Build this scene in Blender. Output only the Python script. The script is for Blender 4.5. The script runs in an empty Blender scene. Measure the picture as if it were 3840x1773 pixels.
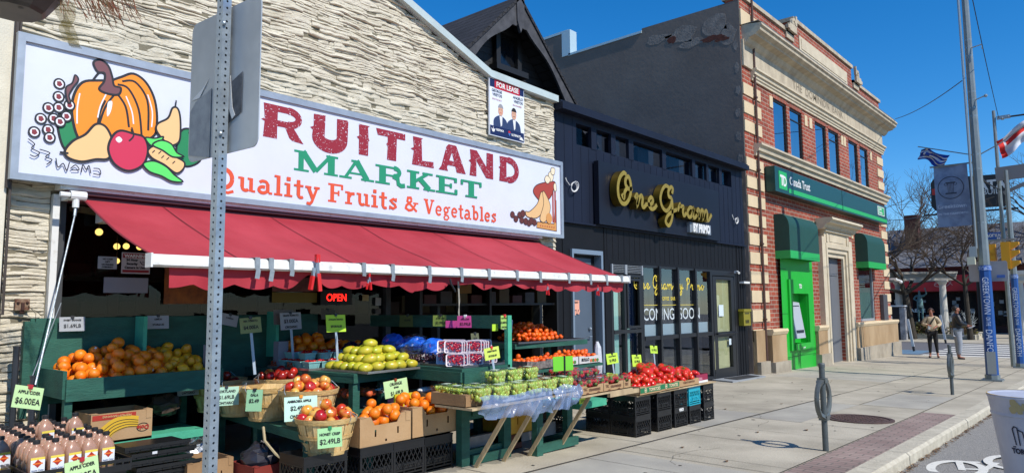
import bpy, math, random
from mathutils import Vector, Matrix
random.seed(7)
S = bpy.context.scene
COL = S.collection
R = math.radians
# ---------------------------------------------------------------- camera, sky, sun, exposure
cam_d = bpy.data.cameras.new("camera"); cam = bpy.data.objects.new("camera", cam_d); COL.objects.link(cam)
cam_d.sensor_width = 36; cam_d.sensor_fit = 'HORIZONTAL'; cam_d.lens = 24.94
cam_d.clip_start = 0.05; cam_d.clip_end = 600
rt = Vector((0.65953344, -0.75162505, -0.00868524)); dn = Vector((0.06733786, 0.07058757, -0.99523013)); fw = Vector((0.74865296, 0.6558027, 0.09716768))
m3 = Matrix((rt, -dn, -fw)).transposed()
cam.matrix_world = Matrix.Translation((0, 0, 1.44)) @ m3.to_4x4()
S.camera = cam
w = bpy.data.worlds.new("World"); S.world = w; w.use_nodes = True
nt = w.node_tree; bg = nt.nodes['Background']
sky = nt.nodes.new('ShaderNodeTexSky'); sky.sky_type = 'NISHITA'; sky.sun_disc = False
SUN_EL = R(44.2)
sky.sun_elevation = SUN_EL; sky.sun_rotation = R(184.5); sky.altitude = 300; sky.air_density = 1.0; sky.dust_density = 0; sky.ozone_density = 8
hsv = nt.nodes.new('ShaderNodeHueSaturation'); hsv.inputs['Saturation'].default_value = 1.25
nt.links.new(sky.outputs[0], hsv.inputs['Color']); nt.links.new(hsv.outputs[0], bg.inputs[0]); bg.inputs[1].default_value = 0.145
sun_d = bpy.data.lights.new("sun", 'SUN'); sun_d.energy = 4.6; sun_d.angle = R(0.53); sun_d.color = (1.0, 0.94, 0.85)
sun = bpy.data.objects.new("sun", sun_d); COL.objects.link(sun)
sd = Vector((-0.079 * math.cos(SUN_EL), -math.cos(SUN_EL), math.sin(SUN_EL)))
sun.rotation_euler = (sd).to_track_quat('Z', 'Y').to_euler(); sun.location = (-2, -12, 14)
S.view_settings.view_transform = 'Standard'; S.view_settings.look = 'None'; S.view_settings.exposure = 0.12; S.view_settings.gamma = 1
S.cycles.max_bounces = 6; S.cycles.transparent_max_bounces = 14; S.cycles.caustics_reflective = False; S.cycles.caustics_refractive = False
# ---------------------------------------------------------------- helpers
def g(x): return -0.02 * min(x, 33.0)
def lin(h):
    h = h.lstrip('#'); o = []
    for i in (0, 2, 4):
        c = int(h[i:i+2], 16) / 255; o.append(c / 12.92 if c <= .04045 else ((c + .055) / 1.055) ** 2.4)
    return tuple(o)
MC = {}
def mat(name, c, rough=.6, metal=0., var=.0, vs=6., bump=0., bs=40., spec=.5, emit=None, es=1., stretch=(1, 1, 1), c2=None, objvar=0., coat=0., trans=0., sss=0., thr=(.35, .65), detail=4.):
    """procedural surface: base colour broken up by noise (towards c2), bump, per-object variation"""
    if name in MC: return MC[name]
    if isinstance(c, str): c = lin(c)
    if isinstance(c2, str): c2 = lin(c2)
    m = bpy.data.materials.new(name); m.use_nodes = True; n = m.node_tree; p = n.nodes['Principled BSDF']; L = n.links.new
    p.inputs['Base Color'].default_value = (*c, 1); p.inputs['Roughness'].default_value = rough; p.inputs['Metallic'].default_value = metal
    p.inputs['Specular IOR Level'].default_value = spec
    if coat: p.inputs['Coat Weight'].default_value = coat; p.inputs['Coat Roughness'].default_value = .12
    if trans: p.inputs['Transmission Weight'].default_value = trans
    if sss: p.inputs['Subsurface Weight'].default_value = sss; p.inputs['Subsurface Radius'].default_value = (.03, .015, .008); p.inputs['Subsurface Scale'].default_value = .3
    tc = n.nodes.new('ShaderNodeTexCoord'); mp = n.nodes.new('ShaderNodeMapping'); mp.inputs['Scale'].default_value = stretch
    L(tc.outputs['Object'], mp.inputs['Vector'])
    out = None
    if var > 0 or c2:
        nz = n.nodes.new('ShaderNodeTexNoise'); nz.inputs['Scale'].default_value = vs; nz.inputs['Detail'].default_value = detail; nz.inputs['Roughness'].default_value = .6
        L(mp.outputs[0], nz.inputs['Vector'])
        rmp = n.nodes.new('ShaderNodeValToRGB')
        rmp.color_ramp.elements[0].position = thr[0]; rmp.color_ramp.elements[1].position = thr[1]
        if c2 is None:
            rmp.color_ramp.elements[0].color = (*[x * (1 - var) for x in c], 1); rmp.color_ramp.elements[1].color = (*[min(1, x * (1 + var)) for x in c], 1)
        else:
            rmp.color_ramp.elements[0].color = (*c, 1); rmp.color_ramp.elements[1].color = (*c2, 1)
        L(nz.outputs['Fac'], rmp.inputs[0]); out = rmp.outputs[0]
        L(out, p.inputs['Base Color'])
    if objvar:
        oi = n.nodes.new('ShaderNodeObjectInfo'); hs = n.nodes.new('ShaderNodeHueSaturation')
        mr = n.nodes.new('ShaderNodeMapRange'); mr.inputs['To Min'].default_value = 1 - objvar; mr.inputs['To Max'].default_value = 1 + objvar
        mh = n.nodes.new('ShaderNodeMapRange'); mh.inputs['To Min'].default_value = .5 - objvar * .06; mh.inputs['To Max'].default_value = .5 + objvar * .06
        L(oi.outputs['Random'], mr.inputs['Value']); L(oi.outputs['Random'], mh.inputs['Value']); L(mr.outputs[0], hs.inputs['Value']); L(mh.outputs[0], hs.inputs['Hue'])
        if out: L(out, hs.inputs['Color'])
        else: hs.inputs['Color'].default_value = (*c, 1)
        L(hs.outputs[0], p.inputs['Base Color'])
    if bump:
        bn = n.nodes.new('ShaderNodeTexNoise'); bn.inputs['Scale'].default_value = bs; bn.inputs['Detail'].default_value = 5
        L(mp.outputs[0], bn.inputs['Vector'])
        b = n.nodes.new('ShaderNodeBump'); b.inputs['Strength'].default_value = bump; b.inputs['Distance'].default_value = .02
        L(bn.outputs['Fac'], b.inputs['Height']); L(b.outputs[0], p.inputs['Normal'])
    if emit:
        if isinstance(emit, str): emit = lin(emit)
        p.inputs['Emission Color'].default_value = (*emit, 1); p.inputs['Emission Strength'].default_value = es
    MC[name] = m; return m
def glass(name, tint=(.9, .95, .95), refl=.12, rough=.0, mixcol=None):
    if name in MC: return MC[name]
    m = bpy.data.materials.new(name); m.use_nodes = True; n = m.node_tree; L = n.links.new
    for x in list(n.nodes):
        if x.type == 'BSDF_PRINCIPLED': n.nodes.remove(x)
    o = n.nodes['Material Output']; tr = n.nodes.new('ShaderNodeBsdfTransparent'); tr.inputs[0].default_value = (*tint, 1)
    gl = n.nodes.new('ShaderNodeBsdfGlossy'); gl.inputs['Roughness'].default_value = rough; gl.inputs[0].default_value = (.9, .95, 1, 1)
    fr = n.nodes.new('ShaderNodeLayerWeight'); fr.inputs[0].default_value = .5; pw = n.nodes.new('ShaderNodeMath'); pw.operation = 'POWER'; pw.inputs[1].default_value = 4.; L(fr.outputs['Facing'], pw.inputs[0])
    ad = n.nodes.new('ShaderNodeMath'); ad.operation = 'MULTIPLY_ADD'; ad.inputs[1].default_value = .7; ad.inputs[2].default_value = refl; ad.use_clamp = True
    L(pw.outputs[0], ad.inputs[0]); mx = n.nodes.new('ShaderNodeMixShader'); L(ad.outputs[0], mx.inputs[0]); L(tr.outputs[0], mx.inputs[1]); L(gl.outputs[0], mx.inputs[2]); L(mx.outputs[0], o.inputs[0])
    MC[name] = m; return m
def brickmat(name, c1, c2, mortar, bw=.24, bh=.085, ms=.012, rough=.85, bump=.5, vertical=False, flat=False):
    if name in MC: return MC[name]
    m = bpy.data.materials.new(name); m.use_nodes = True; n = m.node_tree; p = n.nodes['Principled BSDF']; L = n.links.new
    p.inputs['Roughness'].default_value = rough
    tc = n.nodes.new('ShaderNodeTexCoord'); sx = n.nodes.new('ShaderNodeSeparateXYZ'); cx = n.nodes.new('ShaderNodeCombineXYZ'); L(tc.outputs['Object'], sx.inputs[0])
    ad = n.nodes.new('ShaderNodeMath'); ad.operation = 'ADD'; L(sx.outputs[0], ad.inputs[0]); L(sx.outputs[1], ad.inputs[1])
    L(sx.outputs[1] if flat else ad.outputs[0], cx.inputs[1 if vertical else 0]); L(sx.outputs[0] if flat else sx.outputs[2], cx.inputs[0 if vertical else 1])
    b = n.nodes.new('ShaderNodeTexBrick'); L(cx.outputs[0], b.inputs['Vector']); b.inputs['Scale'].default_value = 1
    b.inputs['Color1'].default_value = (*lin(c1), 1); b.inputs['Color2'].default_value = (*lin(c2), 1); b.inputs['Mortar'].default_value = (*lin(mortar), 1)
    b.inputs['Mortar Size'].default_value = ms; b.inputs['Brick Width'].default_value = bw; b.inputs['Row Height'].default_value = bh; b.inputs['Bias'].default_value = -.1; b.inputs['Mortar Smooth'].default_value = .3
    nz = n.nodes.new('ShaderNodeTexNoise'); nz.inputs['Scale'].default_value = 1.3; nz.inputs['Detail'].default_value = 6; L(tc.outputs['Object'], nz.inputs['Vector'])
    mr = n.nodes.new('ShaderNodeMapRange'); mr.inputs['From Min'].default_value = .3; mr.inputs['From Max'].default_value = .7; mr.inputs['To Min'].default_value = .72; mr.inputs['To Max'].default_value = 1.18; L(nz.outputs['Fac'], mr.inputs[0])
    mu = n.nodes.new('ShaderNodeMix'); mu.data_type = 'RGBA'; mu.blend_type = 'MULTIPLY'; mu.inputs[0].default_value = 1; L(b.outputs['Color'], mu.inputs[6]); L(mr.outputs[0], mu.inputs[7]); L(mu.outputs[2], p.inputs['Base Color'])
    bp = n.nodes.new('ShaderNodeBump'); bp.inputs['Strength'].default_value = bump; bp.inputs['Distance'].default_value = .015; bp.invert = True; L(b.outputs['Fac'], bp.inputs['Height']); L(bp.outputs[0], p.inputs['Normal'])
    MC[name] = m; return m

class MB:
    def __init__(s): s.v = []; s.f = []; s.m = []
    def quad(s, *pts, mi=0):
        b = len(s.v); s.v += [tuple(p) for p in pts]; s.f.append(tuple(range(b, b + len(pts)))); s.m.append(mi); return s
    def box(s, x0, x1, y0, y1, z0, z1, mi=0):
        return s.obox(((x0+x1)/2, (y0+y1)/2, (z0+z1)/2), (abs(x1-x0), abs(y1-y0), abs(z1-z0)), None, mi)
    def obox(s, c, d, rot=None, mi=0, taper=1.):
        b = len(s.v)
        for k in (-.5, .5):
            t = 1. if k < 0 else taper
            for i, j in ((-.5, -.5), (.5, -.5), (.5, .5), (-.5, .5)):
                p = Vector((i * d[0] * t, j * d[1] * t, k * d[2]))
                if rot is not None: p = rot @ p
                s.v.append((c[0] + p.x, c[1] + p.y, c[2] + p.z))
        for q in ((3, 2, 1, 0), (4, 5, 6, 7), (0, 1, 5, 4), (1, 2, 6, 5), (2, 3, 7, 6), (3, 0, 4, 7)): s.f.append(tuple(b + i for i in q)); s.m.append(mi)
        return s
    def beam(s, a, b_, w, h, mi=0, up=(0, 0, 1)):
        a = Vector(a); b_ = Vector(b_); d = b_ - a; L = d.length; z = d.normalized(); x = Vector(up).cross(z)
        if x.length < 1e-4: x = Vector((1, 0, 0))
        x.normalize(); y = z.cross(x); rot = Matrix((x, y, z)).transposed()
        return s.obox((a + b_) / 2, (w, h, L), rot, mi)
    def tube(s, pts, r, seg=8, mi=0, cap=True):
        pts = [Vector(p) for p in pts]; n = len(pts); rs = r if isinstance(r, (list, tuple)) else [r] * n; b = len(s.v); px = None
        for i, p in enumerate(pts):
            d = (pts[min(i+1, n-1)] - pts[max(i-1, 0)])
            if d.length < 1e-9: d = Vector((0, 0, 1))
            d.normalize()
            if px is None: px = d.cross(Vector((0.1, .2, 1)) if abs(d.z) < .95 else Vector((0, 1, 0.1)))
            px = (px - d * px.dot(d)).normalized(); y = d.cross(px)
            for k in range(seg):
                a = 2 * math.pi * k / seg; q = p + (px * math.cos(a) + y * math.sin(a)) * rs[i]; s.v.append(tuple(q))
        for i in range(n - 1):
            for k in range(seg):
                a = b + i * seg + k; c = b + i * seg + (k + 1) % seg; s.f.append((a, c, c + seg, a + seg)); s.m.append(mi)
        if cap:
            s.f.append(tuple(b + k for k in reversed(range(seg)))); s.m.append(mi); s.f.append(tuple(b + (n-1) * seg + k for k in range(seg))); s.m.append(mi)
        return s
    def lathe(s, prof, c=(0, 0, 0), seg=16, mi=0, ry=1., wob=None):
        b = len(s.v)
        for r_, z in prof:
            for k in range(seg):
                a = 2 * math.pi * k / seg; q = r_ * (1 if wob is None else wob(k, z)); s.v.append((c[0] + q * math.cos(a), c[1] + q * math.sin(a) * ry, c[2] + z))
        for i in range(len(prof) - 1):
            for k in range(seg):
                a = b + i * seg + k; d = b + i * seg + (k + 1) % seg; s.f.append((a, d, d + seg, a + seg)); s.m.append(mi)
        return s
    def sphere(s, c, r, seg=8, ring=6, mi=0, sc=(1, 1, 1)):
        prof = [(max(.0005, math.sin(math.pi * i / ring)), -math.cos(math.pi * i / ring)) for i in range(ring + 1)]
        b = len(s.v)
        for q, z in prof:
            for k in range(seg):
                a = 2 * math.pi * k / seg; s.v.append((c[0] + r * sc[0] * q * math.cos(a), c[1] + r * sc[1] * q * math.sin(a), c[2] + r * sc[2] * z))
        for i in range(ring):
            for k in range(seg):
                a = b + i * seg + k; d = b + i * seg + (k + 1) % seg; s.f.append((a, d, d + seg, a + seg)); s.m.append(mi)
        return s
    def prism(s, poly, fn, t0, t1, mi=0, mis=None):
        """poly of (u,v); fn(u,v,t)->xyz; solid between t0 and t1"""
        n = len(poly); b = len(s.v)
        for t in (t0, t1):
            for u, v in poly: s.v.append(tuple(fn(u, v, t)))
        s.f.append(tuple(b + i for i in range(n))); s.m.append(mi); s.f.append(tuple(b + n + i for i in reversed(range(n)))); s.m.append(mi)
        for i in range(n):
            j = (i + 1) % n; s.f.append((b + i, b + n + i, b + n + j, b + j)); s.m.append(mi if mis is None else mis)
        return s
    def add(s, o, M=None, off=None, mi=None):
        b = len(s.v)
        if M is not None: s.v += [tuple(M @ Vector(p)) for p in o.v]
        elif off is not None: s.v += [(p[0] + off[0], p[1] + off[1], p[2] + off[2]) for p in o.v]
        else: s.v += o.v
        s.f += [tuple(b + i for i in q) for q in o.f]; s.m += (o.m if mi is None else [mi] * len(o.m)); return s
    def mesh(s, name, mats, smooth=False, off=(0, 0, 0)):
        me = bpy.data.meshes.new(name); me.from_pydata([(a - off[0], b - off[1], c - off[2]) for a, b, c in s.v], [], s.f)
        for m in (mats if isinstance(mats, (list, tuple)) else [mats]): me.materials.append(m)
        me.polygons.foreach_set('material_index', s.m)
        if smooth: me.polygons.foreach_set('use_smooth', [True] * len(s.f))
        me.update(); return me
def thing(name, label, cat, loc=(0, 0, 0), group=None, rz=0, kind=None):
    o = bpy.data.objects.new(name, None); COL.objects.link(o); o.location = loc; o.rotation_euler = (0, 0, rz); o.empty_display_size = .1
    tag(o, label, cat, group, kind); return o
def tag(o, label=None, cat=None, group=None, kind=None):
    if label: o['label'] = label
    if cat: o['category'] = cat
    if group: o['group'] = group
    if kind: o['kind'] = kind
    return o
def part(name, mb, mats, parent, smooth=False, local=False, label=None):
    """part in world coordinates (or in the parent's frame when local)"""
    off = (0, 0, 0)
    if not local:
        q = parent
        off = Vector((0, 0, 0))
        while q is not None: off += q.location; q = q.parent
    o = bpy.data.objects.new(name, mb.mesh(name, mats, smooth, off)); COL.objects.link(o); o.parent = parent
    if label: o['label'] = label
    return o
def split(name, mb, mats, parent, smooth=False, **k):
    """one part per loose piece of mb"""
    p = list(range(len(mb.v)))
    def f(i):
        while p[i] != i: p[i] = p[p[i]]; i = p[i]
        return i
    for q in mb.f:
        for a in q[1:]: p[f(a)] = f(q[0])
    G = {}
    for q, m in zip(mb.f, mb.m): G.setdefault(f(q[0]), []).append((q, m))
    for L_ in G.values():
        b = MB(); ids = {}
        for q, m in L_:
            for a in q:
                if a not in ids: ids[a] = len(b.v); b.v.append(mb.v[a])
            b.f.append(tuple(ids[a] for a in q)); b.m.append(m)
        o = part(name, b, mats, parent, smooth, **k)
    return o
def solo(name, mb, mats, label, cat, group=None, kind=None, smooth=False, struct=False):
    xs = [p[0] for p in mb.v]; ys = [p[1] for p in mb.v]; zs = [p[2] for p in mb.v]
    loc = (0, 0, 0) if struct else ((min(xs) + max(xs)) / 2, (min(ys) + max(ys)) / 2, min(zs))
    o = bpy.data.objects.new(name, mb.mesh(name, mats, smooth, loc)); COL.objects.link(o); o.location = loc
    if struct: o['kind'] = 'structure'
    else: tag(o, label, cat, group, kind)
    return o
def copy_tree(o, parent=None):
    c = o.copy(); COL.objects.link(c); c.parent = parent
    for ch in list(o.children): copy_tree(ch, c)
    return c
def inst(name, me, loc, label, cat, group, rot=(0, 0, 0), sc=1.):
    o = bpy.data.objects.new(name, me); COL.objects.link(o); o.location = loc; o.rotation_euler = rot; o.scale = (sc, sc, sc) if not isinstance(sc, tuple) else sc
    tag(o, label, cat, group); return o
_tc = {}
def text(s_, size=1., bold=0., depth=0., xs=1., align='LEFT', space=1.):
    """built-in font -> MB in the local XY plane"""
    key = (s_, size, bold, depth, xs, align, space)
    if key not in _tc:
        cu = bpy.data.curves.new('t', 'FONT'); cu.body = s_; cu.size = size; cu.offset = bold; cu.extrude = depth; cu.align_x = align; cu.space_character = space; cu.resolution_u = 3
        o = bpy.data.objects.new('t', cu); COL.objects.link(o); dg = bpy.context.evaluated_depsgraph_get(); dg.update(); e = o.evaluated_get(dg); me = e.to_mesh()
        b = MB(); b.v = [(v.co.x * xs, v.co.y, v.co.z) for v in me.vertices]; b.f = [tuple(p.vertices) for p in me.polygons]; b.m = [0] * len(b.f)
        e.to_mesh_clear(); bpy.data.objects.remove(o); bpy.data.curves.remove(cu); _tc[key] = b
    return _tc[key]
def frame(o, x, n):
    """matrix: local x -> x, local z -> n (normal), y = n cross x"""
    x = Vector(x).normalized(); n = Vector(n).normalized(); y = n.cross(x).normalized()
    M = Matrix((x, y, n)).transposed().to_4x4(); M.translation = Vector(o); return M
FRONT = lambda x, y, z: frame((x, y, z), (1, 0, 0), (0, -1, 0))     # plane facing the street
# ---- stroke lettering
class Strokes:
    def __init__(s, M, depth=0.): s.M = M; s.mb = MB(); s.k = 0; s.depth = depth
    def poly(s, pts, mi=0):
        s.k += 1; z = s.k * .00025; b = len(s.mb.v)
        if s.depth: s.mb.prism(pts, lambda u, v, t: s.M @ Vector((u, v, t)), z + s.depth, 0, mi=mi, mis=mi + (1 if s.depth < 0 else 0))
        else:
            s.mb.v += [tuple(s.M @ Vector((u, v, z))) for u, v in pts]; s.mb.f.append(tuple(range(b, b + len(pts)))); s.mb.m.append(mi)
    def line(s, pts, w_, mi=0, closed=False):
        """ribbon along pts with mitred joints"""
        n = len(pts); P = [Vector(p) for p in pts]; s.k += 1; z = s.k * .00025; L = []; Rr = []
        for i in range(n):
            if closed: a = P[(i-1) % n]; c = P[(i+1) % n]
            else: a = P[max(i-1, 0)]; c = P[min(i+1, n-1)]
            d1 = (P[i] - a); d2 = (c - P[i])
            if d1.length < 1e-9: d1 = d2
            if d2.length < 1e-9: d2 = d1
            d1 = d1.normalized(); d2 = d2.normalized(); t = (d1 + d2)
            if t.length < 1e-6: t = d1
            t.normalize(); nn = Vector((-t.y, t.x)); ww = w_[i] if isinstance(w_, (list, tuple)) else w_
            k = ww / 2 / max(.5, nn.dot(Vector((-d1.y, d1.x)))); L.append(P[i] + nn * k); Rr.append(P[i] - nn * k)
        b = len(s.mb.v); T = [z + s.depth] if not s.depth else [z + s.depth, 0.]
        for t in T:
            s.mb.v += [tuple(s.M @ Vector((p.x, p.y, t))) for p in L] + [tuple(s.M @ Vector((p.x, p.y, t))) for p in Rr]
        m = n if closed else n - 1
        for i in range(m):
            j = (i + 1) % n; s.mb.f.append((b + i, b + n + i, b + n + j, b + j)); s.mb.m.append(mi)
            if s.depth:
                o = 2 * n; s.mb.f.append((b + i, b + j, b + j + o, b + i + o)); s.mb.m.append(mi + 1); s.mb.f.append((b + n + j, b + n + i, b + n + i + o, b + n + j + o)); s.mb.m.append(mi + 1)
        if s.depth and not closed:
            o = 2 * n
            for i in (0, n - 1): s.mb.f.append((b + i, b + n + i, b + n + i + o, b + i + o)); s.mb.m.append(mi + 1)
def arc(cx, cy, rx, ry, a0, a1, n=10): return [(cx + rx * math.cos(R(a0 + (a1 - a0) * i / n)), cy + ry * math.sin(R(a0 + (a1 - a0) * i / n))) for i in range(n + 1)]
def smooth_pts(p, n=5, closed=False):
    """Catmull-Rom through control points"""
    o = []; N = len(p); rng = range(N if closed else N - 1)
    for i in rng:
        if closed: a, b, c, d = p[(i-1) % N], p[i], p[(i+1) % N], p[(i+2) % N]
        else: a, b, c, d = p[max(i-1, 0)], p[i], p[i+1], p[min(i+2, N-1)]
        for k in range(n):
            t = k / n; o.append(tuple(.5 * (2*b[q] + (c[q]-a[q])*t + (2*a[q]-5*b[q]+4*c[q]-d[q])*t*t + (3*b[q]-a[q]-3*c[q]+d[q])*t**3) for q in (0, 1)))
    if not closed: o.append(tuple(p[-1]))
    return o
def rect(x0, y0, x1, y1): return [(x0, y0), (x1, y0), (x1, y1), (x0, y1)]
# slab lettering: unit cap height 1; every glyph = (advance, [polygons], [(polyline, width)])
W_ = .2; SH = .11
def SB(x0, x1, y): return rect(x0, y, x1, y + SH)
GL = {
 'M': (1.28, [SB(.0, .42, 0), SB(.86, 1.28, 0), SB(0, .36, 1-SH), SB(.92, 1.28, 1-SH), rect(.12, .02, .27, .98), rect(.97, .02, 1.18, .98)], [([(.24, .97), (.62, .1)], .22), ([(1.05, .97), (.62, .1)], .13)]),
 'A': (1.06, [SB(-.03, .36, 0), SB(.66, 1.09, 0), rect(.3, .26, .78, .36), SB(.34, .62, 1-SH)], [([(.16, .05), (.5, .97)], .12), ([(.5, .97), (.86, .05)], .23)]),
 'R': (1.04, [SB(0, .5, 0), SB(0, .4, 1-SH), rect(.13, .02, .36, .98), rect(.3, .46, .66, .56), rect(.3, 1-SH, .66, 1)], [(arc(.64, .73, .2, .22, 90, -90), .17), ([(.6, .5), (.78, .38), (.8, .12), (.9, .03), (1.04, .08)], .16)]),
 'K': (1.04, [SB(0, .46, 0), SB(0, .46, 1-SH), rect(.12, .02, .34, .98), SB(.58, .98, 1-SH), SB(.62, 1.08, 0)], [([(.3, .42), (.78, .95)], .12), ([(.48, .6), (.86, .06)], .21)]),
 'E': (.93, [SB(0, .86, 0), SB(0, .84, 1-SH), rect(.12, .02, .35, .98), rect(.3, .45, .62, .55), rect(.56, .36, .65, .64), rect(.76, .02, .88, .32), rect(.74, .72, .86, .98)], []),
 'T': (.94, [SB(.22, .74, 0), rect(.36, .02, .6, .98), SB(.02, .94, 1-SH), rect(.02, .7, .12, .98), rect(.84, .7, .94, .98)], []),
 'Q': (.98, [], [(arc(.46, .5, .33, .42, 0, 360, 24), .2), ([(.28, .0), (.42, -.12), (.62, -.16), (.86, -.06)], .13), ([(.36, .06), (.3, -.04)], .12)]),
 'u': (.78, [rect(.1, .2, .27, .68), rect(.5, .02, .67, .68), SB(0, .2, .68-.1), SB(.42, .6, .68-.1), SB(.6, .78, 0)], [(arc(.33, .2, .145, .14, 180, 330, 8), .15)]),
 'a': (.72, [rect(.42, .06, .59, .5), SB(.55, .72, 0)], [(arc(.3, .46, .2, .16, 0, 150, 8), .14), (arc(.28, .19, .19, .15, 60, 330, 12), .15)]),
 'l': (.42, [SB(.02, .42, 0), rect(.13, .02, .31, 1.0), SB(.02, .2, 1-.1)], []),
 'i': (.42, [SB(.02, .42, 0), rect(.13, .02, .31, .68), SB(.02, .2, .58), rect(.12, .8, .32, 1.0)], []),
 't': (.5, [rect(.14, .14, .32, .92), SB(0, .48, .58)], [(arc(.36, .16, .13, .12, 180, 320, 6), .14)]),
 'y': (.76, [SB(0, .32, .58), SB(.46, .76, .58)], [([(.16, .64), (.4, .06)], .18), ([(.62, .64), (.36, -.1), (.26, -.22), (.08, -.2)], .14)]),
 'F': (.86, [SB(0, .46, 0), SB(0, .8, 1-SH), rect(.12, .02, .33, .98), rect(.3, .46, .58, .56), rect(.52, .37, .62, .65), rect(.7, .7, .82, .98)], []),
 'r': (.58, [SB(.0, .4, 0), rect(.12, .02, .29, .68), SB(0, .2, .58)], [([(.26, .42), (.34, .58), (.54, .6)], .15)]),
 's': (.6, [rect(.44, .46, .53, .68), rect(.05, 0, .14, .22)], [([(.5, .52), (.3, .61), (.14, .5), (.28, .37), (.42, .29), (.47, .17), (.3, .06), (.1, .14)], .13)]),
 '&': (.96, [SB(.62, .96, .52)], [([(.86, .04), (.24, .66), (.28, .88), (.46, .9), (.52, .76)], .15), ([(.54, .74), (.4, .58)], .14), ([(.38, .56), (.18, .38), (.14, .2), (.34, .07), (.56, .14)], .15), ([(.54, .12), (.78, .52)], .13)]),
 'V': (.96, [SB(-.02, .38, 1-SH), SB(.6, .96, 1-SH)], [([(.18, .95), (.48, .06)], .22), ([(.78, .95), (.48, .06)], .14)]),
 'e': (.66, [rect(.12, .3, .56, .4)], [(arc(.33, .34, .23, .27, 10, 320, 18), .15)]),
 'g': (.7, [SB(.5, .7, .58)], [(arc(.3, .44, .18, .17, 0, 360, 16), .14), ([(.22, .26), (.16, .16), (.46, .08), (.56, -.05), (.4, -.2), (.16, -.18), (.1, -.04), (.24, .08)], .11)]),
 'b': (.74, [rect(.12, .04, .29, 1.0), SB(0, .2, 1-.1)], [(arc(.4, .33, .2, .26, 150, -150, 14), .15)]),
 ' ': (.42, [], []),
}
def slab(st, s_, x0, x1, y, h, mi=0):
    tot = sum(GL[c][0] + .07 for c in s_) - .07; k = (x1 - x0) / tot; x = x0
    for c in s_:
        adv, pl, ln = GL[c]
        for p in pl: st.poly([(x + u * k, y + v * h) for u, v in p], mi)
        for p, wd in ln: st.line([(x + u * k, y + v * h) for u, v in p], wd * (h + k) / 2, mi)
        x += (adv + .07) * k
# ---------------------------------------------------------------- materials
M_conc = mat('pavement_concrete', '#918a7a', .92, vs=1.1, bump=.35, bs=45, c2='#bab29f', detail=15, thr=(.26, .68))
M_conc2 = mat('kerb_concrete', '#a9a290', .9, vs=7, bump=.5, bs=30, c2='#c0b9a6', detail=8)
M_joint = mat('joint_dark', '#4a463f', .95)
M_asph = mat('asphalt', '#767471', .92, c2='#a8a49b', vs=90, bump=.7, bs=160, thr=(.42, .6), detail=3)
M_white_paint = mat('road_paint', '#d6d4ca', .8, c2='#a09e97', vs=25, thr=(.55, .8), bump=.3, bs=90)
M_pavers = brickmat('paving_bricks', '#8e7870', '#9a877e', '#6a645c', bw=.2, bh=.1, ms=.008, bump=.3, flat=True)
M_stone = mat('stone_veneer', '#b5ab96', .92, c2='#e0d9c6', vs=2.6, bump=.8, bs=30, stretch=(1, 1, 4.5), detail=10, thr=(.3, .7))
M_stucco = mat('cream_stucco', '#d3cdbb', .9, var=.08, vs=3, bump=.3, bs=90)
M_trim = mat('pale_blue_trim', '#aebcbc', .55, var=.06, vs=4)
M_alu = mat('aluminium', '#9aa3ad', .42, metal=.35, var=.08, vs=8)
M_sign = mat('sign_white', '#cdd2e0', .5, var=.02, vs=3)
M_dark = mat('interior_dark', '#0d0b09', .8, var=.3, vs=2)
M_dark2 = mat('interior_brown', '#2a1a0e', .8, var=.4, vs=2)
M_black = mat('matte_black', '#101012', .55)
M_maroon = mat('maroon_metal', '#4c2028', .5, var=.12, vs=5)
M_wht = mat('white_enamel', '#d9dad8', .45, var=.05, vs=9)
M_wht_dirty = mat('weathered_white', '#d6d7d4', .5, c2='#b5b2aa', vs=14, thr=(.55, .75))
M_green = mat('green_board', '#1d4a3e', .75, c2='#2a6252', vs=5, bump=.25, bs=30, stretch=(1, 1, 3), thr=(.3, .75), detail=8)
M_green_lit = mat('sunlit_green_board', '#3c9c7c', .75, c2='#4fae8e', vs=6, bump=.2, bs=30, thr=(.3, .75))  # brighter copy of the board green, sunlight put into the colour
M_galv = mat('galvanised_steel', '#8b96a0', .38, metal=.55, c2='#a8b3ba', vs=22, thr=(.3, .7), bump=.08, bs=60)
M_pole = mat('grey_pole', '#7d8688', .45, metal=.3, var=.1, vs=5)
M_red_fabric = mat('red_awning_fabric', '#931a28', .9, c2='#b23a46', vs=1.3, bump=.15, bs=12, thr=(.3, .8), detail=14, stretch=(1, .45, 1))
M_wood = mat('raw_timber', '#a08c6c', .8, c2='#c0aa84', vs=6, stretch=(1, 1, .25), bump=.25, bs=30)
M_bushel = mat('basket_veneer', '#c8a468', .75, c2='#dec28c', vs=7, stretch=(3, 3, .4), bump=.3, bs=24, detail=6)
M_bushel_d = mat('basket_hoop', '#bb9458', .75, c2='#d4b57c', vs=9, stretch=(1, 1, 3), bump=.3, bs=24)
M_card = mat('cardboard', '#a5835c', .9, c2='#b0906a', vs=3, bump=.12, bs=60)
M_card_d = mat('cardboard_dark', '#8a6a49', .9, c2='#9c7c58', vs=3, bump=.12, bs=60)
M_crate = mat('black_plastic', '#16171a', .36, var=.15, vs=9)
M_teal = mat('teal_plastic', '#1b9db0', .4, var=.06, vs=9)
M_clear = glass('clear_plastic', (.97, .98, .98), .05, .1)
M_film = glass('plastic_film', (.86, .9, .96), .14, .25)
M_ink = mat('black_ink', '#18191c', .6)
M_lime = mat('lime_card', '#b4dc3a', .7, var=.03, vs=4)
M_palegreen = mat('pale_green_card', '#b9d79a', .7, var=.03, vs=4)
M_pink = mat('pink_card', '#dd4f9a', .7)
M_whitecard = mat('white_card', '#c9cdd2', .7, var=.03, vs=4)
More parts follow.
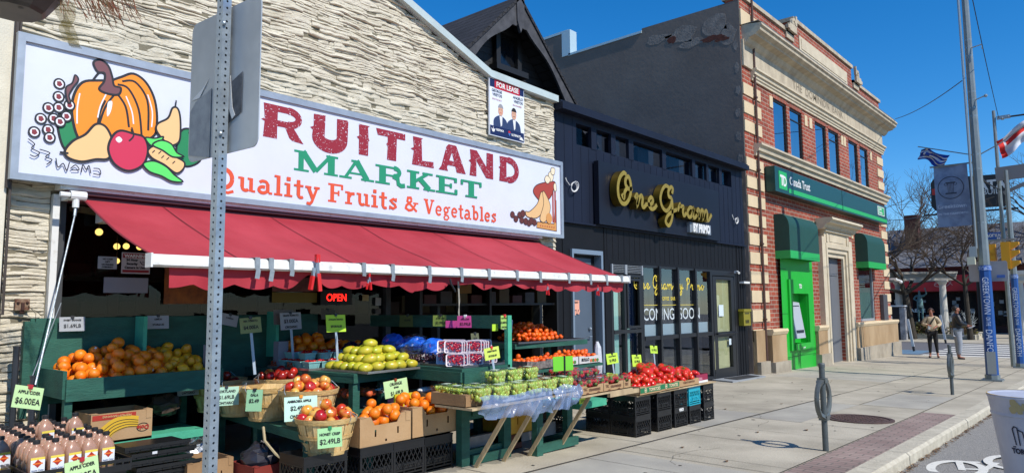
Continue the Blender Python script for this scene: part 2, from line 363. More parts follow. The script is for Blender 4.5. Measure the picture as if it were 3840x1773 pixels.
# ---------------------------------------------------------------- ground
def sheet(name, x0, x1, y0, y1, dz, m, n=24, label=None):
    b = MB(); xs = [x0, x1] if not (x0 < 33 < x1) else [x0, 33, x1]
    for a, c in zip(xs, xs[1:]): b.quad((a, y0, g(a) + dz), (c, y0, g(c) + dz), (c, y1, g(c) + dz), (a, y1, g(a) + dz))
    return b
solo('ground', sheet('g', -30, 160, -70, 70, -.30, 0), M_asph, '', '', struct=True)
solo('road', sheet('r', -30, 45, -14, 1.97, -.13, 0), M_asph, '', '', struct=True)
solo('cross_road', sheet('r', 32.0, 43.2, -14, 60, -.016, 0), mat('dark_asphalt', '#58585c', .92, c2='#6c6b6c', vs=30, thr=(.4, .6)), '', '', struct=True)
pv = MB()
pv.add(sheet('p', -12, 32.1, 2.61, 9.2, 0, 0)); solo('pavement', pv, M_conc, '', '', struct=True)
fb = sheet('p', 43.0, 90, 3.2, 40, 0, 0); solo('far_pavement', fb, M_conc, '', '', struct=True)
br = MB(); br.add(sheet('p', -12, 12.6, 2.17, 2.61, .001, 0)); solo('brick_strip', br, M_pavers, '', '', struct=True)
b2 = MB(); b2.add(sheet('p', 12.6, 32.1, 2.17, 2.61, .0, 0)); solo('pavement_edge', b2, M_conc, '', '', struct=True)
kb = MB(); x = -12.; rk = random.Random(3)
while x < 33:
    L_ = 1.15; j = rk.uniform(-.006, .006)
    for y0, y1, z0 in ((1.97 + j, 2.17, .0),):
        b = len(kb.v); c = .03
        for xx in (x + .004, x + L_ - .004):
            zz = g(xx); kb.v += [(xx, 1.955 + j, zz - .2), (xx, 1.955 + j, zz - c), (xx, 1.985 + j, zz + .001), (xx, 2.168, zz + .004), (xx, 2.168, zz - .2)]
        for q in range(4): kb.f.append((b + q, b + q + 1, b + 6 + q, b + 5 + q)); kb.m.append(0)
        kb.f.append((b, b+1, b+2, b+3, b+4)); kb.m.append(0)
    x += L_
solo('kerb', kb, M_conc2, '', '', struct=True)
gut = MB(); rg = random.Random(5)
for i in range(700):   # leaf litter gathered against the kerb
    x = rg.uniform(6, 19); y = 1.94 - abs(rg.gauss(0, .035)); s = rg.uniform(.008, .03); a = rg.uniform(0, 3.1); z = g(x) - .122 + rg.uniform(0, .012)
    gut.quad((x - s*math.cos(a), y - s*math.sin(a), z), (x + s*math.sin(a)*.5, y - s*.5*math.cos(a), z + .006), (x + s*math.cos(a), y + s*math.sin(a), z + .002), (x - s*.5*math.sin(a), y + s*.5*math.cos(a), z + .008))
solo('leaf_litter', gut, mat('dry_leaf', '#6b4a2e', .9, c2='#8a6a45', vs=30), 'brown leaf litter and grit gathered along the foot of the kerb', 'leaf litter', kind='stuff')
jt = MB()   # slab joints, cracks
def joint(x0, y0, x1, y1, w_=.012):
    d = Vector((x1 - x0, y1 - y0)).normalized(); n = Vector((-d.y, d.x)) * w_ / 2; k = 10; L_ = []
    for i in range(k):
        t0, t1 = i / k, (i + 1) / k; q = []
        for t, sgn in ((t0, -1), (t1, -1), (t1, 1), (t0, 1)):
            xx = x0 + (x1 - x0) * t + n.x * sgn; yy = y0 + (y1 - y0) * t + n.y * sgn; q.append((xx, yy, g(xx) + .005))
        jt.quad(*q)
joint(-12, 4.38, 14.5, 4.38, .03); joint(14.5, 4.38, 33, 4.38, .012); joint(-12, 2.62, 33, 2.62, .014); joint(12.9, 3.62, 33, 3.62, .012)
for x in (1.9, 4.3, 6.7, 8.2, 10.15, 12.9, 15.4, 17.8, 20.3, 22.8, 25.3, 27.8, 30.3, 32.8): joint(x, 2.62, x + .03, 4.38, .01); joint(x + .6, 4.38, x + .62, 7.5, .01)
for x in (6.1, 7.0, 9.1, 11.6, 14.1): joint(x, 2.62, x + .02, 4.38, .006)
for i in range(160):
    x, y, s = rg.uniform(4, 30), rg.uniform(2.7, 7.2), rg.uniform(.008, .028); jt.quad(*[(x + s * math.cos(a) * rg.uniform(.7, 1.2), y + s * math.sin(a) * rg.uniform(.7, 1.2), g(x) + .0045) for a in (0, 1.2, 2.5, 3.8, 5)])
for cx_, cy_, an, n in ((9.4, 3.9, .4, 9), (13.4, 5.6, 2.7, 12), (11.9, 3.9, 1.2, 8), (18.6, 4.2, .2, 12), (7.6, 3.6, 2.9, 8), (16.2, 3.3, .9, 9)):
    for i in range(n): nx_, ny_ = cx_ + .16 * math.cos(an), cy_ + .16 * math.sin(an); joint(cx_, cy_, nx_, ny_, .004); cx_, cy_ = nx_, ny_; an += rg.uniform(-.6, .6)
solo('pavement_joints', jt, M_joint, '', '', struct=True)
pt = MB()   # repair patches of a slightly different concrete
for x0, x1, y0, y1 in ((10.2, 12.85, 3.63, 4.36), (13.0, 15.3, 2.64, 3.6), (5.0, 6.6, 2.64, 4.35), (17.9, 20.2, 4.4, 7.0), (8.9, 10.7, 4.41, 6.3)): pt.add(sheet('', x0, x1, y0, y1, .002, 0))
solo('pavement_patches', pt, mat('patch_concrete', '#98948a', .92, c2='#ada99c', vs=1.2, bump=.25, bs=70, detail=10), '', '', struct=True)
# crosswalk ladder bars across the side street
cw = MB()
for i in range(7): xx = 32.4 + i * 1.5; cw.add(sheet('', xx, xx + .72, 2.6, 6.7, -.008, 0))
solo('crosswalk', cw, M_white_paint, '', '', struct=True)
tp = MB(); tp.add(sheet('', 32.9, 35.7, 6.85, 8.3, -.009, 0)); solo('tactile_pad', tp, mat('blue_pad', '#5f7c92', .8, var=.1, vs=8), '', '', struct=True)
# bicycle mark on the road (two rings and a frame)
bk = Strokes(Matrix.Translation((8.85, 1.55, g(8.85) - .124)) @ Matrix.Scale(1.15, 4))
def bkp(p): return p
bk.line(arc(0, 0, .36, .2, 20, 380, 28), .075); bk.line([(-.05, -.05), (.34, .04), (.42, -.12)], .06); bk.line([(.0, -.02), (.1, -.2), (.5, -.24)], .055); bk.line(arc(.62, -.36, .34, .2, 0, 360, 28), .075)
solo('bicycle_mark', bk.mb, M_white_paint, '', '', struct=True)
# manhole cover
mh = MB(); mh.lathe([(.001, .012), (.36, .012), (.36, .006), (.4, .006), (.4, .014), (.46, .014), (.46, -.02)], (0, 0, 0), 40)
for i in range(-6, 7):
    for j in range(-6, 7):
        if (i * i + j * j) * .0025 < .1: mh.obox((i * .052, j * .052, .016), (.03, .012, .008), Matrix.Rotation(.78 if (i + j) % 2 else -.78, 3, 'Z'))
o = bpy.data.objects.new('manhole_cover', mh.mesh('manhole_cover', mat('rusty_iron', '#4d3f3c', .75, metal=.3, c2='#66504a', vs=20, bump=.2, bs=60))); COL.objects.link(o); o.location = (11.08, 3.12, g(11.08) + .002); o.rotation_euler = (0, .02, 0)
tag(o, 'round brown iron manhole cover set in the concrete pavement', 'manhole cover')
# small litter on the pavement
rl = random.Random(11)
for i in range(9):
    x, y = [(7.3, 3.9), (8.9, 3.7), (9.5, 3.3), (12.1, 4.6), (14.8, 5.2), (16.2, 5.9), (17.3, 5.4), (6.9, 3.2), (10.8, 5.0)][i]; q = MB(); s = rl.uniform(.03, .06)
    q.quad((0, 0, .004), (s, s * .2, .012), (s * 1.2, s, .004), (s * .2, s * .8, .014)); q.quad((0, 0, .0035), (s * .2, s * .8, .0135), (-s * .4, s * .5, .02))
    o = bpy.data.objects.new('fallen_leaf', q.mesh('fallen_leaf', MC['dry_leaf'])); COL.objects.link(o); o.location = (x, y, g(x) + .001)
    tag(o, 'small dry brown leaf lying on the open concrete pavement', 'leaf', 'dry leaves scattered on the pavement')
# ---------------------------------------------------------------- stone fronted market building
shop = thing('stone_front_shop', 'low shop clad in cream ledge stone with pale gable trim and wide dark window', 'building', (5.7, 7.5, 0))
def roofz(x): return 5.04 if x > 7.98 else 5.04 + (7.98 - x) * .365
rs = random.Random(21)
wl = MB(); z = -.25
def wob(x, z): return .014 * math.sin(x * 3.1 + z * 7.3) + .009 * math.sin(x * 7.7 + z * 3.1 + 1.3) + .005 * math.sin(x * 17 + z * 11)
while z < 7.3:
    h = rs.choice((.024, .03, .036, .042, .055)); x = 1.74 - rs.uniform(0, .3)
    while x < 9.69:
        L_ = rs.uniform(.12, .62); x0 = max(x, 1.74); x1 = min(x + L_, 9.69); x += L_
        if x1 - x0 < .02 or z > roofz((x0 + x1) / 2) - .03: continue
        if z < 2.52 and x1 > 2.07 and x0 < 9.28:
            if x0 < 2.07: x1 = 2.07
            elif x1 > 9.28: x0 = 9.28
            else: continue
        n = max(2, int((x1 - x0) / .07)); p = rs.choice((.008, .013, .019, .027, .038)); tl = rs.uniform(-.018, .018); h1 = rs.uniform(.75, 1.15); hh = h * rs.uniform(.88, 1.25); zz = z + rs.uniform(-.006, .006); b = len(wl.v)
        for i in range(n + 1):
            t = i / n; xx = x0 + (x1 - x0) * t; e = 1 if 0 < i < n else .72; jz = rs.uniform(-.004, .004); jp = rs.uniform(-.009, .009)
            pf = max(.004, (p + tl * (t - .5) + jp) * e); w0 = wob(xx, z); w1 = wob(xx, z + h) if z + h < 99 else 0
            wl.v += [(xx, 7.5, zz + w0), (xx, 7.5 - pf * .82, zz + w0 + .004 + jz), (xx, 7.5 - pf, zz + w0 + hh * .3 + jz), (xx, 7.5 - pf * .7, zz + w1 + hh * .92 + jz + tl * .4 * (t - .5)), (xx, 7.5, zz + w1 + hh)]
        for i in range(n):
            for q in range(4): a = b + i * 5 + q; wl.f.append((a, a + 5, a + 6, a + 1)); wl.m.append(0)
        wl.f.append((b, b+1, b+2, b+3, b+4)); wl.m.append(0); e = b + n * 5; wl.f.append((e+4, e+3, e+2, e+1, e)); wl.m.append(0)
    z += h
part('stone_cladding', wl, M_stone, shop)
bw = MB(); 
bw.prism([(1.73, -.4), (2.08, -.4), (2.08, 2.5), (9.27, 2.5), (9.27, -.4), (9.69, -.4), (9.69, 5.0), (7.98, 5.0), (1.73, 7.28)], lambda u, v, t: (u, t, v), 7.496, 7.7)
bw.box(1.73, 1.9, 7.7, 16, -.4, 5.0); bw.box(9.5, 9.69, 7.7, 16, -.4, 4.9)
part('wall', bw, mat('mortar_backing', '#77705e', .95, bump=.4, bs=60, var=.1), shop)
rf = MB(); rf.quad((1.7, 7.5, 7.3), (7.98, 7.5, 5.02), (7.98, 16, 5.02), (1.7, 16, 7.3)); rf.quad((7.98, 7.5, 5.02), (9.69, 7.5, 5.02), (9.69, 16, 5.02), (7.98, 16, 5.02)); part('roof', rf, M_black, shop)
tr = MB()
for (xa, za), (xb, zb) in (((1.7, 7.43), (7.98, 5.135)), ((7.98, 5.135), (9.7, 5.10))):
    tr.prism([(xa, za), (xb, zb), (xb, zb - .115), (xa, za - .115)], lambda u, v, t: (u, t, v), 7.38, 7.58)
part('gable_trim', tr, M_trim, shop)
wf = MB(); wf.box(2.08, 2.135, 7.42, 7.55, -.1, 2.5); part('window_jamb', wf, M_wht_dirty, shop)
wf = MB(); wf.box(2.135, 2.2, 7.46, 7.6, -.1, 2.5); wf.box(5.98, 6.06, 7.46, 7.6, -.1, 2.5); wf.box(9.2, 9.27, 7.46, 7.6, -.1, 2.5); wf.box(2.2, 9.2, 7.46, 7.6, 2.44, 2.5); wf.box(6.9, 6.95, 7.46, 7.6, -.1, 2.44)
part('window_frame', wf, mat('dark_grey_frame', '#3c3f42', .6, var=.15), shop)
pn = MB(); pn.quad((2.2, 7.53, .2), (5.98, 7.53, .2), (5.98, 7.53, 2.44), (2.2, 7.53, 2.44)); part('window_pane', pn, glass('shop_glass', (.5, .52, .52), .02), shop)
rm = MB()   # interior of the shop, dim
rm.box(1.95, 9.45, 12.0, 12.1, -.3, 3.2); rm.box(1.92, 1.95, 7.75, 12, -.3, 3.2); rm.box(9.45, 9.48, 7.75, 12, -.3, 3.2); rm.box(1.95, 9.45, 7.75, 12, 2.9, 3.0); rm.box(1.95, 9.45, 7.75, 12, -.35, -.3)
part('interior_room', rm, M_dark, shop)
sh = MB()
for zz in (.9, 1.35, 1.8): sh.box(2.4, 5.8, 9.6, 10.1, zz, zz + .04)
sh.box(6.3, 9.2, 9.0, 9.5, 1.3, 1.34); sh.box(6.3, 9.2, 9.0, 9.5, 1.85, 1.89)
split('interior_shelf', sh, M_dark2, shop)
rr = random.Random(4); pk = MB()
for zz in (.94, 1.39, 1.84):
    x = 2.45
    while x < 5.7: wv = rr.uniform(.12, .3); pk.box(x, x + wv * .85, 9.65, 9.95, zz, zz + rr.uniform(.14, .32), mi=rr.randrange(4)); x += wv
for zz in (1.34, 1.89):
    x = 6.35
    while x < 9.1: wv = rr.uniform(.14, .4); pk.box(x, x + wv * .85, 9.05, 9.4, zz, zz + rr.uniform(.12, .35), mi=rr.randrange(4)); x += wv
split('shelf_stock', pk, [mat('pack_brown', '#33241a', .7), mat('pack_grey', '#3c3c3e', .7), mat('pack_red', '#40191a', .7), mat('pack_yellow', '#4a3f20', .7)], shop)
# warm lit bulbs inside
M_bulb = mat('lit_bulb', '#ffd98a', .5, emit='#ffcf70', es=3)
for x, y, z_, r_ in ((2.62, 7.86, 2.22, .036), (2.95, 8.3, 2.12, .034), (3.1, 8.45, 2.14, .034), (3.3, 8.6, 2.15, .034), (2.83, 7.95, 1.94, .03)):
    q = MB(); q.sphere((0, 0, 0), r_, 12, 8); q.tube([(0, 0, r_), (0, 0, 2.9 - z_)], .004, 5)
    q.m = [0] * (12 * 8) + [1] * (len(q.f) - 96)
    inst('hanging_bulb', q.mesh('hanging_bulb', [M_bulb, M_black], True), (x, y, z_), 'small round warm bulb glowing inside the dark shop window', 'light bulb', 'warm bulbs inside the shop window')
tb = MB(); tb.beam((2.5, 8.2, 2.48), (3.2, 8.9, 2.52), .12, .05); solo('tube_light_fitting', tb, M_wht, 'unlit white tube light fitting on the shop ceiling behind the awning end', 'light fitting')
def card(name, x0, x1, z0, z1, y, m, label, cat, lines=(), group=None, ink=None, tilt=0.):
    q = MB(); q.box(x0, x1, y, y + .004, z0, z1); t = thing(name, label, cat, ((x0 + x1) / 2, y, z0), group); part('card', q, m, t)
    if lines:
        l = MB()
        for s_, fx, fz, sz, b_ in lines: l.add(text(s_, sz * (z1 - z0), b_ * (z1 - z0), 0, 1, 'CENTER'), FRONT(x0 + fx * (x1 - x0), y - .002, z0 + fz * (z1 - z0)))
        part('lettering', l, ink or M_ink, t)
    if tilt: t.rotation_euler = (0, tilt, 0)
    return t
M_dimcard = mat('window_card', '#a3a6a8', .7)
card('notice', 2.5, 2.67, 1.83, 1.95, 7.49, M_dimcard, 'small grey notice stuck in the shop window left of the warning sign', 'notice', [('NO CASH', .5, .74, .17, .01), ('LEFT', .5, .52, .17, .01), ('ON PREMISES', .5, .3, .15, .01), ('OVERNIGHT', .5, .1, .15, .01)])
t = card('warning_sign', 2.71, 2.98, 1.79, 2.0, 7.485, mat('warning_white', '#b9b2b2', .6), 'white and red WARNING camera sign in the shop window under the awning end', 'sign', [('24 Hour', .36, .6, .15, .01), ('Security', .36, .42, .15, .01), ('Camera in Use', .46, .24, .15, .01)])
q = MB(); q.box(2.72, 2.97, 7.482, 7.484, 1.945, 1.99); q.box(2.72, 2.97, 7.482, 7.484, 1.802, 1.828); part('red_band', q, mat('warn_red', '#8e1f26', .6), t)
q = MB(); q.add(text('WARNING', .042, .002, 0, 1.1, 'CENTER'), FRONT(2.845, 7.48, 1.951)); part('heading', q, M_wht, t)
q = MB(); q.tube([(2.88, 7.481, 1.915), (2.9, 7.481, 1.885), (2.93, 7.481, 1.88)], .004); q.tube([(2.9, 7.481, 1.91), (2.95, 7.481, 1.9), (2.96, 7.481, 1.88)], .003); part('camera_drawing', q, M_ink, t)
card('window_poster', 2.56, 2.97, 1.6, 1.75, 7.49, mat('grey_paper', '#8b8a90', .7), 'blank grey paper sheet behind the window below the warning sign', 'poster')
card('orange_window_poster', 3.13, 3.75, 1.49, 1.9, 7.49, mat('orange_poster', '#a05a1c', .6, c2='#5e2a12', vs=7), 'orange printed poster inside the shop window behind the awning edge', 'poster')
t = card('open_sign', 4.96, 5.42, 1.47, 1.66, 7.44, M_black, 'black LED sign with red lit letters OPEN in the shop window', 'sign')
q = MB(); q.add(text('OPEN', .125, .0015, 0, .92, 'CENTER'), FRONT(5.19, 7.436, 1.52)); part('lettering', q, mat('red_led', '#ff2a1a', .5, emit='#ff2018', es=3.2), t)
card('yellow_poster', 4.35, 4.95, 1.5, 1.62, 7.5, mat('dim_yellow', '#7a6a20', .6), 'dull yellow strip poster in the shop window left of the open sign', 'poster')
card('pink_poster', 4.35, 4.95, 1.63, 1.8, 7.5, mat('dim_pink', '#5e3436', .6, c2='#8a5a50', vs=9), 'dim pink picture poster above the yellow strip in the window', 'poster')
for i, (x0, x1, z0, z1, nm) in enumerate(((5.62, 5.72, 1.52, 1.6, 'cream sticker with a dark hand mark'), (5.83, 5.92, 1.46, 1.56, 'upper small grey sticker by the window post'), (5.83, 5.92, 1.35, 1.42, 'lower small grey sticker by the window post'))):
    card('window_sticker', x0, x1, z0, z1, 7.49, [mat('cream_sticker', '#a89a6c', .6), M_dimcard, mat('grey_sticker2', '#5e5552', .7)][i], nm, 'sticker')
# rusty brackets on both stone piers
for (x, z_, lb) in ((1.885, 1.49, 'rusty square electrical bracket on the left stone pier beside the white jamb'), (9.45, 1.47, 'rusty bracket on the right stone pier beside the grey door')):
    t = thing('wall_bracket', lb, 'bracket', (x, 7.44, z_ - .05)); q = MB(); q.box(x - .055, x + .055, 7.42, 7.455, z_ - .05, z_ + .05); part('plate', q, mat('rust_plate', '#8a7660', .8, c2='#5a3220', vs=30), t)
    q = MB(); q.box(x - .012, x + .012, 7.4, 7.42, z_ - .05, z_ + .015); q.sphere((x - .035, 7.415, z_ + .015), .012); q.sphere((x + .035, 7.415, z_ + .015), .012); q.sphere((x, 7.43, z_ - .065), .02); split('bolt', q, mat('rust_dark', '#3a2018', .8), t)
    q = MB(); q.tube([(x + .04, 7.41, z_ - .02), (x + .1, 7.38, z_ - .06), (x + .15, 7.39, z_ - .11)], .002, 4); q.tube([(x + .04, 7.41, z_ - .01), (x + .09, 7.37, z_ - .08), (x + .1, 7.39, z_ - .15)], .002, 4); part('wire', q, M_black, t)
# neighbour at far left, smooth cream render with a downpipe
nb = thing('rendered_building', 'smooth cream rendered building at the left edge beside the stone pier', 'building', (-1, 7.4, 0))
q = MB(); q.box(-6, 1.7, 7.36, 14, -.3, 7.5); part('wall', q, M_stucco, nb)
q = MB(); q.tube([(1.72, 7.33, 1.4), (1.72, 7.33, 2.55), (1.725, 7.32, 4.1)], .011, 6); q.tube([(1.7, 7.33, 2.5), (1.7, 7.33, 4.1)], .02, 6); part('cable', q, mat('dark_cable', '#3f3732', .7), nb)
# ---------------------------------------------------------------- big sign
sg = thing('fruit_market_sign', 'long white illuminated box sign reading FRUITLAND MARKET with painted fruit, above the red awning', 'sign', (5.65, 7.3, 2.58))
q = MB(); q.box(1.72, 9.55, 7.27, 7.48, 2.6, 3.84); part('box', q, M_alu, sg)
q = MB(); f = .05
q.box(1.69, 9.6, 7.235, 7.3, 3.81, 3.87); q.box(1.69, 9.6, 7.235, 7.3, 2.57, 2.63); q.box(1.69, 1.75, 7.235, 7.3, 2.63, 3.81); q.box(9.54, 9.6, 7.235, 7.3, 2.63, 3.81); q.box(1.69, 9.6, 7.24, 7.5, 3.872, 3.885)
part('frame', q, M_alu, sg)
q = MB(); q.quad((1.75, 7.262, 2.63), (9.54, 7.262, 2.63), (9.54, 7.262, 3.81), (1.75, 7.262, 3.81)); part('face_panel', q, M_sign, sg)
SF = frame((0, 7.2605, 0), (1, 0, 0), (0, -1, 0))
C_red = mat('sign_red', '#8d1c2b', .5, c2='#d4d7e2', vs=55, thr=(.655, .67), detail=2); C_grn = mat('sign_green', '#1e8a63', .5); C_org = mat('sign_orange', '#d4502a', .5)
st = Strokes(SF)
H0, H1 = 3.36, 3.75
def P_(x0, x1, pts): return [(x0 + u * (x1 - x0), H0 + v * (H1 - H0)) for u, v in pts]
def G_(x0, x1, polys):
    for p in polys: st.poly(P_(x0, x1, p))
# distressed slab capitals with small thorns
def Fspur(x0, x1, pts): st.poly(P_(x0, x1, pts))
G_(3.5, 3.98, [[(0, 0), (.32, 0), (.34, 1), (.0, 1), (.03, .56), (-.04, .5), (.03, .46)], rect(.3, .8, .95, 1), rect(.3, .42, .75, .6)])
G_(4.05, 4.58, [[(0, 0), (.33, 0), (.33, .4), (.34, 1), (.0, 1), (.03, .56), (-.05, .5), (.03, .46)], rect(.33, .81, .6, 1), rect(.33, .38, .62, .56), [(.5, .44), (.72, .42), (.98, -.02), (.7, .02), (.62, .1)]])
st.line(P_(4.05, 4.58, arc(.6, .69, .25, .215, 92, -92, 12)), .135 * .62)
G_(4.67, 5.2, [[(0.02, .3), (.35, .3), (.37, 1.02), (.06, 1.0), (.06, .62), (-.03, .56), (.04, .5)], [(.68, .3), (.98, .3), (1.0, 1.02), (.68, 1.0)]]); st.line(P_(4.67, 5.2, arc(.5, .34, .325, .27, 182, 358, 14)), .165)
G_(5.34, 5.53, [[(.12, 0), (.88, 0), (.9, .5), (1, .52), (.9, .6), (.86, .95), (1, 1), (.1, 1), (.14, .62), (-.06, .56), (.12, .5)]])
G_(5.64, 6.12, [[(-.02, 1), (1.0, 1), (1.0, .78), (.7, .78), (.68, 0), (.36, 0), (.38, .46), (.33, .52), (.38, .6), (.38, .78), (.04, .78)]])
G_(6.24, 6.64, [[(0, 0), (1.0, 0), (.98, .22), (.46, .19), (.43, .96), (.5, 1.0), (.04, 1.0), (.08, .62), (-.06, .55), (.08, .5)]])
G_(6.73, 7.27, [[(0, 0), (.34, 0), (.3, .12), (.56, .98), (.36, 1), (.28, .9), (.1, .16)], [(.36, 1.0), (.64, 1.0), (1.0, 0), (.66, 0), (.46, .8)], rect(.26, .22, .78, .4)])
G_(7.35, 7.86, [[(0, 0), (.28, 0), (.28, .58), (.28, 1.0), (.02, 1), (.05, .62), (-.04, .56), (.05, .5)], [(.02, 1.0), (.3, 1.0), (1.0, .02), (.7, 0)], [(.7, .0), (1.0, 0), (1.0, 1.0), (.72, 1.0)]])
G_(8.0, 8.49, [[(0, 0), (.34, 0), (.34, 1), (.02, 1), (.05, .6), (-.03, .54), (.04, .5)], rect(.3, .8, .5, 1), rect(.3, 0, .5, .2)]); st.line(P_(8.0, 8.49, arc(.44, .5, .4, .4, 92, -92, 16)), .1)
part('name_lettering', st.mb, C_red, sg, label='dark red distressed FRUITLAND lettering')
st = Strokes(SF); slab(st, 'MARKET', 4.45, 7.6, 3.03, .245); part('market_lettering', st.mb, C_grn, sg, label='green slab MARKET lettering')
for wd_, x0_, x1_, z_, h_ in (('Quality', 3.5, 4.8, 2.71, .23), ('Fruits', 4.92, 6.0, 2.71, .23), ('&', 6.1, 6.36, 2.71, .21), ('Vegetables', 6.46, 7.93, 2.7, .215)):
    st = Strokes(SF); slab(st, wd_, x0_, x1_, z_, h_); part('slogan_word', st.mb, C_org, sg, label='orange slab lettering ' + wd_)
# painted fruit
A = []
cols = ['#15161c', '#f08a12', '#6f4348', '#e6bb80', '#1a7f4c', '#c42a4c', '#58d663', '#dfe2ea', '#7e2a32']
amats = [mat('art_%d' % i, c, .5) for i, c in enumerate(cols)]
st = Strokes(SF)
def blob(pts, ci, wd=.022, closed=True, n=5):
    P = smooth_pts(pts, n, closed); st.poly(P, ci)
    if wd: st.line(P, wd, 0, closed)
def ink(pts, wd=.018, ci=0): st.line(smooth_pts(pts, 5), wd, ci)
blob([(2.04, 3.07), (2.04, 3.2), (2.12, 3.27), (2.24, 3.22), (2.3, 3.06), (2.2, 2.92), (2.1, 2.9)], 4)
blob([(3.1, 3.05), (3.14, 3.25), (3.24, 3.29), (3.34, 3.22), (3.36, 3.0), (3.24, 2.9), (3.13, 2.92)], 4)
ink([(3.22, 3.24), (3.25, 3.34)], .014)
blob([(2.22, 3.0), (2.15, 3.2), (2.15, 3.4), (2.22, 3.55), (2.36, 3.6), (2.45, 3.62), (2.55, 3.68), (2.66, 3.74), (2.78, 3.68), (2.87, 3.52), (2.9, 3.3), (2.86, 3.14), (2.6, 3.02), (2.35, 2.98)], 1, .024)
for pts in ([(2.5, 3.5), (2.42, 3.35), (2.37, 3.15)], [(2.42, 3.42), (2.38, 3.3), (2.36, 3.14)], [(2.5, 3.53), (2.6, 3.4), (2.64, 3.2)], [(2.52, 3.6), (2.62, 3.58), (2.72, 3.4), (2.76, 3.14)], [(2.56, 3.64), (2.68, 3.66), (2.8, 3.5), (2.82, 3.2)], [(2.3, 3.58), (2.36, 3.68), (2.42, 3.66)]): ink(pts, .02)
for pts in ([(2.2, 3.44), (2.185, 3.3), (2.19, 3.15)], [(2.43, 3.5), (2.38, 3.36), (2.36, 3.24)], [(2.6, 3.5), (2.66, 3.36), (2.68, 3.24)], [(2.8, 3.56), (2.85, 3.4), (2.85, 3.24)]): ink(pts, .012, 7)
st.poly(smooth_pts([(2.44, 3.4), (2.48, 3.42), (2.47, 3.32), (2.44, 3.27)], 4, True), 7)
blob([(2.34, 3.68), (2.3, 3.76), (2.36, 3.8), (2.43, 3.76), (2.47, 3.66), (2.49, 3.58), (2.55, 3.57), (2.53, 3.5), (2.42, 3.49), (2.36, 3.52), (2.4, 3.6), (2.4, 3.68)], 2, .02)
for gx, gz in ((2.03, 3.49), (2.03, 3.37), (1.955, 3.25), (2.035, 3.27), (2.12, 3.31), (1.9, 3.14), (2.0, 3.16), (2.1, 3.2), (1.855, 3.01), (1.96, 3.05), (2.05, 3.14), (1.975, 2.98)):
    st.poly(arc(gx, gz, .042, .045, 0, 330, 12), 7); st.line(arc(gx, gz, .042, .045, 0, 360, 16), .015, 0, True); st.poly([(gx - .02, gz + .02), (gx + .01, gz + .025), (gx + .025, gz - .005), (gx + .005, gz - .026), (gx - .018, gz - .018)], 8)
blob([(2.1, 3.34), (2.08, 3.46), (2.13, 3.52), (2.15, 3.6), (2.18, 3.56), (2.14, 3.48), (2.11, 3.4), (2.125, 3.34)], 2, .014)
blob([(2.1, 2.88), (2.16, 2.98), (2.26, 3.06), (2.34, 3.17), (2.42, 3.17), (2.48, 3.08), (2.5, 2.95), (2.46, 2.86), (2.36, 2.84), (2.24, 2.8), (2.13, 2.82)], 3, .022)
ink([(2.06, 2.86), (2.13, 2.86)], .02)
blob([(3.0, 3.1), (2.9, 3.2), (2.9, 3.28), (3.0, 3.36), (3.04, 3.47), (3.09, 3.48), (3.12, 3.4), (3.13, 3.25), (3.12, 3.14), (3.06, 3.09)], 3, .02); ink([(3.07, 3.48), (3.075, 3.56)], .014)
blob([(2.46, 2.95), (2.49, 3.08), (2.56, 3.15), (2.68, 3.14), (2.78, 3.12), (2.82, 3.0), (2.78, 2.85), (2.65, 2.77), (2.52, 2.82)], 5, .022)
ink([(2.64, 3.06), (2.68, 3.12), (2.66, 3.2)], .016); st.poly(smooth_pts([(2.52, 3.06), (2.55, 3.09), (2.58, 3.06), (2.55, 3.03)], 4, True), 7)
blob([(2.82, 3.0), (2.9, 3.06), (3.0, 3.0), (3.1, 2.97), (3.18, 2.93), (3.17, 2.86), (3.1, 2.81), (2.98, 2.88), (2.86, 2.93)], 3, .018)
for a, c in ((2.86, 3.0), (2.92, 3.0), (2.95, 2.96), (3.0, 2.95), (3.06, 2.92)): ink([(a, c - .02), (a + .025, c + .01)], .01)
blob([(2.79, 3.12), (2.88, 3.13), (2.96, 3.16), (2.93, 3.1), (2.85, 3.05)], 6, .016)
blob([(2.86, 3.06), (2.94, 3.12), (3.04, 3.1), (3.1, 3.02), (3.17, 2.99), (3.06, 2.97), (2.96, 3.02)], 6, .016)
blob([(2.78, 2.86), (2.88, 2.9), (3.0, 2.86), (3.08, 2.79), (3.17, 2.73), (3.06, 2.72), (2.96, 2.76), (2.84, 2.79)], 6, .016)
# spray tag scribble under the grapes
for pts in ([(1.81, 2.94), (1.86, 2.9), (1.84, 2.86), (1.9, 2.83), (1.87, 2.79), (1.83, 2.8)], [(1.9, 2.86), (1.98, 2.84), (1.95, 2.8), (2.0, 2.78), (1.96, 2.73)], [(2.03, 2.8), (2.05, 2.72), (2.09, 2.76), (2.12, 2.7), (2.14, 2.78)], [(2.15, 2.72), (2.19, 2.76), (2.22, 2.72), (2.16, 2.71)], [(2.24, 2.7), (2.25, 2.77), (2.28, 2.73), (2.3, 2.77), (2.32, 2.7)], [(2.34, 2.75), (2.39, 2.75), (2.4, 2.7), (2.34, 2.7)]): ink(pts, .009)
part('painted_fruit', st.mb, amats, sg, label='painted pumpkin, grapes, pears, apple and corn with black outlines')
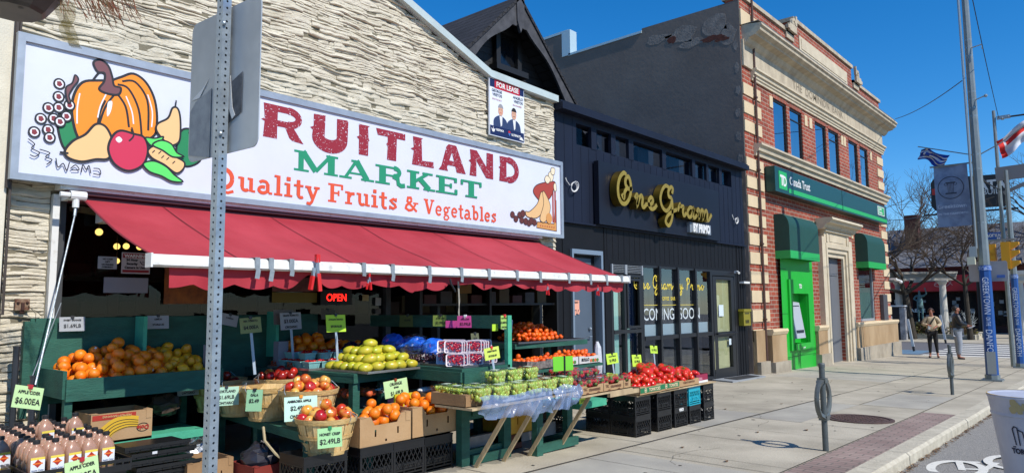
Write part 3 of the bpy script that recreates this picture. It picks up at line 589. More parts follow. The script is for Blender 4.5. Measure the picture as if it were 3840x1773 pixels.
# right hand picture: bananas, melon slice, crate
cols2 = ['#3a241c', '#c98f4e', '#a03c2c', '#d8b07a', '#5c2a22', '#e0d3b4']
st = Strokes(SF)
blob([(8.9, 2.72), (8.92, 2.8), (9.36, 2.8), (9.41, 3.2), (9.43, 3.2), (9.43, 2.68), (8.9, 2.7)], 1, .012, n=1)
st.poly(rect(9.32, 2.82, 9.36, 3.35), 2); st.poly(rect(9.38, 2.82, 9.42, 3.42), 2)
for i in range(7): st.poly([(8.98 + i * .06, 2.73), (9.0 + i * .06, 2.76), (9.01 + i * .06, 2.73)], 2)
blob([(8.82, 3.3), (8.95, 3.42), (9.38, 3.52), (9.36, 3.38), (9.25, 3.22), (9.05, 3.14), (8.9, 3.2)], 2, .014)
for p in ([(9.28, 3.5), (9.22, 3.62), (9.3, 3.68), (9.36, 3.58)], [(9.2, 3.46), (9.12, 3.52), (9.18, 3.6), (9.28, 3.54)], [(9.36, 3.46), (9.38, 3.36), (9.44, 3.38), (9.42, 3.5)], [(9.3, 3.64), (9.3, 3.74), (9.4, 3.74), (9.38, 3.64)]): blob(p, 5, .01)
blob([(9.02, 3.3), (8.92, 3.1), (8.72, 2.95), (8.62, 2.94), (8.66, 2.86), (8.9, 2.86), (9.06, 3.0), (9.1, 3.24)], 3, .012)
blob([(9.06, 3.3), (9.08, 3.1), (8.98, 2.86), (9.08, 2.8), (9.2, 2.9), (9.26, 3.1), (9.12, 3.3)], 3, .012)
for x, z_, r_ in ((8.3, 2.86, .05), (8.38, 2.8, .05), (8.47, 2.87, .05), (8.55, 2.9, .055), (8.52, 2.79, .05), (8.62, 2.78, .055), (8.7, 2.76, .05), (8.76, 2.8, .055), (8.84, 2.78, .05)): st.poly(arc(x, z_, r_, r_, 0, 340, 12), 4); st.line(arc(x, z_, r_, r_, 0, 360, 12), .01, 0, True)
st.poly(arc(9.22, 2.88, .08, .09, 0, 340, 14), 1)
part('painted_crate', st.mb, [mat('art2_%d' % i, c, .5) for i, c in enumerate(cols2)], sg, label='brown toned picture of bananas, melon slice and grapes beside a crate')
# poster FOR LEASE
ps = thing('lease_poster', 'FOR LEASE board with portraits of two men on the stone wall', 'sign', (8.37, 7.42, 4.1))
q = MB(); q.box(7.95, 8.79, 7.41, 7.44, 4.1, 5.02); part('board', q, mat('poster_white', '#d9dee6', .4), ps)
PF = frame((7.95, 7.4085, 4.1), (1, 0, 0), (0, -1, 0)); st = Strokes(PF)
st.poly(rect(.01, .78, .83, .91), 0); st.poly(rect(.01, .01, .83, .16), 0); st.poly(rect(.12, .77, .73, .915), 1); st.poly(rect(.135, .785, .715, .9), 2)
st.poly(rect(.135, .785, .715, .9), 1)
for cx_, hx, sk, hr in ((.26, .26, '#c99', 3), (.58, .56, '#b88', 4)):
    st.poly(smooth_pts([(cx_ - .17, .16), (cx_ - .16, .27), (cx_ - .06, .34), (cx_ + .04, .34), (cx_ + .14, .28), (cx_ + .17, .16)], 4), 5)
    st.poly([(cx_ - .03, .34), (cx_ + .04, .34), (cx_ + .03, .2), (cx_, .17)], 2); st.poly(arc(cx_, .43, .06, .085, 0, 350, 16), 6); st.poly(arc(cx_, .455, .064, .085, 12, 168, 10), hr)
    st.poly(rect(cx_ - .025, .39, cx_ + .025, .397), 1 if hr == 3 else 4); st.poly(rect(cx_ - .035, .44, cx_ - .015, .447), 4); st.poly(rect(cx_ + .015, .44, cx_ + .035, .447), 4)
st.poly(arc(.46, .105, .03, .035, 0, 180, 8), 1); st.poly([(.43, .1), (.49, .1), (.46, .05)], 7)
st.poly([(.06, .06), (.03, .12), (.07, .1), (.08, .15), (.09, .1), (.13, .12), (.1, .06)], 2); st.poly([(.7, .04), (.76, .09), (.82, .03)], 2)
part('picture', st.mb, [mat('navy', '#151d4a', .4), mat('poster_red', '#b31c26', .4), M_wht, mat('hair_grey', '#8c8c90', .7), mat('hair_black', '#1b1614', .7), mat('suit_blue', '#24375e', .6), mat('face_tone', '#c89a80', .6), mat('logo_blue', '#3f6cb0', .5)], ps)
q = MB(); q.add(text('FOR LEASE', .115, .0035, 0, .98, 'CENTER'), PF @ Matrix.Translation((.425, .802, .0045))); q.add(text('RE/MAX', .05, .002, 0, 1, 'LEFT'), PF @ Matrix.Translation((.15, .09, .0045))); q.add(text('ULTIMATE', .05, .002, 0, 1, 'LEFT'), PF @ Matrix.Translation((.51, .07, .0045))); part('heading', q, M_wht, ps)
q = MB(); 
for s_, x_, y_, sz in (('GEORGE', .05, .71, .062), ('VRETOS', .07, .645, .062), ('ANGELO', .56, .70, .062), ('VRETOS', .58, .635, .062)): q.add(text(s_, sz, .001), PF @ Matrix.Translation((x_, y_, .0045)))
part('names', q, mat('slate_ink', '#3b4a5c', .5), ps)
q = MB()
for s_, x_, y_ in (('416-716-3611', .06, .58), ('416-414-8450', .55, .575)): q.add(text(s_, .04, .0003), PF @ Matrix.Translation((x_, y_, .0045)))
part('phone_numbers', q, mat('red_grey_ink', '#a0525a', .5), ps)
# ---------------------------------------------------------------- awning
aw = thing('red_awning', 'red fabric awning with white front bar and wavy valance over the fruit stall', 'awning', (5.7, 6.6, 1.8))
q = MB(); nx, ny = 96, 14; X0, X1 = 2.29, 9.07; seams = [3.02, 4.22, 5.45, 6.7, 7.9]
def azf(x, t):
    z_ = 2.5 + (1.845 - 2.5) * t - .035 * math.sin(math.pi * t); 
    for s_ in seams: z_ += .014 * math.exp(-((x - s_) / .06) ** 2) * math.sin(math.pi * t)
    return z_ + .011 * math.sin(x * 4.1 + t * 4) * math.sin(math.pi * t) + .004 * math.sin(x * 13 - t * 9) * math.sin(math.pi * t) + .006 * math.sin((x + t * 1.3) * 9) * max(0, 1 - abs(t - .85) * 6) * .6
for i in range(nx + 1):
    for j in range(ny + 1):
        x = X0 + (X1 - X0) * i / nx; t = j / ny; q.v.append((x, 7.42 + (5.72 - 7.42) * t, azf(x, t)))
for i in range(nx):
    for j in range(ny): a = i * (ny + 1) + j; q.f.append((a, a + 1, a + ny + 2, a + ny + 1)); q.m.append(0)
part('canopy_fabric', q, M_red_fabric, aw, smooth=True)
q = MB()
for s_ in seams:
    for j in range(ny):
        t0, t1 = j / ny, (j + 1) / ny
        q.quad((s_ - .005, 7.42 - 1.7 * t0, azf(s_, t0) + .004), (s_ + .007, 7.42 - 1.7 * t0, azf(s_, t0) + .004), (s_ + .007, 7.42 - 1.7 * t1, azf(s_, t1) + .004), (s_ - .005, 7.42 - 1.7 * t1, azf(s_, t1) + .004))
for x0 in (X0, X1 - .02):
    for j in range(ny):
        t0, t1 = j / ny, (j + 1) / ny
        q.quad((x0, 7.42 - 1.7 * t0, azf(x0, t0) + .004), (x0 + .02, 7.42 - 1.7 * t0, azf(x0 + .02, t0) + .004), (x0 + .02, 7.42 - 1.7 * t1, azf(x0 + .02, t1) + .004), (x0, 7.42 - 1.7 * t1, azf(x0, t1) + .004))
part('seam', q, mat('seam_red', '#6a1420', .85), aw)
q = MB(); q.prism([(5.655, 1.78), (5.665, 1.845), (5.70, 1.865), (5.745, 1.85), (5.755, 1.79), (5.72, 1.765), (5.68, 1.763)], lambda u, v, t: (t, u, v), X0 - .02, X1 + .03)
part('front_bar', q, M_wht_dirty, aw)
q = MB(); q.box(X0 - .035, X0 - .02, 5.65, 5.76, 1.76, 1.87); q.box(X1 + .03, X1 + .045, 5.65, 5.76, 1.76, 1.87); split('end_cap', q, M_wht, aw)
va = MB(); n = 240; xa, xb = 2.43, X1
def vz(x):
    s_ = .04 * abs(math.sin(math.pi * (x - .1) / .36)); base = 1.645
    for c, a, wd in ((3.72, .1, .14), (4.55, .035, .3), (5.1, -.03, .25), (5.7, .06, .22), (2.75, -.02, .15), (3.3, -.01, .2), (6.6, .04, .25)): base += a * math.exp(-((x - c) / wd) ** 2)
    return base - s_ + (.018 if x > 5 else 0)
for i in range(n + 1):
    x = xa + (xb - xa) * i / n; zb = vz(x); wv = .018 * math.sin(x * 9.3) + .008 * math.sin(x * 23)
    for k in range(4): t = k / 3; va.v.append((x, 5.735 + wv * t + .01 * t, 1.775 + (zb - 1.775) * t))
for i in range(n):
    for k in range(3): a = i * 4 + k; va.f.append((a, a + 1, a + 5, a + 4)); va.m.append(0)
part('valance', va, M_red_fabric, aw, smooth=True)
q = MB(); q.tube([(2.18, 7.38, 2.47), (9.1, 7.38, 2.45)], .045, 12); part('roller', q, M_maroon, aw)
q = MB(); q.box(2.09, 9.07, 7.28, 7.44, 2.535, 2.585); part('hood', q, M_wht_dirty, aw)
q = MB(); q.box(2.15, 9.0, 7.3, 7.44, 2.5, 2.53); part('hood_underside', q, M_maroon, aw)
q = MB(); q.box(2.14, 2.2, 7.15, 7.42, 2.44, 2.5); q.tube([(2.14, 7.18, 2.47), (2.27, 7.18, 2.47)], .042, 12); q.tube([(2.19, 7.18, 2.47), (2.19, 7.18, 2.36)], .028, 10); q.tube([(2.06, 7.18, 2.47), (2.14, 7.18, 2.47)], .025, 8); part('gear_box', q, M_wht, aw)
q = MB(); q.tube([(2.19, 7.18, 2.36), (2.18, 7.16, 2.28)], .013, 8); q.tube([(2.18, 7.16, 2.28), (1.8, 6.62, .85)], .0075, 8); q.tube([(2.12, 7.2, 1.5), (1.84, 6.9, .86)], .004, 6); part('crank_rod', q, M_galv, aw)
q = MB()
for xb_ in (2.9, 8.4): q.beam((xb_, 7.35, 2.38), (xb_ + .7, 6.55, 2.08), .05, .035); q.beam((xb_ + .7, 6.55, 2.08), (xb_, 5.78, 1.82), .045, .03)
q.box(2.45, 2.62, 7.3, 7.46, 2.26, 2.44)
split('folding_arm', q, M_wht, aw)
q = MB()
for x, l_ in ((3.14, .08), (3.27, .1), (3.47, .05), (4.26, .03), (4.62, .07), (5.12, .08), (5.6, .06), (6.05, .03), (6.55, .03), (7.0, .04), (7.6, .04), (8.1, .05), (8.5, .05), (8.9, .0)):
    w_ = .028; q.box(x - w_, x + w_ * .6, 5.648, 5.655, 1.77, 1.868); q.box(x - w_, x + w_ * .6, 5.65, 5.76, 1.867, 1.873)
    if l_: q.obox((x - .005, 5.645, 1.77 - l_ / 2), (w_ * 1.5, .004, l_), Matrix.Rotation(.15, 3, 'Y'))
split('tape_strip', q, mat('duct_tape', '#8f969a', .4, metal=.3, var=.15, vs=30), aw)
for i, (x, z_, sc_, lb) in enumerate(((3.71, 1.7, 1.25, 'large red handled spring clamp gripping the awning bar near the middle left'), (4.3, 1.66, .6, 'small red tipped clamp hanging from the valance right of the larger clamp'), (7.1, 1.62, .55, 'small red tipped clip on the valance above the cherry tomato trays'), (8.22, 1.62, .55, 'small red tipped clip near the right end of the valance'))):
    t = thing('spring_clamp', lb, 'clamp', (x, 5.64, z_))
    q = MB(); q.beam((x, 5.63, z_ + .16 * sc_), (x + .01, 5.62, z_ + .02), .028 * sc_, .02 * sc_); q.beam((x - .03 * sc_, 5.62, z_ + .08 * sc_), (x - .04 * sc_, 5.62, z_ - .0), .022 * sc_, .018 * sc_); part('jaw', q, M_galv, t)
    q = MB(); q.beam((x + .01, 5.62, z_ + .04 * sc_), (x + .02 * sc_, 5.615, z_ - .09 * sc_), .034 * sc_, .026 * sc_); q.beam((x - .04 * sc_, 5.62, z_ + .02 * sc_), (x - .06 * sc_, 5.615, z_ - .08 * sc_), .028 * sc_, .022 * sc_); q.obox((x, 5.625, z_ + .15 * sc_), (.032 * sc_, .026 * sc_, .06 * sc_)); part('grip', q, mat('red_grip', '#c91f1f', .4), t)
q = MB()
for dx in (0, .012): q.tube([(5.6 + dx, 5.72, 1.72), (5.605 + dx, 5.71, 1.5), (5.6 - dx, 5.7, 1.36), (5.61 + dx, 5.7, 1.22)], .005, 5)
solo('cord', q, mat('cord', '#a49e90', .8), 'pale knotted cord hanging from the awning bar above the grapes', 'cord')
q = MB(); q.tube([(5.42, 5.66, 1.74), (5.43, 5.65, 1.68), (5.47, 5.64, 1.62), (5.48, 5.64, 1.6)], .012, 6); solo('black_hook', q, M_black, 'black plastic hook hanging from the valance left of the cord', 'hook')
# ---------------------------------------------------------------- wall with rectangular openings in an x-z plane
def holed(mb, x0, x1, z0, z1, y, yb, holes, mi=0):
    xs = sorted({x0, x1, *[h[0] for h in holes], *[h[1] for h in holes]}); zs = sorted({z0, z1, *[h[2] for h in holes], *[h[3] for h in holes]})
    for a, b in zip(xs, xs[1:]):
        for c, d in zip(zs, zs[1:]):
            mx, mz = (a + b) / 2, (c + d) / 2
            if any(h[0] < mx < h[1] and h[2] < mz < h[3] for h in holes): continue
            mb.quad((a, y, c), (b, y, c), (b, y, d), (a, y, d), mi=mi)
    for a, b, c, d in holes:
        mb.quad((a, y, c), (a, yb, c), (a, yb, d), (a, y, d), mi=mi); mb.quad((b, y, c), (b, y, d), (b, yb, d), (b, yb, c), mi=mi)
        mb.quad((a, y, d), (a, yb, d), (b, yb, d), (b, y, d), mi=mi); mb.quad((a, y, c), (b, y, c), (b, yb, c), (a, yb, c), mi=mi)
    return mb
# ---------------------------------------------------------------- navy clad cafe
M_navy = mat('navy_cladding', '#141b2c', .6, spec=.25, var=.16, vs=1.6, stretch=(1, 1, .3))
M_navy_l = mat('navy_board', '#121724', .5, spec=.3, var=.1, vs=1.5)
M_blk = mat('black_cladding', '#101115', .6, spec=.25, var=.14, vs=3)
M_frame = mat('charcoal_frame', '#1d1e22', .4)
cf = thing('navy_cafe_building', 'low cafe front with dark navy metal cladding, flat canopy, slot windows and black framed glazing', 'building', (13.7, 7.5, 0))
q = MB()
slots = [(10.37, 10.84), (11.01, 11.51), (11.67, 12.15), (12.33, 13.5), (13.66, 14.88), (15.03, 15.6), (15.71, 16.29), (16.44, 17.0)]
lower = [(10.14, 11.08, -.4, 2.44), (11.41, 12.53, -.3, 2.03), (12.53, 15.7, -.3, 2.24), (15.7, 17.0, -.4, 2.24)]
holed(q, 9.7, 17.65, 2.9, 4.9, 7.5, 7.75, [(10.37, 17.0, 4.35, 4.76)])
part('upper_wall', q, M_navy, cf)
q = MB(); holed(q, 9.7, 17.65, -.5, 2.9, 7.505, 7.72, lower); part('lower_wall', q, M_blk, cf)
q = MB(); x = 9.75
while x < 17.6:   # standing seams of the metal sheet
    if not 10.8 < x < 15.95: q.box(x, x + .01, 7.495, 7.5, 2.925, 4.34)
    else: q.box(x, x + .01, 7.495, 7.5, 4.15, 4.34)
    if x < 10.3 or x > 17.05: q.box(x, x + .01, 7.495, 7.5, 4.34, 4.86)
    x += .25
part('wall_ribs', q, M_navy, cf)
q = MB(); x = 11.3
while x < 17.6: q.box(x, x + .008, 7.5, 7.505, 2.3, 2.89); x += .2
q.box(11.2, 11.212, 7.494, 7.505, -.3, 2.89); q.box(9.9, 9.91, 7.494, 7.505, -.3, 2.89); 
for x in (17.15, 17.3, 17.45): q.box(x, x + .012, 7.494, 7.505, -.4, 2.89)
part('lower_ribs', q, M_blk, cf)
q = MB(); q.box(9.71, 17.66, 7.44, 7.52, 2.895, 2.925); part('ledge', q, M_navy, cf)
q = MB(); q.box(9.71, 17.68, 7.3, 7.8, 4.87, 4.99); q.box(9.71, 17.68, 7.34, 7.82, 4.99, 5.03)
for x in (10.4, 12.1, 13.8, 15.4, 16.6): q.lathe([(.001, 0), (.03, 0), (.03, .01)], (x, 7.4, 4.862), 10)
part('canopy', q, M_navy, cf)
q = MB(); 
for a, b in zip(slots, slots[1:]): q.box(a[1], b[0], 7.49, 7.56, 4.35, 4.76)
for a in slots: q.box(a[0] + (a[1] - a[0]) * .45, a[0] + (a[1] - a[0]) * .95, 7.8, 7.9, 4.3, 4.8) if a[1] - a[0] < .8 else q.box(a[1] - .5, a[1] - .05, 7.8, 7.9, 4.3, 4.8)
q.box(10.37, 17, 7.5, 7.54, 4.35, 4.365)
split('mullion', q, M_navy, cf)
q = MB(); q.quad((10.37, 7.6, 4.35), (17, 7.6, 4.35), (17, 7.6, 4.76), (10.37, 7.6, 4.76)); part('slot_pane', q, glass('slot_glass', (.8, .8, .82), .0), cf)
q = MB(); q.box(13.9, 14.2, 8.6, 9.2, 4.5, 4.52); q.lathe([(.001, .16), (.05, .15), (.07, .1), (.07, .03), (.03, 0), (.03, -.08)], (14.42, 7.95, 4.42), 14); part('rooftop_lamp', q, mat('lamp_pale', '#b8c4d0', .4), cf)
q = MB(); q.box(9.72, 17.6, 7.72, 7.76, -.5, 2.3); q.box(9.72, 17.6, 11.0, 11.1, -.5, 2.9); q.box(9.72, 9.8, 7.76, 11, -.5, 2.9); q.box(17.5, 17.6, 7.76, 11, -.5, 2.9); q.box(9.72, 17.6, 7.76, 11, 2.8, 2.9)
q.v = q.v[8:]; q.f = [tuple(i - 8 for i in f) for f in q.f[6:]]; q.m = q.m[6:]; part('interior_room', q, mat('cafe_interior', '#242528', .8, var=.2, vs=2), cf)
# grey service door
q = MB(); q.box(10.18, 10.9, 7.6, 7.64, -.3, 2.3); d = part('door', q, mat('grey_door', '#4c5866', .5, var=.05, vs=2), cf, label='plain slate grey service door')
q = MB()
for z_ in (.87, 1.01): q.lathe([(.001, 0), (.035, .0), (.035, .02)], (0, 0, 0), 10); 
q = MB(); q.sphere((10.8, 7.57, 1.01), .03, 8, 6); q.tube([(10.8, 7.6, .87), (10.8, 7.54, .87), (10.72, 7.54, .87)], .012, 6); part('handle', q, M_galv, d)
q = MB(); q.box(10.13, 10.18, 7.46, 7.66, -.3, 2.36); q.box(10.13, 11.1, 7.46, 7.66, 2.36, 2.44); q.box(11.04, 11.1, 7.46, 7.66, -.3, 2.36); part('door_frame', q, mat('pale_steel_frame', '#7f8f9f', .4, metal=.3), cf)
q = MB(); q.box(10.9, 11.04, 7.62, 7.66, -.3, 2.36); q.box(10.18, 10.9, 7.62, 7.66, 2.3, 2.36); part('door_side_panel', q, M_blk, cf)
# glazing
fr = MB()
def bar(x0, x1, z0, z1, y=7.5, d=.09): fr.box(x0, x1, y, y + d, z0, z1)
for x in (11.41, 11.87, 12.47): bar(x, x + .075, -.3, 2.03)
bar(12.54, 12.6, -.3, 2.24)
for x in (13.24, 14.03, 14.85): bar(x - .035, x + .035, -.3, 2.24, 7.47, .1)
bar(15.62, 15.72, -.3, 2.24); bar(12.6, 15.62, 2.2, 2.24); bar(12.6, 15.62, .72, .8, 7.485); bar(12.6, 15.62, -.35, -.22, 7.49); bar(11.48, 12.47, .89, .96, 7.49); bar(11.48, 12.47, 1.98, 2.03); bar(11.48, 12.47, -.3, -.2)
bar(16.92, 17.0, -.4, 2.24); bar(15.72, 16.92, 2.12, 2.24)
part('glazing_frame', fr, M_frame, cf)
q = MB(); q.box(11.95, 12.0, 7.48, 7.52, .98, 1.96); q.box(12.4, 12.45, 7.48, 7.52, .98, 1.96); q.box(12.0, 12.4, 7.48, 7.52, .98, 1.03); q.box(12.0, 12.4, 7.48, 7.52, 1.91, 1.96); part('casement', q, M_frame, cf)
q = MB()
for i in range(5):
    for x0, x1 in ((11.45, 11.88), (11.95, 12.5)): q.obox(((x0 + x1) / 2, 7.5, 2.07 + i * .032), (x1 - x0, .03, .006), Matrix.Rotation(-.6, 3, 'X'))
q.box(11.41, 11.45, 7.47, 7.52, 2.03, 2.22); q.box(11.88, 11.95, 7.47, 7.52, 2.03, 2.22); q.box(12.5, 12.54, 7.47, 7.52, 2.03, 2.22); part('vent_louvre', q, mat('louvre_grey', '#8e949a', .5), cf)
q = MB(); q.box(11.45, 12.54, 7.54, 7.56, 2.03, 2.24); part('vent_backing', q, M_black, cf)
q = MB()
for x0, x1, z0, z1 in ((11.48, 11.87, -.2, .89), (11.48, 11.87, .96, 1.98), (11.945, 12.47, -.2, .89), (11.945, 12.47, .96, 1.98), (12.6, 13.2, -.22, .72), (13.28, 13.99, -.22, .72), (14.07, 14.81, -.22, .72), (14.89, 15.62, -.22, .72), (12.6, 13.2, .8, 2.2), (13.28, 13.99, .8, 2.2), (14.07, 14.81, .8, 2.2), (14.89, 15.62, .8, 2.2)):
    q.quad((x0, 7.545, z0), (x1, 7.545, z0), (x1, 7.545, z1), (x0, 7.545, z1))
split('glass_pane', q, glass('cafe_glass', (.8, .83, .85), .14, 0), cf)
q = MB()
for x0, x1 in ((11.48, 11.8), (11.97, 12.2)):
    n = 14
    for i in range(n):
        xa, xb = x0 + (x1 - x0) * i / n, x0 + (x1 - x0) * (i + 1) / n; ya, yb = 7.62 + .015 * math.sin(i * 2.1), 7.62 + .015 * math.sin((i + 1) * 2.1)
        q.quad((xa, ya, -.2), (xb, yb, -.2), (xb, yb, 1.95), (xa, ya, 1.95))
part('paper_blind', q, mat('aqua_paper', '#a8d8cc', .8), cf, label='pale aqua paper covering the narrow panes')
q = MB(); q.box(12.58, 15.6, 7.6, 7.61, .8, 1.03); part('white_sill_board', q, mat('sill_board', '#a9c0c8', .7), cf)
q = MB(); q.box(12.58, 15.6, 7.66, 7.67, .72, .86); part('pale_sheet', q, mat('pale_sheet', '#b8ccd2', .7), cf)
q = MB(); q.box(12.58, 15.64, 7.78, 7.79, -.3, 2.24); part('backing_banner', q, mat('banner_charcoal', '#26292e', .7, var=.1, vs=2), cf)
q = MB(); q.add(text('COMING', .355, .0, 0, .9), FRONT(12.62, 7.542, 1.12)); q.add(text('SOON', .355, .0, 0, .98), FRONT(14.12, 7.542, 1.12)); part('window_lettering', q, mat('letter_white', '#c3ccd0', .6), cf, label='white COMING SOON lettering in the cafe window')
# script lettering generator (monoline)
def script(st, wd, x, y, h, words, kx=1.):
    SC = {
     'O': (1.15, [[(.62, 1.62), (.45, 1.7), (.2, 1.4), (.06, .9), (.1, .35), (.32, .05), (.6, .12), (.86, .6), (.9, 1.2), (.76, 1.56), (.58, 1.4), (.56, 1.1), (.74, .9), (1.0, .95)], [(.3, .55), (.42, .35), (.5, .7), (.72, 1.0)]]),
     'n': (.82, [[(0, .45), (.14, .68), (.2, .5), (.16, .1), (.3, .5), (.46, .68), (.54, .5), (.5, .16), (.62, .06), (.84, .3)]]),
     'e': (.72, [[(0, .25), (.3, .3), (.46, .52), (.34, .7), (.16, .5), (.18, .18), (.36, .04), (.58, .14), (.74, .34)]]),
     'G': (1.2, [[(.66, 1.62), (.42, 1.7), (.18, 1.36), (.06, .85), (.16, .36), (.44, .16), (.7, .5), (.84, 1.0)], [(.84, 1.3), (.9, 1.6), (.78, 1.7), (.6, 1.4), (.62, 1.08), (.8, .98), (.84, .4), (.78, -.3), (.56, -.72), (.36, -.5), (.52, -.1), (.86, .2), (1.14, .36)]]),
     'r': (.6, [[(0, .3), (.16, .74), (.22, .62), (.4, .64), (.36, .3), (.44, .06), (.62, .28)]]),
     'a': (.78, [[(.52, .6), (.3, .68), (.1, .36), (.16, .06), (.36, .12), (.54, .6), (.5, .2), (.6, .04), (.8, .28)]]),
     'm': (1.18, [[(0, .45), (.12, .68), (.2, .5), (.16, .1), (.3, .52), (.42, .68), (.5, .5), (.46, .1), (.6, .52), (.74, .68), (.82, .5), (.8, .16), (.9, .05), (1.16, .5)]]),
     'b': (.72, [[(0, .2), (.28, .8), (.34, 1.4), (.2, 1.5), (.12, .9), (.14, .2), (.3, .04), (.46, .2), (.44, .52), (.26, .46)], [(.44, .5), (.72, .5)]]),
     'y': (.76, [[(0, .5), (.1, .68), (.14, .2), (.28, .1), (.48, .66), (.4, -.3), (.2, -.7), (.06, -.5), (.3, -.1), (.74, .3)]]),
     'P': (.95, [[(.34, 1.5), (.3, .8), (.2, 0)], [(.1, 1.2), (.3, 1.56), (.7, 1.5), (.74, 1.1), (.5, .8), (.26, .8)]]),
     'i': (.42, [[(0, .3), (.16, .66), (.14, .14), (.24, .04), (.44, .3)], [(.2, .92), (.22, .98)]]),
     'o': (.7, [[(.42, .62), (.22, .66), (.08, .36), (.2, .06), (.42, .16), (.46, .5), (.34, .6), (.5, .5), (.7, .54)]]), ' ': (.5, [])}
    for c in words:
        adv, L = SC[c]
        for p in L: st.line(smooth_pts([(x + u * h * kx, y + v * h) for u, v in p], 5), wd)
        x += adv * h * kx
    return x
st = Strokes(FRONT(0, 7.543, 0)); script(st, .028, 12.3, 1.76, .165, 'One Gram by Primo', 1.4)
q = st.mb; q.add(text('COFFEE  BAR', .11, .001), FRONT(13.33, 7.542, 1.53)); q.box(12.6, 14.9, 7.541, 7.543, 1.425, 1.435)
part('window_script', q, mat('yellow_lettering', '#d8c24a', .6), cf, label='yellow script lettering and rule in the cafe window')
# entrance door
q = MB(); holed(q, 15.74, 16.9, -.36, 2.1, 7.5, 7.56, [(15.92, 16.72, -.08, .66), (15.92, 16.72, .78, 2.02)]); d = part('door', q, M_frame, cf, label='black framed glass entrance door with papered upper pane')
q = MB(); q.quad((15.92, 7.545, .78), (16.72, 7.545, .78), (16.72, 7.545, 2.02), (15.92, 7.545, 2.02)); q.quad((15.92, 7.545, -.08), (16.72, 7.545, -.08), (16.72, 7.545, .66), (15.92, 7.545, .66)); part('door_pane', q, glass('door_glass', (.85, .87, .85), .1), d)
q = MB(); q.box(15.9, 16.74, 7.57, 7.575, .76, 2.04); q.box(15.9, 16.74, 7.6, 7.605, -.1, .68); part('door_paper', q, mat('cream_paper', '#b8b98c', .8, var=.06, vs=3, bump=.1, bs=6), d)
q = MB(); q.tube([(15.8, 7.44, .74), (16.86, 7.44, .74)], .016, 8); q.box(15.84, 15.88, 7.43, 7.5, .72, .76); q.box(16.8, 16.84, 7.43, 7.5, .72, .76); part('push_bar', q, M_frame, d)
q = MB(); q.box(16.1, 16.35, 7.538, 7.542, 1.15, 1.42); q.box(16.6, 16.72, 7.538, 7.542, .45, .6); part('notice_sheet', q, mat('pale_blue_sheet', '#c3d0d8', .7), d)
# sign board with gold script
sb = thing('cafe_sign_board', 'wide navy sign board with raised gold script letters on the cafe front', 'sign', (13.35, 7.4, 2.9))
q = MB(); q.box(10.86, 15.93, 7.36, 7.47, 2.93, 4.12); part('board', q, M_navy_l, sb)
M_gold = mat('brushed_gold', '#b8993f', .38, metal=.6, var=.15, vs=9); M_golds = mat('gold_return', '#7d6b28', .28, metal=.8)
for wd_, x0_, z_, h_, k_ in (('One', 11.2, 3.33, .36, 1.5), ('Gram', 12.78, 3.31, .34, 1.854)):
    st = Strokes(FRONT(0, 7.34, 0), .16); script(st, .08, x0_, z_, h_, wd_, k_); part('gold_script', st.mb, [M_gold, M_golds], sb, label='raised gold script letters reading ' + wd_)
q = MB(); q.add(text('BY PRIMO', .25, .012, .03, .74), FRONT(14.32, 7.26, 3.04)); part('small_lettering', q, M_wht, sb); q = MB(); q.box(14.26, 15.28, 7.28, 7.36, 3.02, 3.24); part('lettering_backing', q, mat('grey_return', '#77828e', .5), sb)
for x, z_, s_, lb in ((10.19, 3.55, 1., 'coiled white cable dangling on the navy wall left of the gold sign'), (17.06, 3.52, .8, 'coiled white cable on the navy wall right of the gold sign')):
    q = MB()
    for k in range(3): q.tube([(x + s_ * (.09 + .012 * k) * math.cos(a * .45), 7.44 - .012 * k, z_ + s_ * (.075 + .012 * k) * math.sin(a * .45 + k * .2)) for a in range(15)], .006, 5)
    q.tube([(x - .1 * s_, 7.46, z_ + .02), (x - .2 * s_, 7.45, z_ + .08), (x - .22 * s_, 7.46, z_ + .14)], .008, 5)
    solo('cable_coil', q, M_wht, lb, 'cable')
q = MB(); q.box(16.95, 17.03, 7.42, 7.5, 2.2, 2.26); q.tube([(16.98, 7.44, 2.23), (16.88, 7.34, 2.2)], .03, 8); solo('security_camera', q, M_wht, 'small white security camera above the cafe entrance door', 'camera')
q = MB(); q.prism([(17.1, .9), (17.1, 1.26), (17.5, 1.26), (17.52, .9)], lambda u, v, t: (u, t, v), 7.36, 7.49, 0)
q.prism([(17.08, 1.25), (17.1, 1.31), (17.5, 1.31), (17.54, 1.25)], lambda u, v, t: (u, t, v), 7.34, 7.49, 0)
for i in range(3): q.box(17.2 + i * .08, 17.24 + i * .08, 7.352, 7.36, .96, 1.04, mi=1)
q.box(17.17, 17.43, 7.354, 7.36, 1.19, 1.215, mi=1); solo('mailbox', q, [mat('olive_yellow', '#827a1e', .45), M_ink], 'olive yellow metal mailbox on the dark wall right of the cafe door', 'mailbox')
q = MB(); q.box(17.25, 17.6, 7.38, 7.5, 1.95, 2.0); solo('wall_light', q, M_wht, 'small white flat light fitting on the dark pier above the mailbox', 'light')
q = MB(); q.prism([(15.3, 6.9), (17.3, 6.95), (17.65, 7.46), (15.45, 7.46)], lambda u, v, t: (u, v, g(u) + t), .0, .03, 0); q.prism([(15.75, 6.98), (17.05, 7.0), (17.2, 7.36), (15.85, 7.36)], lambda u, v, t: (u, v, g(u) + t), .031, .042, 1)
solo('door_ramp_mat', q, [mat('grey_ramp', '#8d9296', .8), mat('mat_dark', '#2c2c2e', .95, bump=.3, bs=80)], 'grey threshold ramp with a dark door mat at the cafe entrance', 'door mat')
t = thing('rent_notice', 'salmon FOR RENT notice with torn tabs taped on the grey service door', 'notice', (10.35, 7.58, 1.4))
q = MB(); q.box(10.2, 10.49, 7.585, 7.59, 1.36, 1.53)
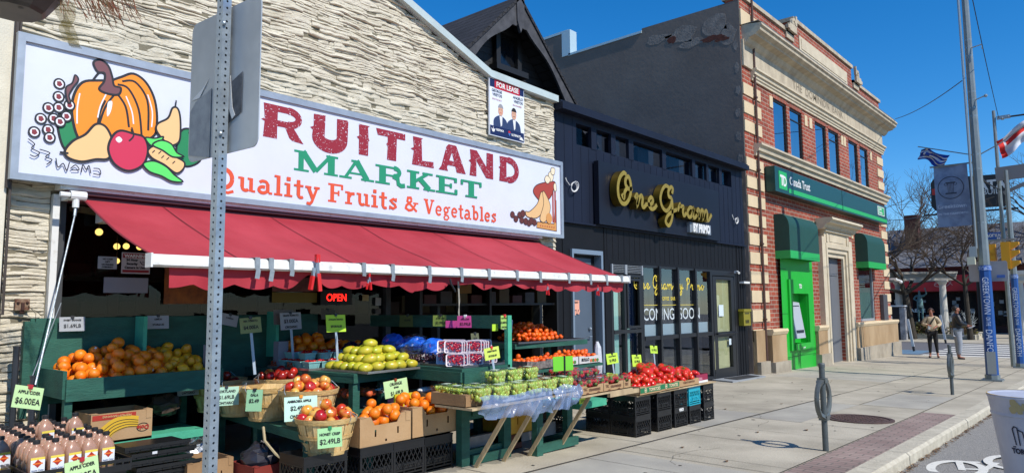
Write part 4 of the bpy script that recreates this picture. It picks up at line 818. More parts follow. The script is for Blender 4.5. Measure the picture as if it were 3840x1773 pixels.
for i in range(5): q.obox((10.25 + i * .055, 7.583, 1.33 - .012 * (i % 3)), (.04, .003, .08), Matrix.Rotation(.25 * (i - 2), 3, 'Y'))
part('sheet', q, mat('salmon_paper', '#e0a088', .7), t); q = MB(); q.add(text('FOR RENT', .05, .001, 0, 1, 'CENTER'), FRONT(10.345, 7.582, 1.475)); part('lettering', q, M_ink, t)
# ---------------------------------------------------------------- black gabled house behind
M_bs = brickmat('dark_siding', '#17171a', '#1c1c20', '#0a0a0b', bw=.5, bh=.15, ms=.012, rough=.7, bump=.8)
M_shing = brickmat('roof_shingle', '#26262a', '#303036', '#101012', bw=.28, bh=.14, ms=.012, rough=.9, bump=.8)
hs = thing('black_gabled_house', 'steep gabled black house with scalloped bargeboards rising behind the shop roof', 'house', (10.6, 9.5, 0))
px, pz, ye = 10.49, 7.6, 9.0
q = MB(); q.prism([(8.3, 4.0), (12.9, 4.0), (12.9, 5.2), (10.49, 7.5), (8.3, 5.4)], lambda u, v, t: (u, t, v), 9.42, 17); part('wall', q, M_bs, hs)
def rake(sgn, t): return (px + sgn * t, pz - .97 * t)
for sgn in (-1, 1):
    q = MB(); a = rake(sgn, 0); b = rake(sgn, 2.7)
    q.v = [(a[0], ye - .1, a[1] + .06), (b[0], ye - .1, b[1] + .06), (b[0], 17, b[1] + .06), (a[0], 17, a[1] + .06), (a[0], ye - .1, a[1] - .02), (b[0], ye - .1, b[1] - .02), (b[0], 17, b[1] - .02), (a[0], 17, a[1] - .02)]
    for f in ((0, 1, 2, 3), (7, 6, 5, 4), (0, 4, 5, 1), (1, 5, 6, 2), (2, 6, 7, 3), (3, 7, 4, 0)): q.f.append(f); q.m.append(0)
    part('roof_slope', q, M_shing, hs)
    # wavy bargeboard
    q = MB(); top = []; bot = []
    for i in range(25):
        t = 2.6 * i / 24; wd = .3 + .09 * math.sin(t * 4.2 + .6) + (.12 if t < .2 else 0); p = rake(sgn, t); top.append((p[0], p[1] - .02)); bot.append((p[0] , p[1] - wd))
    for i in range(24):
        for y_ in (ye - .07, ye - .02): q.quad((*[(top[i][0])], y_, top[i][1]), (top[i+1][0], y_, top[i+1][1]), (bot[i+1][0], y_, bot[i+1][1]), (bot[i][0], y_, bot[i][1]))
        q.quad((bot[i][0], ye - .07, bot[i][1]), (bot[i+1][0], ye - .07, bot[i+1][1]), (bot[i+1][0], ye - .02, bot[i+1][1]), (bot[i][0], ye - .02, bot[i][1]))
    part('bargeboard', q, mat('dark_grey_board', '#46464a', .7, c2='#303034', vs=5), hs)
q = MB(); q.prism([(px - .12, pz), (px + .12, pz), (px + .1, pz - .5), (px, pz - .72), (px - .1, pz - .5)], lambda u, v, t: (u, t, v), ye - .1, ye - .04); part('gable_drop', q, MC['dark_grey_board'], hs)
q = MB(); q.box(10.2, 10.32, 9.3, 9.44, 6.25, 6.95); q.box(10.85, 10.97, 9.3, 9.44, 6.25, 6.95); q.box(10.2, 10.97, 9.3, 9.44, 6.95, 7.05); q.box(10.1, 11.07, 9.2, 9.44, 6.13, 6.25); wd_ = part('window_frame', q, M_black, hs)
q = MB(); q.box(10.32, 10.85, 9.4, 9.41, 6.25, 6.95); part('pane', q, mat('dark_pane', '#14161a', .1), wd_)
# ---------------------------------------------------------------- brick bank
M_brick = brickmat('red_brick', '#99452e', '#7c3524', '#a08c7b', bw=.34, bh=.118, ms=.013)
M_brickv = brickmat('red_brick_soldier', '#99452e', '#7c3524', '#a08c7b', bw=.34, bh=.118, ms=.013, vertical=True)
M_lime_s = mat('limestone', '#b0a38c', .85, c2='#cbbfa6', vs=2.2, bump=.2, bs=40, detail=8, thr=(.25, .7))
M_lime_d = mat('weathered_limestone', '#9b8f7c', .9, c2='#bdb19a', vs=1.8, bump=.35, bs=30, detail=10, stretch=(1.5, 1, .7), thr=(.35, .65))
M_quoin = mat('quoin_stone', '#cbb795', .85, var=.06, vs=2, bump=.15, bs=40)
M_base_s = mat('base_sandstone', '#ac9371', .88, c2='#8e7350', vs=1.5, bump=.3, bs=26, detail=10, stretch=(1, 1, .5), thr=(.35, .7))
M_render = mat('grey_render', '#6a605a', .92, c2='#766c65', vs=.8, bump=.2, bs=9, detail=12)
bk = thing('brick_bank_building', 'two storey red brick bank with cream stone quoins, cornice and carved name frieze', 'building', (24.9, 7.5, 0))
X0, X1 = 17.95, 31.75
wins = [(20.05, 21.1), (21.35, 22.4), (23.6, 24.7), (24.95, 26.05), (27.2, 28.3), (28.6, 29.65)]
q = MB(); hol = [(a, b, 5.8, 7.36) for a, b in wins] + [(23.95, 25.6, -.7, 3.07), (27.55, 29.45, .78, 2.78), (20.45, 21.75, .29, 1.73)]
holed(q, X0, X1, -.8, 7.5, 7.5, 7.75, hol)
q.quad((X1, 7.5, -.8), (X1, 22, -.8), (X1, 22, 9.6), (X1, 7.5, 9.6))
q.box(X0, X1, 7.5, 7.9, 8.5, 9.68); q.box(X0, X1, 7.5, 7.9, 7.5, 8.5); q.box(21.95, 28.05, 7.502, 7.88, 9.68, 10.22)
part('brick_wall', q, M_brick, bk)
q = MB()
for a, b in wins: q.box(a - .02, b + .02, 7.49, 7.5, 7.36, 7.49 if False else 7.485)
part('soldier_course', q, M_brickv, bk)
q = MB(); q.prism([(7.51, -.8), (7.51, 9.6), (10.5, 9.6), (10.5, 9.46), (13.2, 9.42), (13.2, 10.2), (22, 10.1), (22, -.8)], lambda u, v, t: (t, u, v), X0 - .03, X0 + .25); part('side_wall', q, M_render, bk)
q = MB(); rp = random.Random(8)   # patched render near the top front corner: exposed brick and lighter mortar
def patch(cy, cz, ry, rz_, mi, dx): 
    n = 15; q.prism([(cy + ry * (1 + rp.uniform(-.3, .3)) * math.cos(2 * math.pi * i / n), cz + rz_ * (1 + rp.uniform(-.35, .35)) * math.sin(2 * math.pi * i / n)) for i in range(n)], lambda u, v, t: (t, u, v), X0 - .031 - dx, X0 - .02, mi)
for cy, cz, ry, rz_ in ((8.2, 9.1, .45, .3), (9.2, 9.05, .5, .22), (7.85, 8.7, .25, .3), (10.0, 9.15, .4, .14), (8.9, 8.75, .4, .12)): patch(cy, cz, ry, rz_, 0, .004)
for cy, cz, ry, rz_ in ((8.3, 8.72, .34, .07), (9.5, 9.0, .14, .1), (8.0, 8.62, .2, .05)): patch(cy, cz, ry, rz_, 1, .008)
for i in range(14): patch(7.6 + rp.uniform(0, .06), .3 + i * .62, .07, .12, 0, .003)
split('render_patch', q, [mat('render_patch', '#746b65', .95, c2='#8a817a', vs=5, bump=.5, bs=20), mat('old_brick', '#5b3228', .95, var=.2, vs=12)], bk)
q = MB(); q.prism([(10.5, 9.46), (10.5, 9.53), (13.2, 9.49), (13.2, 9.42)], lambda u, v, t: (t, u, v), X0 - .06, X0 + .3); q.box(X0 - .06, X0 + .3, 13.12, 13.45, 9.44, 10.28); q.prism([(13.2, 10.22), (22, 10.12), (22, 10.2), (13.2, 10.3)], lambda u, v, t: (t, u, v), X0 - .05, X0 + .3); part('roof_flashing', q, mat('pale_flashing', '#b9cdd2', .4, metal=.2), bk)
q = MB()
for k in range(-1, 13):
    z1 = 1.28 + .503 * k
    if z1 - .31 > 5.3 and z1 < 5.85: continue
    q.box(X0 - .02, 19.08, 7.47, 7.502, z1 - .31, z1); q.box(30.9, X1 + .02, 7.47, 7.502, z1 - .31, z1)
for a in (19.75, 23.05, 22.62, 26.6, 26.3, 29.95): q.box(a, a + .24, 7.478, 7.502, 7.02, 7.36)
for a in (23.0, 22.95, 26.9, 29.7): q.box(a, a + .2, 7.478, 7.502, 3.72, 4.0)
q.box(X0 - .02, 19.2, 7.465, 7.502, 8.9, 9.35)
split('quoin', q, M_quoin, bk)
q = MB()
def mould(prof, x0, x1, mi=0):
    """horizontal moulding: prof = [(y, z)...] going outwards and down, closed at the wall"""
    q.prism(prof, lambda u, v, t: (t, u, v), x0, x1, mi)
mould([(7.5, 7.78), (7.5, 8.5), (7.44, 8.5), (7.44, 7.78)], X0, X1)
part('frieze', q, M_lime_d, bk)
q = MB()
mould([(7.5, 7.5), (7.5, 7.82), (7.32, 7.82), (7.32, 7.77), (7.37, 7.75), (7.38, 7.66), (7.42, 7.65), (7.42, 7.58), (7.45, 7.56), (7.45, 7.5)], 18.5, X1 + .1)
mould([(7.5, 5.42), (7.5, 5.74), (7.27, 5.74), (7.27, 5.69), (7.34, 5.64), (7.36, 5.55), (7.42, 5.53), (7.44, 5.42)], 18.5, X1 + .1)
split('string_course', q, M_lime_s, bk)
q = MB()
mould([(7.5, 8.36), (7.5, 8.92), (6.95, 8.84), (6.93, 8.77), (6.98, 8.74), (6.99, 8.66), (7.1, 8.6), (7.12, 8.56), (7.3, 8.52), (7.36, 8.42), (7.44, 8.36)], 18.0, X1 + .45)
part('cornice', q, M_lime_d, bk)
q = MB(); q.box(18.1, X1 + .3, 6.97, 7.05, 8.835, 8.9); q.box(17.98, X1 + .4, 7.0, 7.5, 8.895, 8.915); part('cornice_flashing', q, mat('dull_lead', '#67655f', .7, var=.2, vs=4), bk)
q = MB(); q.box(X0 - .04, 21.9, 7.44, 7.98, 9.685, 9.8); q.box(28.1, X1 + .06, 7.44, 7.98, 9.685, 9.8); q.box(21.9, 28.1, 7.44, 7.98, 10.225, 10.35); split('parapet_cap', q, M_lime_d, bk)
q = MB(); q.box(22.45, 27.4, 7.47, 7.503, 9.42, 9.9); q.box(22.6, 27.25, 7.455, 7.47, 9.5, 9.82); split('parapet_panel', q, M_lime_s, bk)
for cx_, fl in ((21.6, 1), (28.45, -1)):
    st = Strokes(FRONT(0, 7.42, 0), .08)
    sp = [(cx_ + fl * (.05 + .2 * math.exp(-.16 * i) * math.cos(i * .6)), 9.98 + .26 * math.exp(-.16 * i) * math.sin(i * .6)) for i in range(16)]
    st.line(sp, .085); st.line([(cx_ + fl * .28, 9.98), (cx_ + fl * .3, 10.3)], .1); st.line([(cx_ - .45 * fl, 9.8), (cx_ - .2 * fl, 9.85), (cx_, 9.9)], .12)
    st.poly(rect(cx_ - .3, 9.72, cx_ + .3, 9.95), 0); st.mb.box(cx_ - .35, cx_ + .3, 7.44, 7.7, 9.5, 9.8)
    part('scroll_ornament', st.mb, [M_lime_d, M_lime_d], bk)
q = MB(); q.add(text('THE  DOMINION  BANK', .36, .003, 0, 1.22, space=1.05), FRONT(21.55, 7.436, 7.98)); part('frieze_lettering', q, mat('carved_shadow', '#7d7362', .9), bk, label='carved letters THE DOMINION BANK')
# upper windows
for i, (a, b) in enumerate(wins):
    q = MB(); q.box(a, a + .05, 7.53, 7.58, 5.8, 7.36); q.box(b - .05, b, 7.53, 7.58, 5.8, 7.36); q.box(a + .05, b - .05, 7.53, 7.58, 7.3, 7.36); q.box(a + .05, b - .05, 7.53, 7.58, 5.8, 5.86)
    if i % 2 == 1: q.box(a + .05, b - .05, 7.54, 7.57, 7.0, 7.03)
    wn = part('window', q, M_black, bk); q = MB(); q.quad((a + .05, 7.56, 5.86), (b - .05, 7.56, 5.86), (b - .05, 7.56, 7.3), (a + .05, 7.56, 7.3)); part('pane', q, glass('window_glass', (.45, .5, .55), .42), wn)
    q = MB(); q.box(a, b, 7.76, 7.77, 5.8, 7.36); part('blind', q, mat('blind_grey', '#394655', .7), wn)
q = MB(); q.box(17.98, 31.7, 8.6, 8.7, -.5, 8.5); part('inner_wall', q, M_dark, bk)
# stone base
q = MB()
for x0, x1 in ((18.72, 19.74), (22.36, 23.2), (26.35, X1 + .1)):
    q.box(x0, x1, 7.3, 7.5, -.1, .6, mi=0); mould([(7.5, .6), (7.5, .76), (7.26, .76), (7.24, .7), (7.28, .62), (7.3, .6)], x0 - .03, x1 + .03, 1); q.box(x0 - .04, x1 + .06, 7.22, 7.5, -.9, -.1, mi=2)
q.box(X0 - .02, 18.5, 7.4, 7.5, -.9, .75, mi=0); q.box(X0 - .03, 18.55, 7.3, 7.4, -.9, -.05, mi=2)
split('stone_base', q, [M_base_s, M_quoin, mat('plinth_stone', '#8d8474', .9, c2='#a59b89', vs=2, bump=.35, bs=25)], bk)
q = MB(); q.tube([(18.6, 7.42, -.35), (18.6, 7.42, 9.9)], .035, 8)
for z_ in (1, 3, 5, 7, 9): q.box(18.55, 18.65, 7.38, 7.47, z_, z_ + .05)
part('downpipe', q, mat('brown_pipe', '#4a3128', .6), bk)
# door surround
q = MB()
for x0, x1 in ((23.22, 23.55), (26.0, 26.35)): q.box(x0, x1, 7.34, 7.5, -.8, 3.55, mi=0)
for k, (ins, yy) in enumerate(((.0, 7.32), (.14, 7.37), (.28, 7.43))):
    q.box(23.55 + ins, 23.69 + ins, yy, 7.5, -.75, 3.35 - ins); q.box(25.88 - ins, 26.02 - ins, yy, 7.5, -.75, 3.35 - ins); q.box(23.69 + ins, 25.88 - ins, yy, 7.5, 3.21 - ins, 3.35 - ins)
q.box(23.5, 26.1, 7.36, 7.5, 3.35, 3.72); q.box(24.0, 25.5, 7.345, 7.36, 3.42, 3.65)
for x in (23.68, 25.78): q.box(x, x + .14, 7.33, 7.36, 3.4, 3.66)
q.box(23.45, 26.15, 7.28, 7.5, 3.72, 3.78)
mould([(7.5, 3.78), (7.5, 4.12), (6.98, 4.12), (6.96, 4.05), (7.02, 4.02), (7.05, 3.96), (7.18, 3.92), (7.24, 3.82), (7.3, 3.78)], 23.15, 26.45)
for i in range(26): q.box(23.35 + i * .112, 23.41 + i * .112, 7.22, 7.28, 3.8, 3.86)
part('door_surround', q, M_lime_s, bk)
q = MB(); q.box(23.95, 24.75, 7.62, 7.66, -.7, 3.0); q.box(24.77, 25.6, 7.62, 7.66, -.7, 3.0); q.box(24.1, 25.5, 7.6, 7.62, 2.35, 2.4); d = part('door', q, mat('grey_bank_door', '#64666a', .6, var=.05, vs=1), bk); 
q = MB(); q.box(24.15, 25.45, 7.2, 7.6, -.75, -.5); part('door_step', q, M_lime_s, bk)
# right window with frosting
q = MB(); q.box(27.55, 27.63, 7.53, 7.6, .78, 2.78); q.box(29.37, 29.45, 7.53, 7.6, .78, 2.78); q.box(27.63, 29.37, 7.53, 7.6, .78, .86); wn = part('window', q, mat('pale_frame', '#8f969c', .5), bk)
q = MB(); q.quad((27.63, 7.57, .86), (29.37, 7.57, .86), (29.37, 7.57, 2.78), (27.63, 7.57, 2.78)); part('pane', q, glass('frost_glass', (.7, .8, .78), .2, .05), wn)
q = MB(); q.box(27.63, 29.37, 7.61, 7.62, .86, 2.0)
for i in range(4): q.box(27.63, 28.7, 7.61, 7.62, 2.03 + i * .08, 2.07 + i * .08)
part('frosting', q, mat('frosted_film', '#7f9a98', .7), wn)
q = MB(); q.box(27.4, 29.6, 7.3, 7.5, .7, .775); part('window_sill', q, M_quoin, bk)
# green sign
gs = thing('bank_sign', 'long dark green fascia sign with white lettering and bright green stripe on the bank', 'sign', (25, 7.3, 4.5))
M_tdd = mat('dark_bank_green', '#123f39', .35, var=.04, vs=1); M_tdb = mat('bright_bank_green', '#27a552', .4)
q = MB(); q.box(19.15, 30.7, 7.2, 7.47, 4.5, 5.2); q.box(25.05, 25.09, 7.192, 7.2, 4.5, 5.2); part('box', q, M_tdd, gs)
q = MB(); q.box(20.15, 25.03, 7.194, 7.2, 4.555, 4.68); q.box(25.11, 30.69, 7.194, 7.2, 4.555, 4.68); q.box(19.42, 20.02, 7.192, 7.2, 4.6, 5.1); split('stripe', q, M_tdb, gs)
st = Strokes(FRONT(0, 7.188, 0)); 
for p in (rect(19.5, 4.93, 19.78, 5.0), rect(19.6, 4.7, 19.68, 4.95), rect(19.72, 4.7, 19.79, 4.95)): st.poly(p)
st.line([(19.76, 4.96), (19.88, 4.95), (19.94, 4.88), (19.94, 4.8), (19.88, 4.73), (19.76, 4.72)], .06)
q = st.mb; q.add(text('Canada Trust', .34, .006, 0, .9), FRONT(20.22, 7.19, 4.8)); part('lettering', q, M_wht, gs)
q = MB(); q.box(29.4, 30.35, 7.19, 7.2, 4.78, 5.12); q.box(29.46, 30.29, 7.188, 7.19, 4.81, 5.09, mi=1); q.add(text('green', .16, .005, 0, .9), FRONT(29.62, 7.186, 4.98), mi=0); q.add(text('machine', .13, .005, 0, .9), FRONT(29.62, 7.186, 4.85), mi=0); q.box(29.5, 29.56, 7.185, 7.188, 4.85, 5.05); part('corner_logo', q, [M_wht, M_tdb], gs)
# rounded awnings
def round_awning(x0, x1, lb):
    t = thing('rounded_awning', lb, 'awning', ((x0 + x1) / 2, 7.3, 2.65), 'rounded green awnings on the bank')
    q = MB(); prof = [(7.5, 3.93)] + [(7.32 - .24 * math.sin(R(a)), 3.55 + .38 * math.cos(R(a))) for a in range(0, 91, 9)] + [(7.08, 2.9)]
    q.v = [(x, y, z_) for x in (x0, x1) for y, z_ in prof]; n = len(prof)
    for i in range(n - 1): q.f.append((i, i + 1, n + i + 1, n + i)); q.m.append(0)
    b = len(q.v); q.v += [(x0, 7.5, 2.9), (x1, 7.5, 2.9)]; q.f.append(tuple(range(n)) + (b,)); q.m.append(0); q.f.append(tuple(range(2 * n - 1, n - 1, -1)) + (b + 1,)); q.m.append(0)
    part('canopy', q, mat('awning_green', '#15443a', .6, bump=.05, bs=8, var=.06), t)
    q = MB(); q.box(x0 - .002, x1 + .002, 7.075, 7.085, 2.68, 2.9); q.box(x0 - .002, x0 + .006, 7.085, 7.5, 2.68, 2.9); q.box(x1 - .006, x1 + .002, 7.085, 7.5, 2.68, 2.9); part('valance', q, M_tdb, t)
round_awning(19.7, 22.1, 'dark green rounded awning with bright green valance over the cash machine')
round_awning(27.3, 29.65, 'dark green rounded awning with bright green valance over the right bank window')
# cash machine
M_atm = mat('atm_green', '#1fa832', .4, var=.04, vs=2)
at = thing('cash_machine', 'tall bright green cash machine surround with grey screen unit set in the brick bank wall', 'cash machine', (21.1, 7.4, -.45))
q = MB(); holed(q, 19.78, 22.36, -.5, 2.75, 7.4, 7.46, [(20.45, 21.75, .3, 1.72)]); q.box(20.22, 22.05, 7.34, 7.4, 1.72, 2.12); q.box(20.22, 20.45, 7.34, 7.4, .12, 1.72); q.box(21.75, 22.05, 7.34, 7.4, .12, 1.72); q.box(20.45, 21.75, 7.3, 7.4, .12, .3)
q.box(20.45, 21.75, 7.62, 7.64, .3, 1.72); q.box(20.46, 21.74, 7.4, 7.62, .28, .3); q.box(20.45, 20.46, 7.4, 7.62, .3, 1.72); q.box(21.74, 21.75, 7.4, 7.62, .3, 1.72)
part('surround', q, M_atm, at)
q = MB()
for z_ in (-.1, 1.15, 2.4): q.box(19.78, 20.2, 7.394, 7.4, z_, z_ + .012); q.box(22.07, 22.36, 7.394, 7.4, z_, z_ + .012)
q.box(19.78, 22.36, 7.394, 7.4, -.06, -.048); q.box(21.0, 21.012, 7.394, 7.4, -.5, .1); part('panel_joint', q, mat('atm_joint', '#0e5c1c', .6), at)
q = MB(); q.prism([(7.3, .45), (7.62, .4), (7.62, 1.5), (7.45, 1.46)], lambda u, v, t: (t, u, v), 20.5, 21.25, 0); u_ = part('machine', q, mat('atm_grey', '#a9afb6', .4), at)
q = MB(); q.prism([(7.415, .95), (7.43, .95), (7.45, 1.38), (7.435, 1.38)], lambda u, v, t: (t, u, v), 20.58, 21.18, 0); q.box(20.6, 21.15, 7.31, 7.4, .6, .68); part('screen', q, mat('atm_screen', '#2d3644', .2), u_)
q = MB(); q.add(text('TD', .16, .008), FRONT(21.0, 7.335, 1.88)); q.add(text('green', .08, .002), FRONT(21.0, 7.295, .16)); part('lettering', q, M_wht, at)
q = MB(); q.box(30.15, 30.75, 7.36, 7.48, .35, 1.75); solo('night_deposit_box', q, mat('dark_steel_box', '#4a4c50', .5, var=.15, vs=4), 'tall dark steel box on the brick wall at the right end of the bank', 'deposit box')
q = MB(); q.box(31.6, 31.75, 7.2, 7.45, 2.35, 2.42); q.tube([(31.7, 7.3, 2.36), (31.75, 7.1, 2.3)], .05, 8); q.sphere((31.76, 7.08, 2.26), .07, 10, 6); solo('dome_camera', q, M_wht, 'white dome camera on a bracket at the corner of the brick bank', 'camera')
# ---------------------------------------------------------------- fruit
def fruit_mesh(name, mats, r=.05, oz=1., ox=1., dimple=.0, seg=16, ring=11, calyx=False, point=0., lobes=0., seed=1, sticker=False):
    rq = random.Random(seed); b = MB(); ph = [rq.uniform(0, 6.28) for _ in range(4)]
    for i in range(ring + 1):
        a = math.pi * i / ring; rr_ = math.sin(a); zz = -math.cos(a)
        if dimple: zz -= dimple * math.exp(-(rr_ / .35) ** 2) * (1 if zz > 0 else -.6); rr_ *= 1 + .05 * zz
        if point: zz *= 1 + point * math.exp(-(rr_ / .3) ** 2)
        for k in range(seg):
            t = 2 * math.pi * k / seg; w_ = 1 + .025 * math.sin(2 * t + ph[0]) + .015 * math.sin(3 * t + ph[1]) + lobes * abs(math.cos(3.5 * t)) * (1 - abs(zz) * .3)
            b.v.append((r * ox * max(rr_, .001) * w_ * math.cos(t), r * max(rr_, .001) * w_ * math.sin(t), r * oz * zz))
    for i in range(ring):
        for k in range(seg): a = i * seg + k; c = i * seg + (k + 1) % seg; b.f.append((a, c, c + seg, a + seg)); b.m.append(0)
    if calyx:
        for k in range(5):
            t = k * 1.257; b.quad((0, 0, r * oz * .92), (r * .3 * math.cos(t - .3), r * .3 * math.sin(t - .3), r * oz * .95), (r * .55 * math.cos(t), r * .55 * math.sin(t), r * oz * .93), (r * .3 * math.cos(t + .3), r * .3 * math.sin(t + .3), r * oz * .95), mi=1)
        b.tube([(0, 0, r * oz * .9), (r * .1, 0, r * oz * 1.2)], r * .06, 5, 1)
    if dimple and not calyx: b.tube([(0, 0, r * oz * (1 - dimple)), (r * .1, 0, r * oz * 1.12)], r * .05, 5, 1)
    if sticker: 
        n0 = Vector((.6, -.65, .5)).normalized(); M = frame(n0 * r * 1.03, n0.cross(Vector((0, 0, 1))), n0); bb = MB(); bb.v = [(.012 * math.cos(i * .785), .015 * math.sin(i * .785), 0) for i in range(8)]; bb.f = [tuple(range(8))]; bb.m = [0]; b.add(bb, M, mi=len(mats) - 1)
    return b.mesh(name, mats, True)
M_stem = mat('stem_brown', '#3c2d18', .8); M_calyx = mat('calyx_green', '#3f7a24', .7)
M_or = mat('orange_peel', '#e8720a', .42, c2='#f08a18', vs=8, bump=.12, bs=140, objvar=.07, sss=.15)
M_man = mat('mandarin_peel', '#e2560c', .42, c2='#ee6c18', vs=10, bump=.15, bs=160, objvar=.1, sss=.1)
M_lem = mat('lemon_peel', '#e8a41e', .42, bump=.12, bs=140, objvar=.09, sss=.1)
M_stk = mat('white_sticker', '#e8e4dc', .4); M_stk_r = mat('red_sticker', '#d0502c', .4)
F_or = [fruit_mesh('orange', [M_or, M_stem, M_stk], .053, .96, seed=i, sticker=(i == 2)) for i in range(3)]
F_man = [fruit_mesh('mandarin', [M_man, M_calyx], .036, .82, dimple=.1, seg=12, ring=8, seed=i) for i in range(3)]
F_lem = [fruit_mesh('lemon', [M_lem, M_stem], .045, 1.1, point=.18, seed=i) for i in range(2)]
def ap(nm, a, b_, vs=12): return mat(nm, a, .3, c2=b_, vs=vs, stretch=(1, 1, .35), thr=(.36, .62), objvar=.08, coat=.3)
M_ap = [ap('apple_red', '#a01414', '#c0281a'), ap('apple_blush', '#c02c18', '#dca03c'), ap('apple_yellow', '#dcb85a', '#d46a38', 7), ap('apple_dark', '#7a0e12', '#981c18'), ap('apple_green', '#a8a040', '#b8964c')]
F_ap = [fruit_mesh('apple', [m_, M_stem, M_stk], .05, .9, dimple=.16, seed=i, sticker=(i == 1)) for i, m_ in enumerate(M_ap)]
M_mg = mat('mango_skin', '#98a824', .36, c2='#cfbc34', vs=6, thr=(.35, .65), objvar=.1, coat=.2)
F_mg = [fruit_mesh('mango', [M_mg, M_stem, M_stk_r], .052, .92, ox=1.5, seed=i, sticker=(i < 2)) for i in range(3)]
M_tm = mat('tomato_skin', '#cf1d0c', .22, c2='#dd3a14', vs=7, objvar=.07, coat=.4)
F_tm = [fruit_mesh('tomato', [M_tm, M_calyx], .05, .8, dimple=.08, calyx=(i > 0), seed=i) for i in range(3)]
F_tmb = [fruit_mesh('beef_tomato', [mat('beef_tomato_skin', '#c4160c', .22, c2='#d63a1c', vs=6, objvar=.06, coat=.4), M_calyx], .088, .72, dimple=.12, lobes=.09, seg=28, calyx=True, seed=i) for i in range(2)]
def heap(n, x0, x1, y0, y1, zf, r, top=None, seed=1, K=26, want=None, oz=.9, excl=()):
    """settle n balls in a bin: each rests on the floor or on earlier balls; want(x, y) = height the pile tends to"""
    rq = random.Random(seed); P = list(excl); out = []; ff = zf if callable(zf) else (lambda x, y: zf)
    for i in range(n):
        best = None
        for k in range(K):
            x = rq.uniform(x0 + r, x1 - r); y = rq.uniform(y0 + r, y1 - r); z = ff(x, y) + r * oz
            for a, b, c in P:
                d2 = (a - x) ** 2 + (b - y) ** 2
                if d2 < 3.6 * r * r: z = max(z, c + math.sqrt(max(0, 3.6 * r * r - d2)) * oz)
            s = z - (want(x, y) if want else 0)
            if best is None or s < best[0]: best = (s, x, y, z)
        P.append(best[1:]); out.append(best[1:])
    return out
def pour(name, meshes, pts, label, cat, group, seed=1, wt=None, sv=.12, flat=False):
    rq = random.Random(seed)
    for p in pts:
        me = rq.choices(meshes, wt)[0] if wt else rq.choice(meshes); s = 1 + rq.uniform(-sv, sv)
        rot = (rq.uniform(-.35, .35), rq.uniform(-.3, .3), rq.uniform(-.9, .9)) if flat else (rq.uniform(-1.1, 1.1), rq.uniform(-1.1, 1.1), rq.uniform(0, 6.28))
        inst(name, me, p, label, cat, group, rot, s)
# ---------------------------------------------------------------- price signs
def price(x, y, z, w_, h, m, lines, label, rz=0., tilt=0., lean=.12, stake=0., clip='#2a2a2c', group=None, dark=False, torn=False):
    """card whose bottom centre is (x, y, z); lines = (text, fx, fz, size)"""
    t = thing('price_sign', label, 'price sign', (x, y, z), group); t.rotation_euler = (-lean, tilt, rz)
    q = MB(); q.box(-w_/2, w_/2, 0, .003, 0, h); part('card', q, m, t, local=True)
    if lines:
        q = MB()
        for s_, fx, fz, sz in lines: q.add(text(s_, sz * h, .006 * h, 0, .92, 'CENTER'), frame(((fx - .5) * w_, -.004, fz * h), (1, 0, 0), (0, -1, 0)))
        part('lettering', q, M_ink, t, local=True)
    if clip: q = MB(); q.box(-.014, .014, -.01, .012, h - .014, h + .012); q.tube([(-.01, -.004, h), (0, -.008, h - .035), (.01, -.004, h)], .002, 4); part('binder_clip', q, mat('clip_' + clip[1:], clip, .4), t, local=True)
    if stake: q = MB(); q.box(-.014, .014, .004, .009, -stake, .02); part('stake', q, mat('clear_stake', '#9aa8b4', .3), t, local=True)
    return t
# ---------------------------------------------------------------- crates
def crate_proto(name, m, label, cat='milk crate', wx=.36, wy=.36, h=.3, seed=0, plate=False):
    t = thing(name, label, cat, (0, 0, 0)); X, Y = wx / 2, wy / 2; q = MB()
    for sx in (-1, 1):
        for sy in (-1, 1): q.box(sx * X - sx * .022, sx * X, sy * Y - sy * .022, sy * Y, 0, h)
    q.box(-X + .01, X - .01, -Y + .01, Y - .01, .004, .012); part('frame', q, m, t, local=True)
    for nm, M in (('side_panel', Matrix.Identity(4)), ('side_panel', Matrix.Rotation(math.pi, 4, 'Z')), ('side_panel', Matrix.Rotation(math.pi / 2, 4, 'Z')), ('side_panel', Matrix.Rotation(-math.pi / 2, 4, 'Z'))):
        s = MB(); a = X - .022 ; yy = Y
        s.box(-a, a, -yy, -yy + .008, h * .78, h - .012); s.box(-X - .003, X + .003, -yy - .004, -yy + .01, h - .014, h)
        for zz in (.0, .028, .056): s.box(-X, X, -yy - .002, -yy + .008, zz, zz + .012)
        s.box(-X - .002, X + .002, -yy - .003, -yy + .01, h * .74, h * .78)
        s.box(-.07, .07, -yy - .004, -yy + .008, .1, .112); s.box(-.07, -.06, -yy - .004, -yy + .008, .03, .1); s.box(.06, .07, -yy - .004, -yy + .008, .03, .1)
        n = 7
        for i in range(-n, n + 1):
            for sgn in (1, -1):
                x0 = i * .05; x1 = x0 + sgn * .09; z0, z1 = .075, h * .74
                # clip to the panel
                t0, t1 = 0., 1.
                for lo, hi in ((-a, a),):
                    dx = x1 - x0
                    ta, tb_ = sorted(((lo - x0) / dx, (hi - x0) / dx)); t0 = max(t0, ta); t1 = min(t1, tb_)
                if t1 - t0 < .05: continue
                yo = -yy + (.004 if sgn > 0 else .006)
                s.beam((x0 + (x1 - x0) * t0, yo, z0 + (z1 - z0) * t0), (x0 + (x1 - x0) * t1, yo, z0 + (z1 - z0) * t1), .008, .006, up=(0, 1, 0))
        s.box(-a, a, -yy + .007, -yy + .0085, .07, .12)
        r_ = MB(); r_.add(s, M); part(nm, r_, m, t, local=True)
    if plate:
        q = MB(); q.add(text('VIRGIN' if False else 'MILK', .045, .003, 0, 1, 'CENTER'), frame((0, -Y - .004, h * .82), (1, 0, 0), (0, -1, 0))); 
    return t
crate0 = crate_proto('milk_crate', M_crate, 'black plastic milk crate'); used = {'c': False}
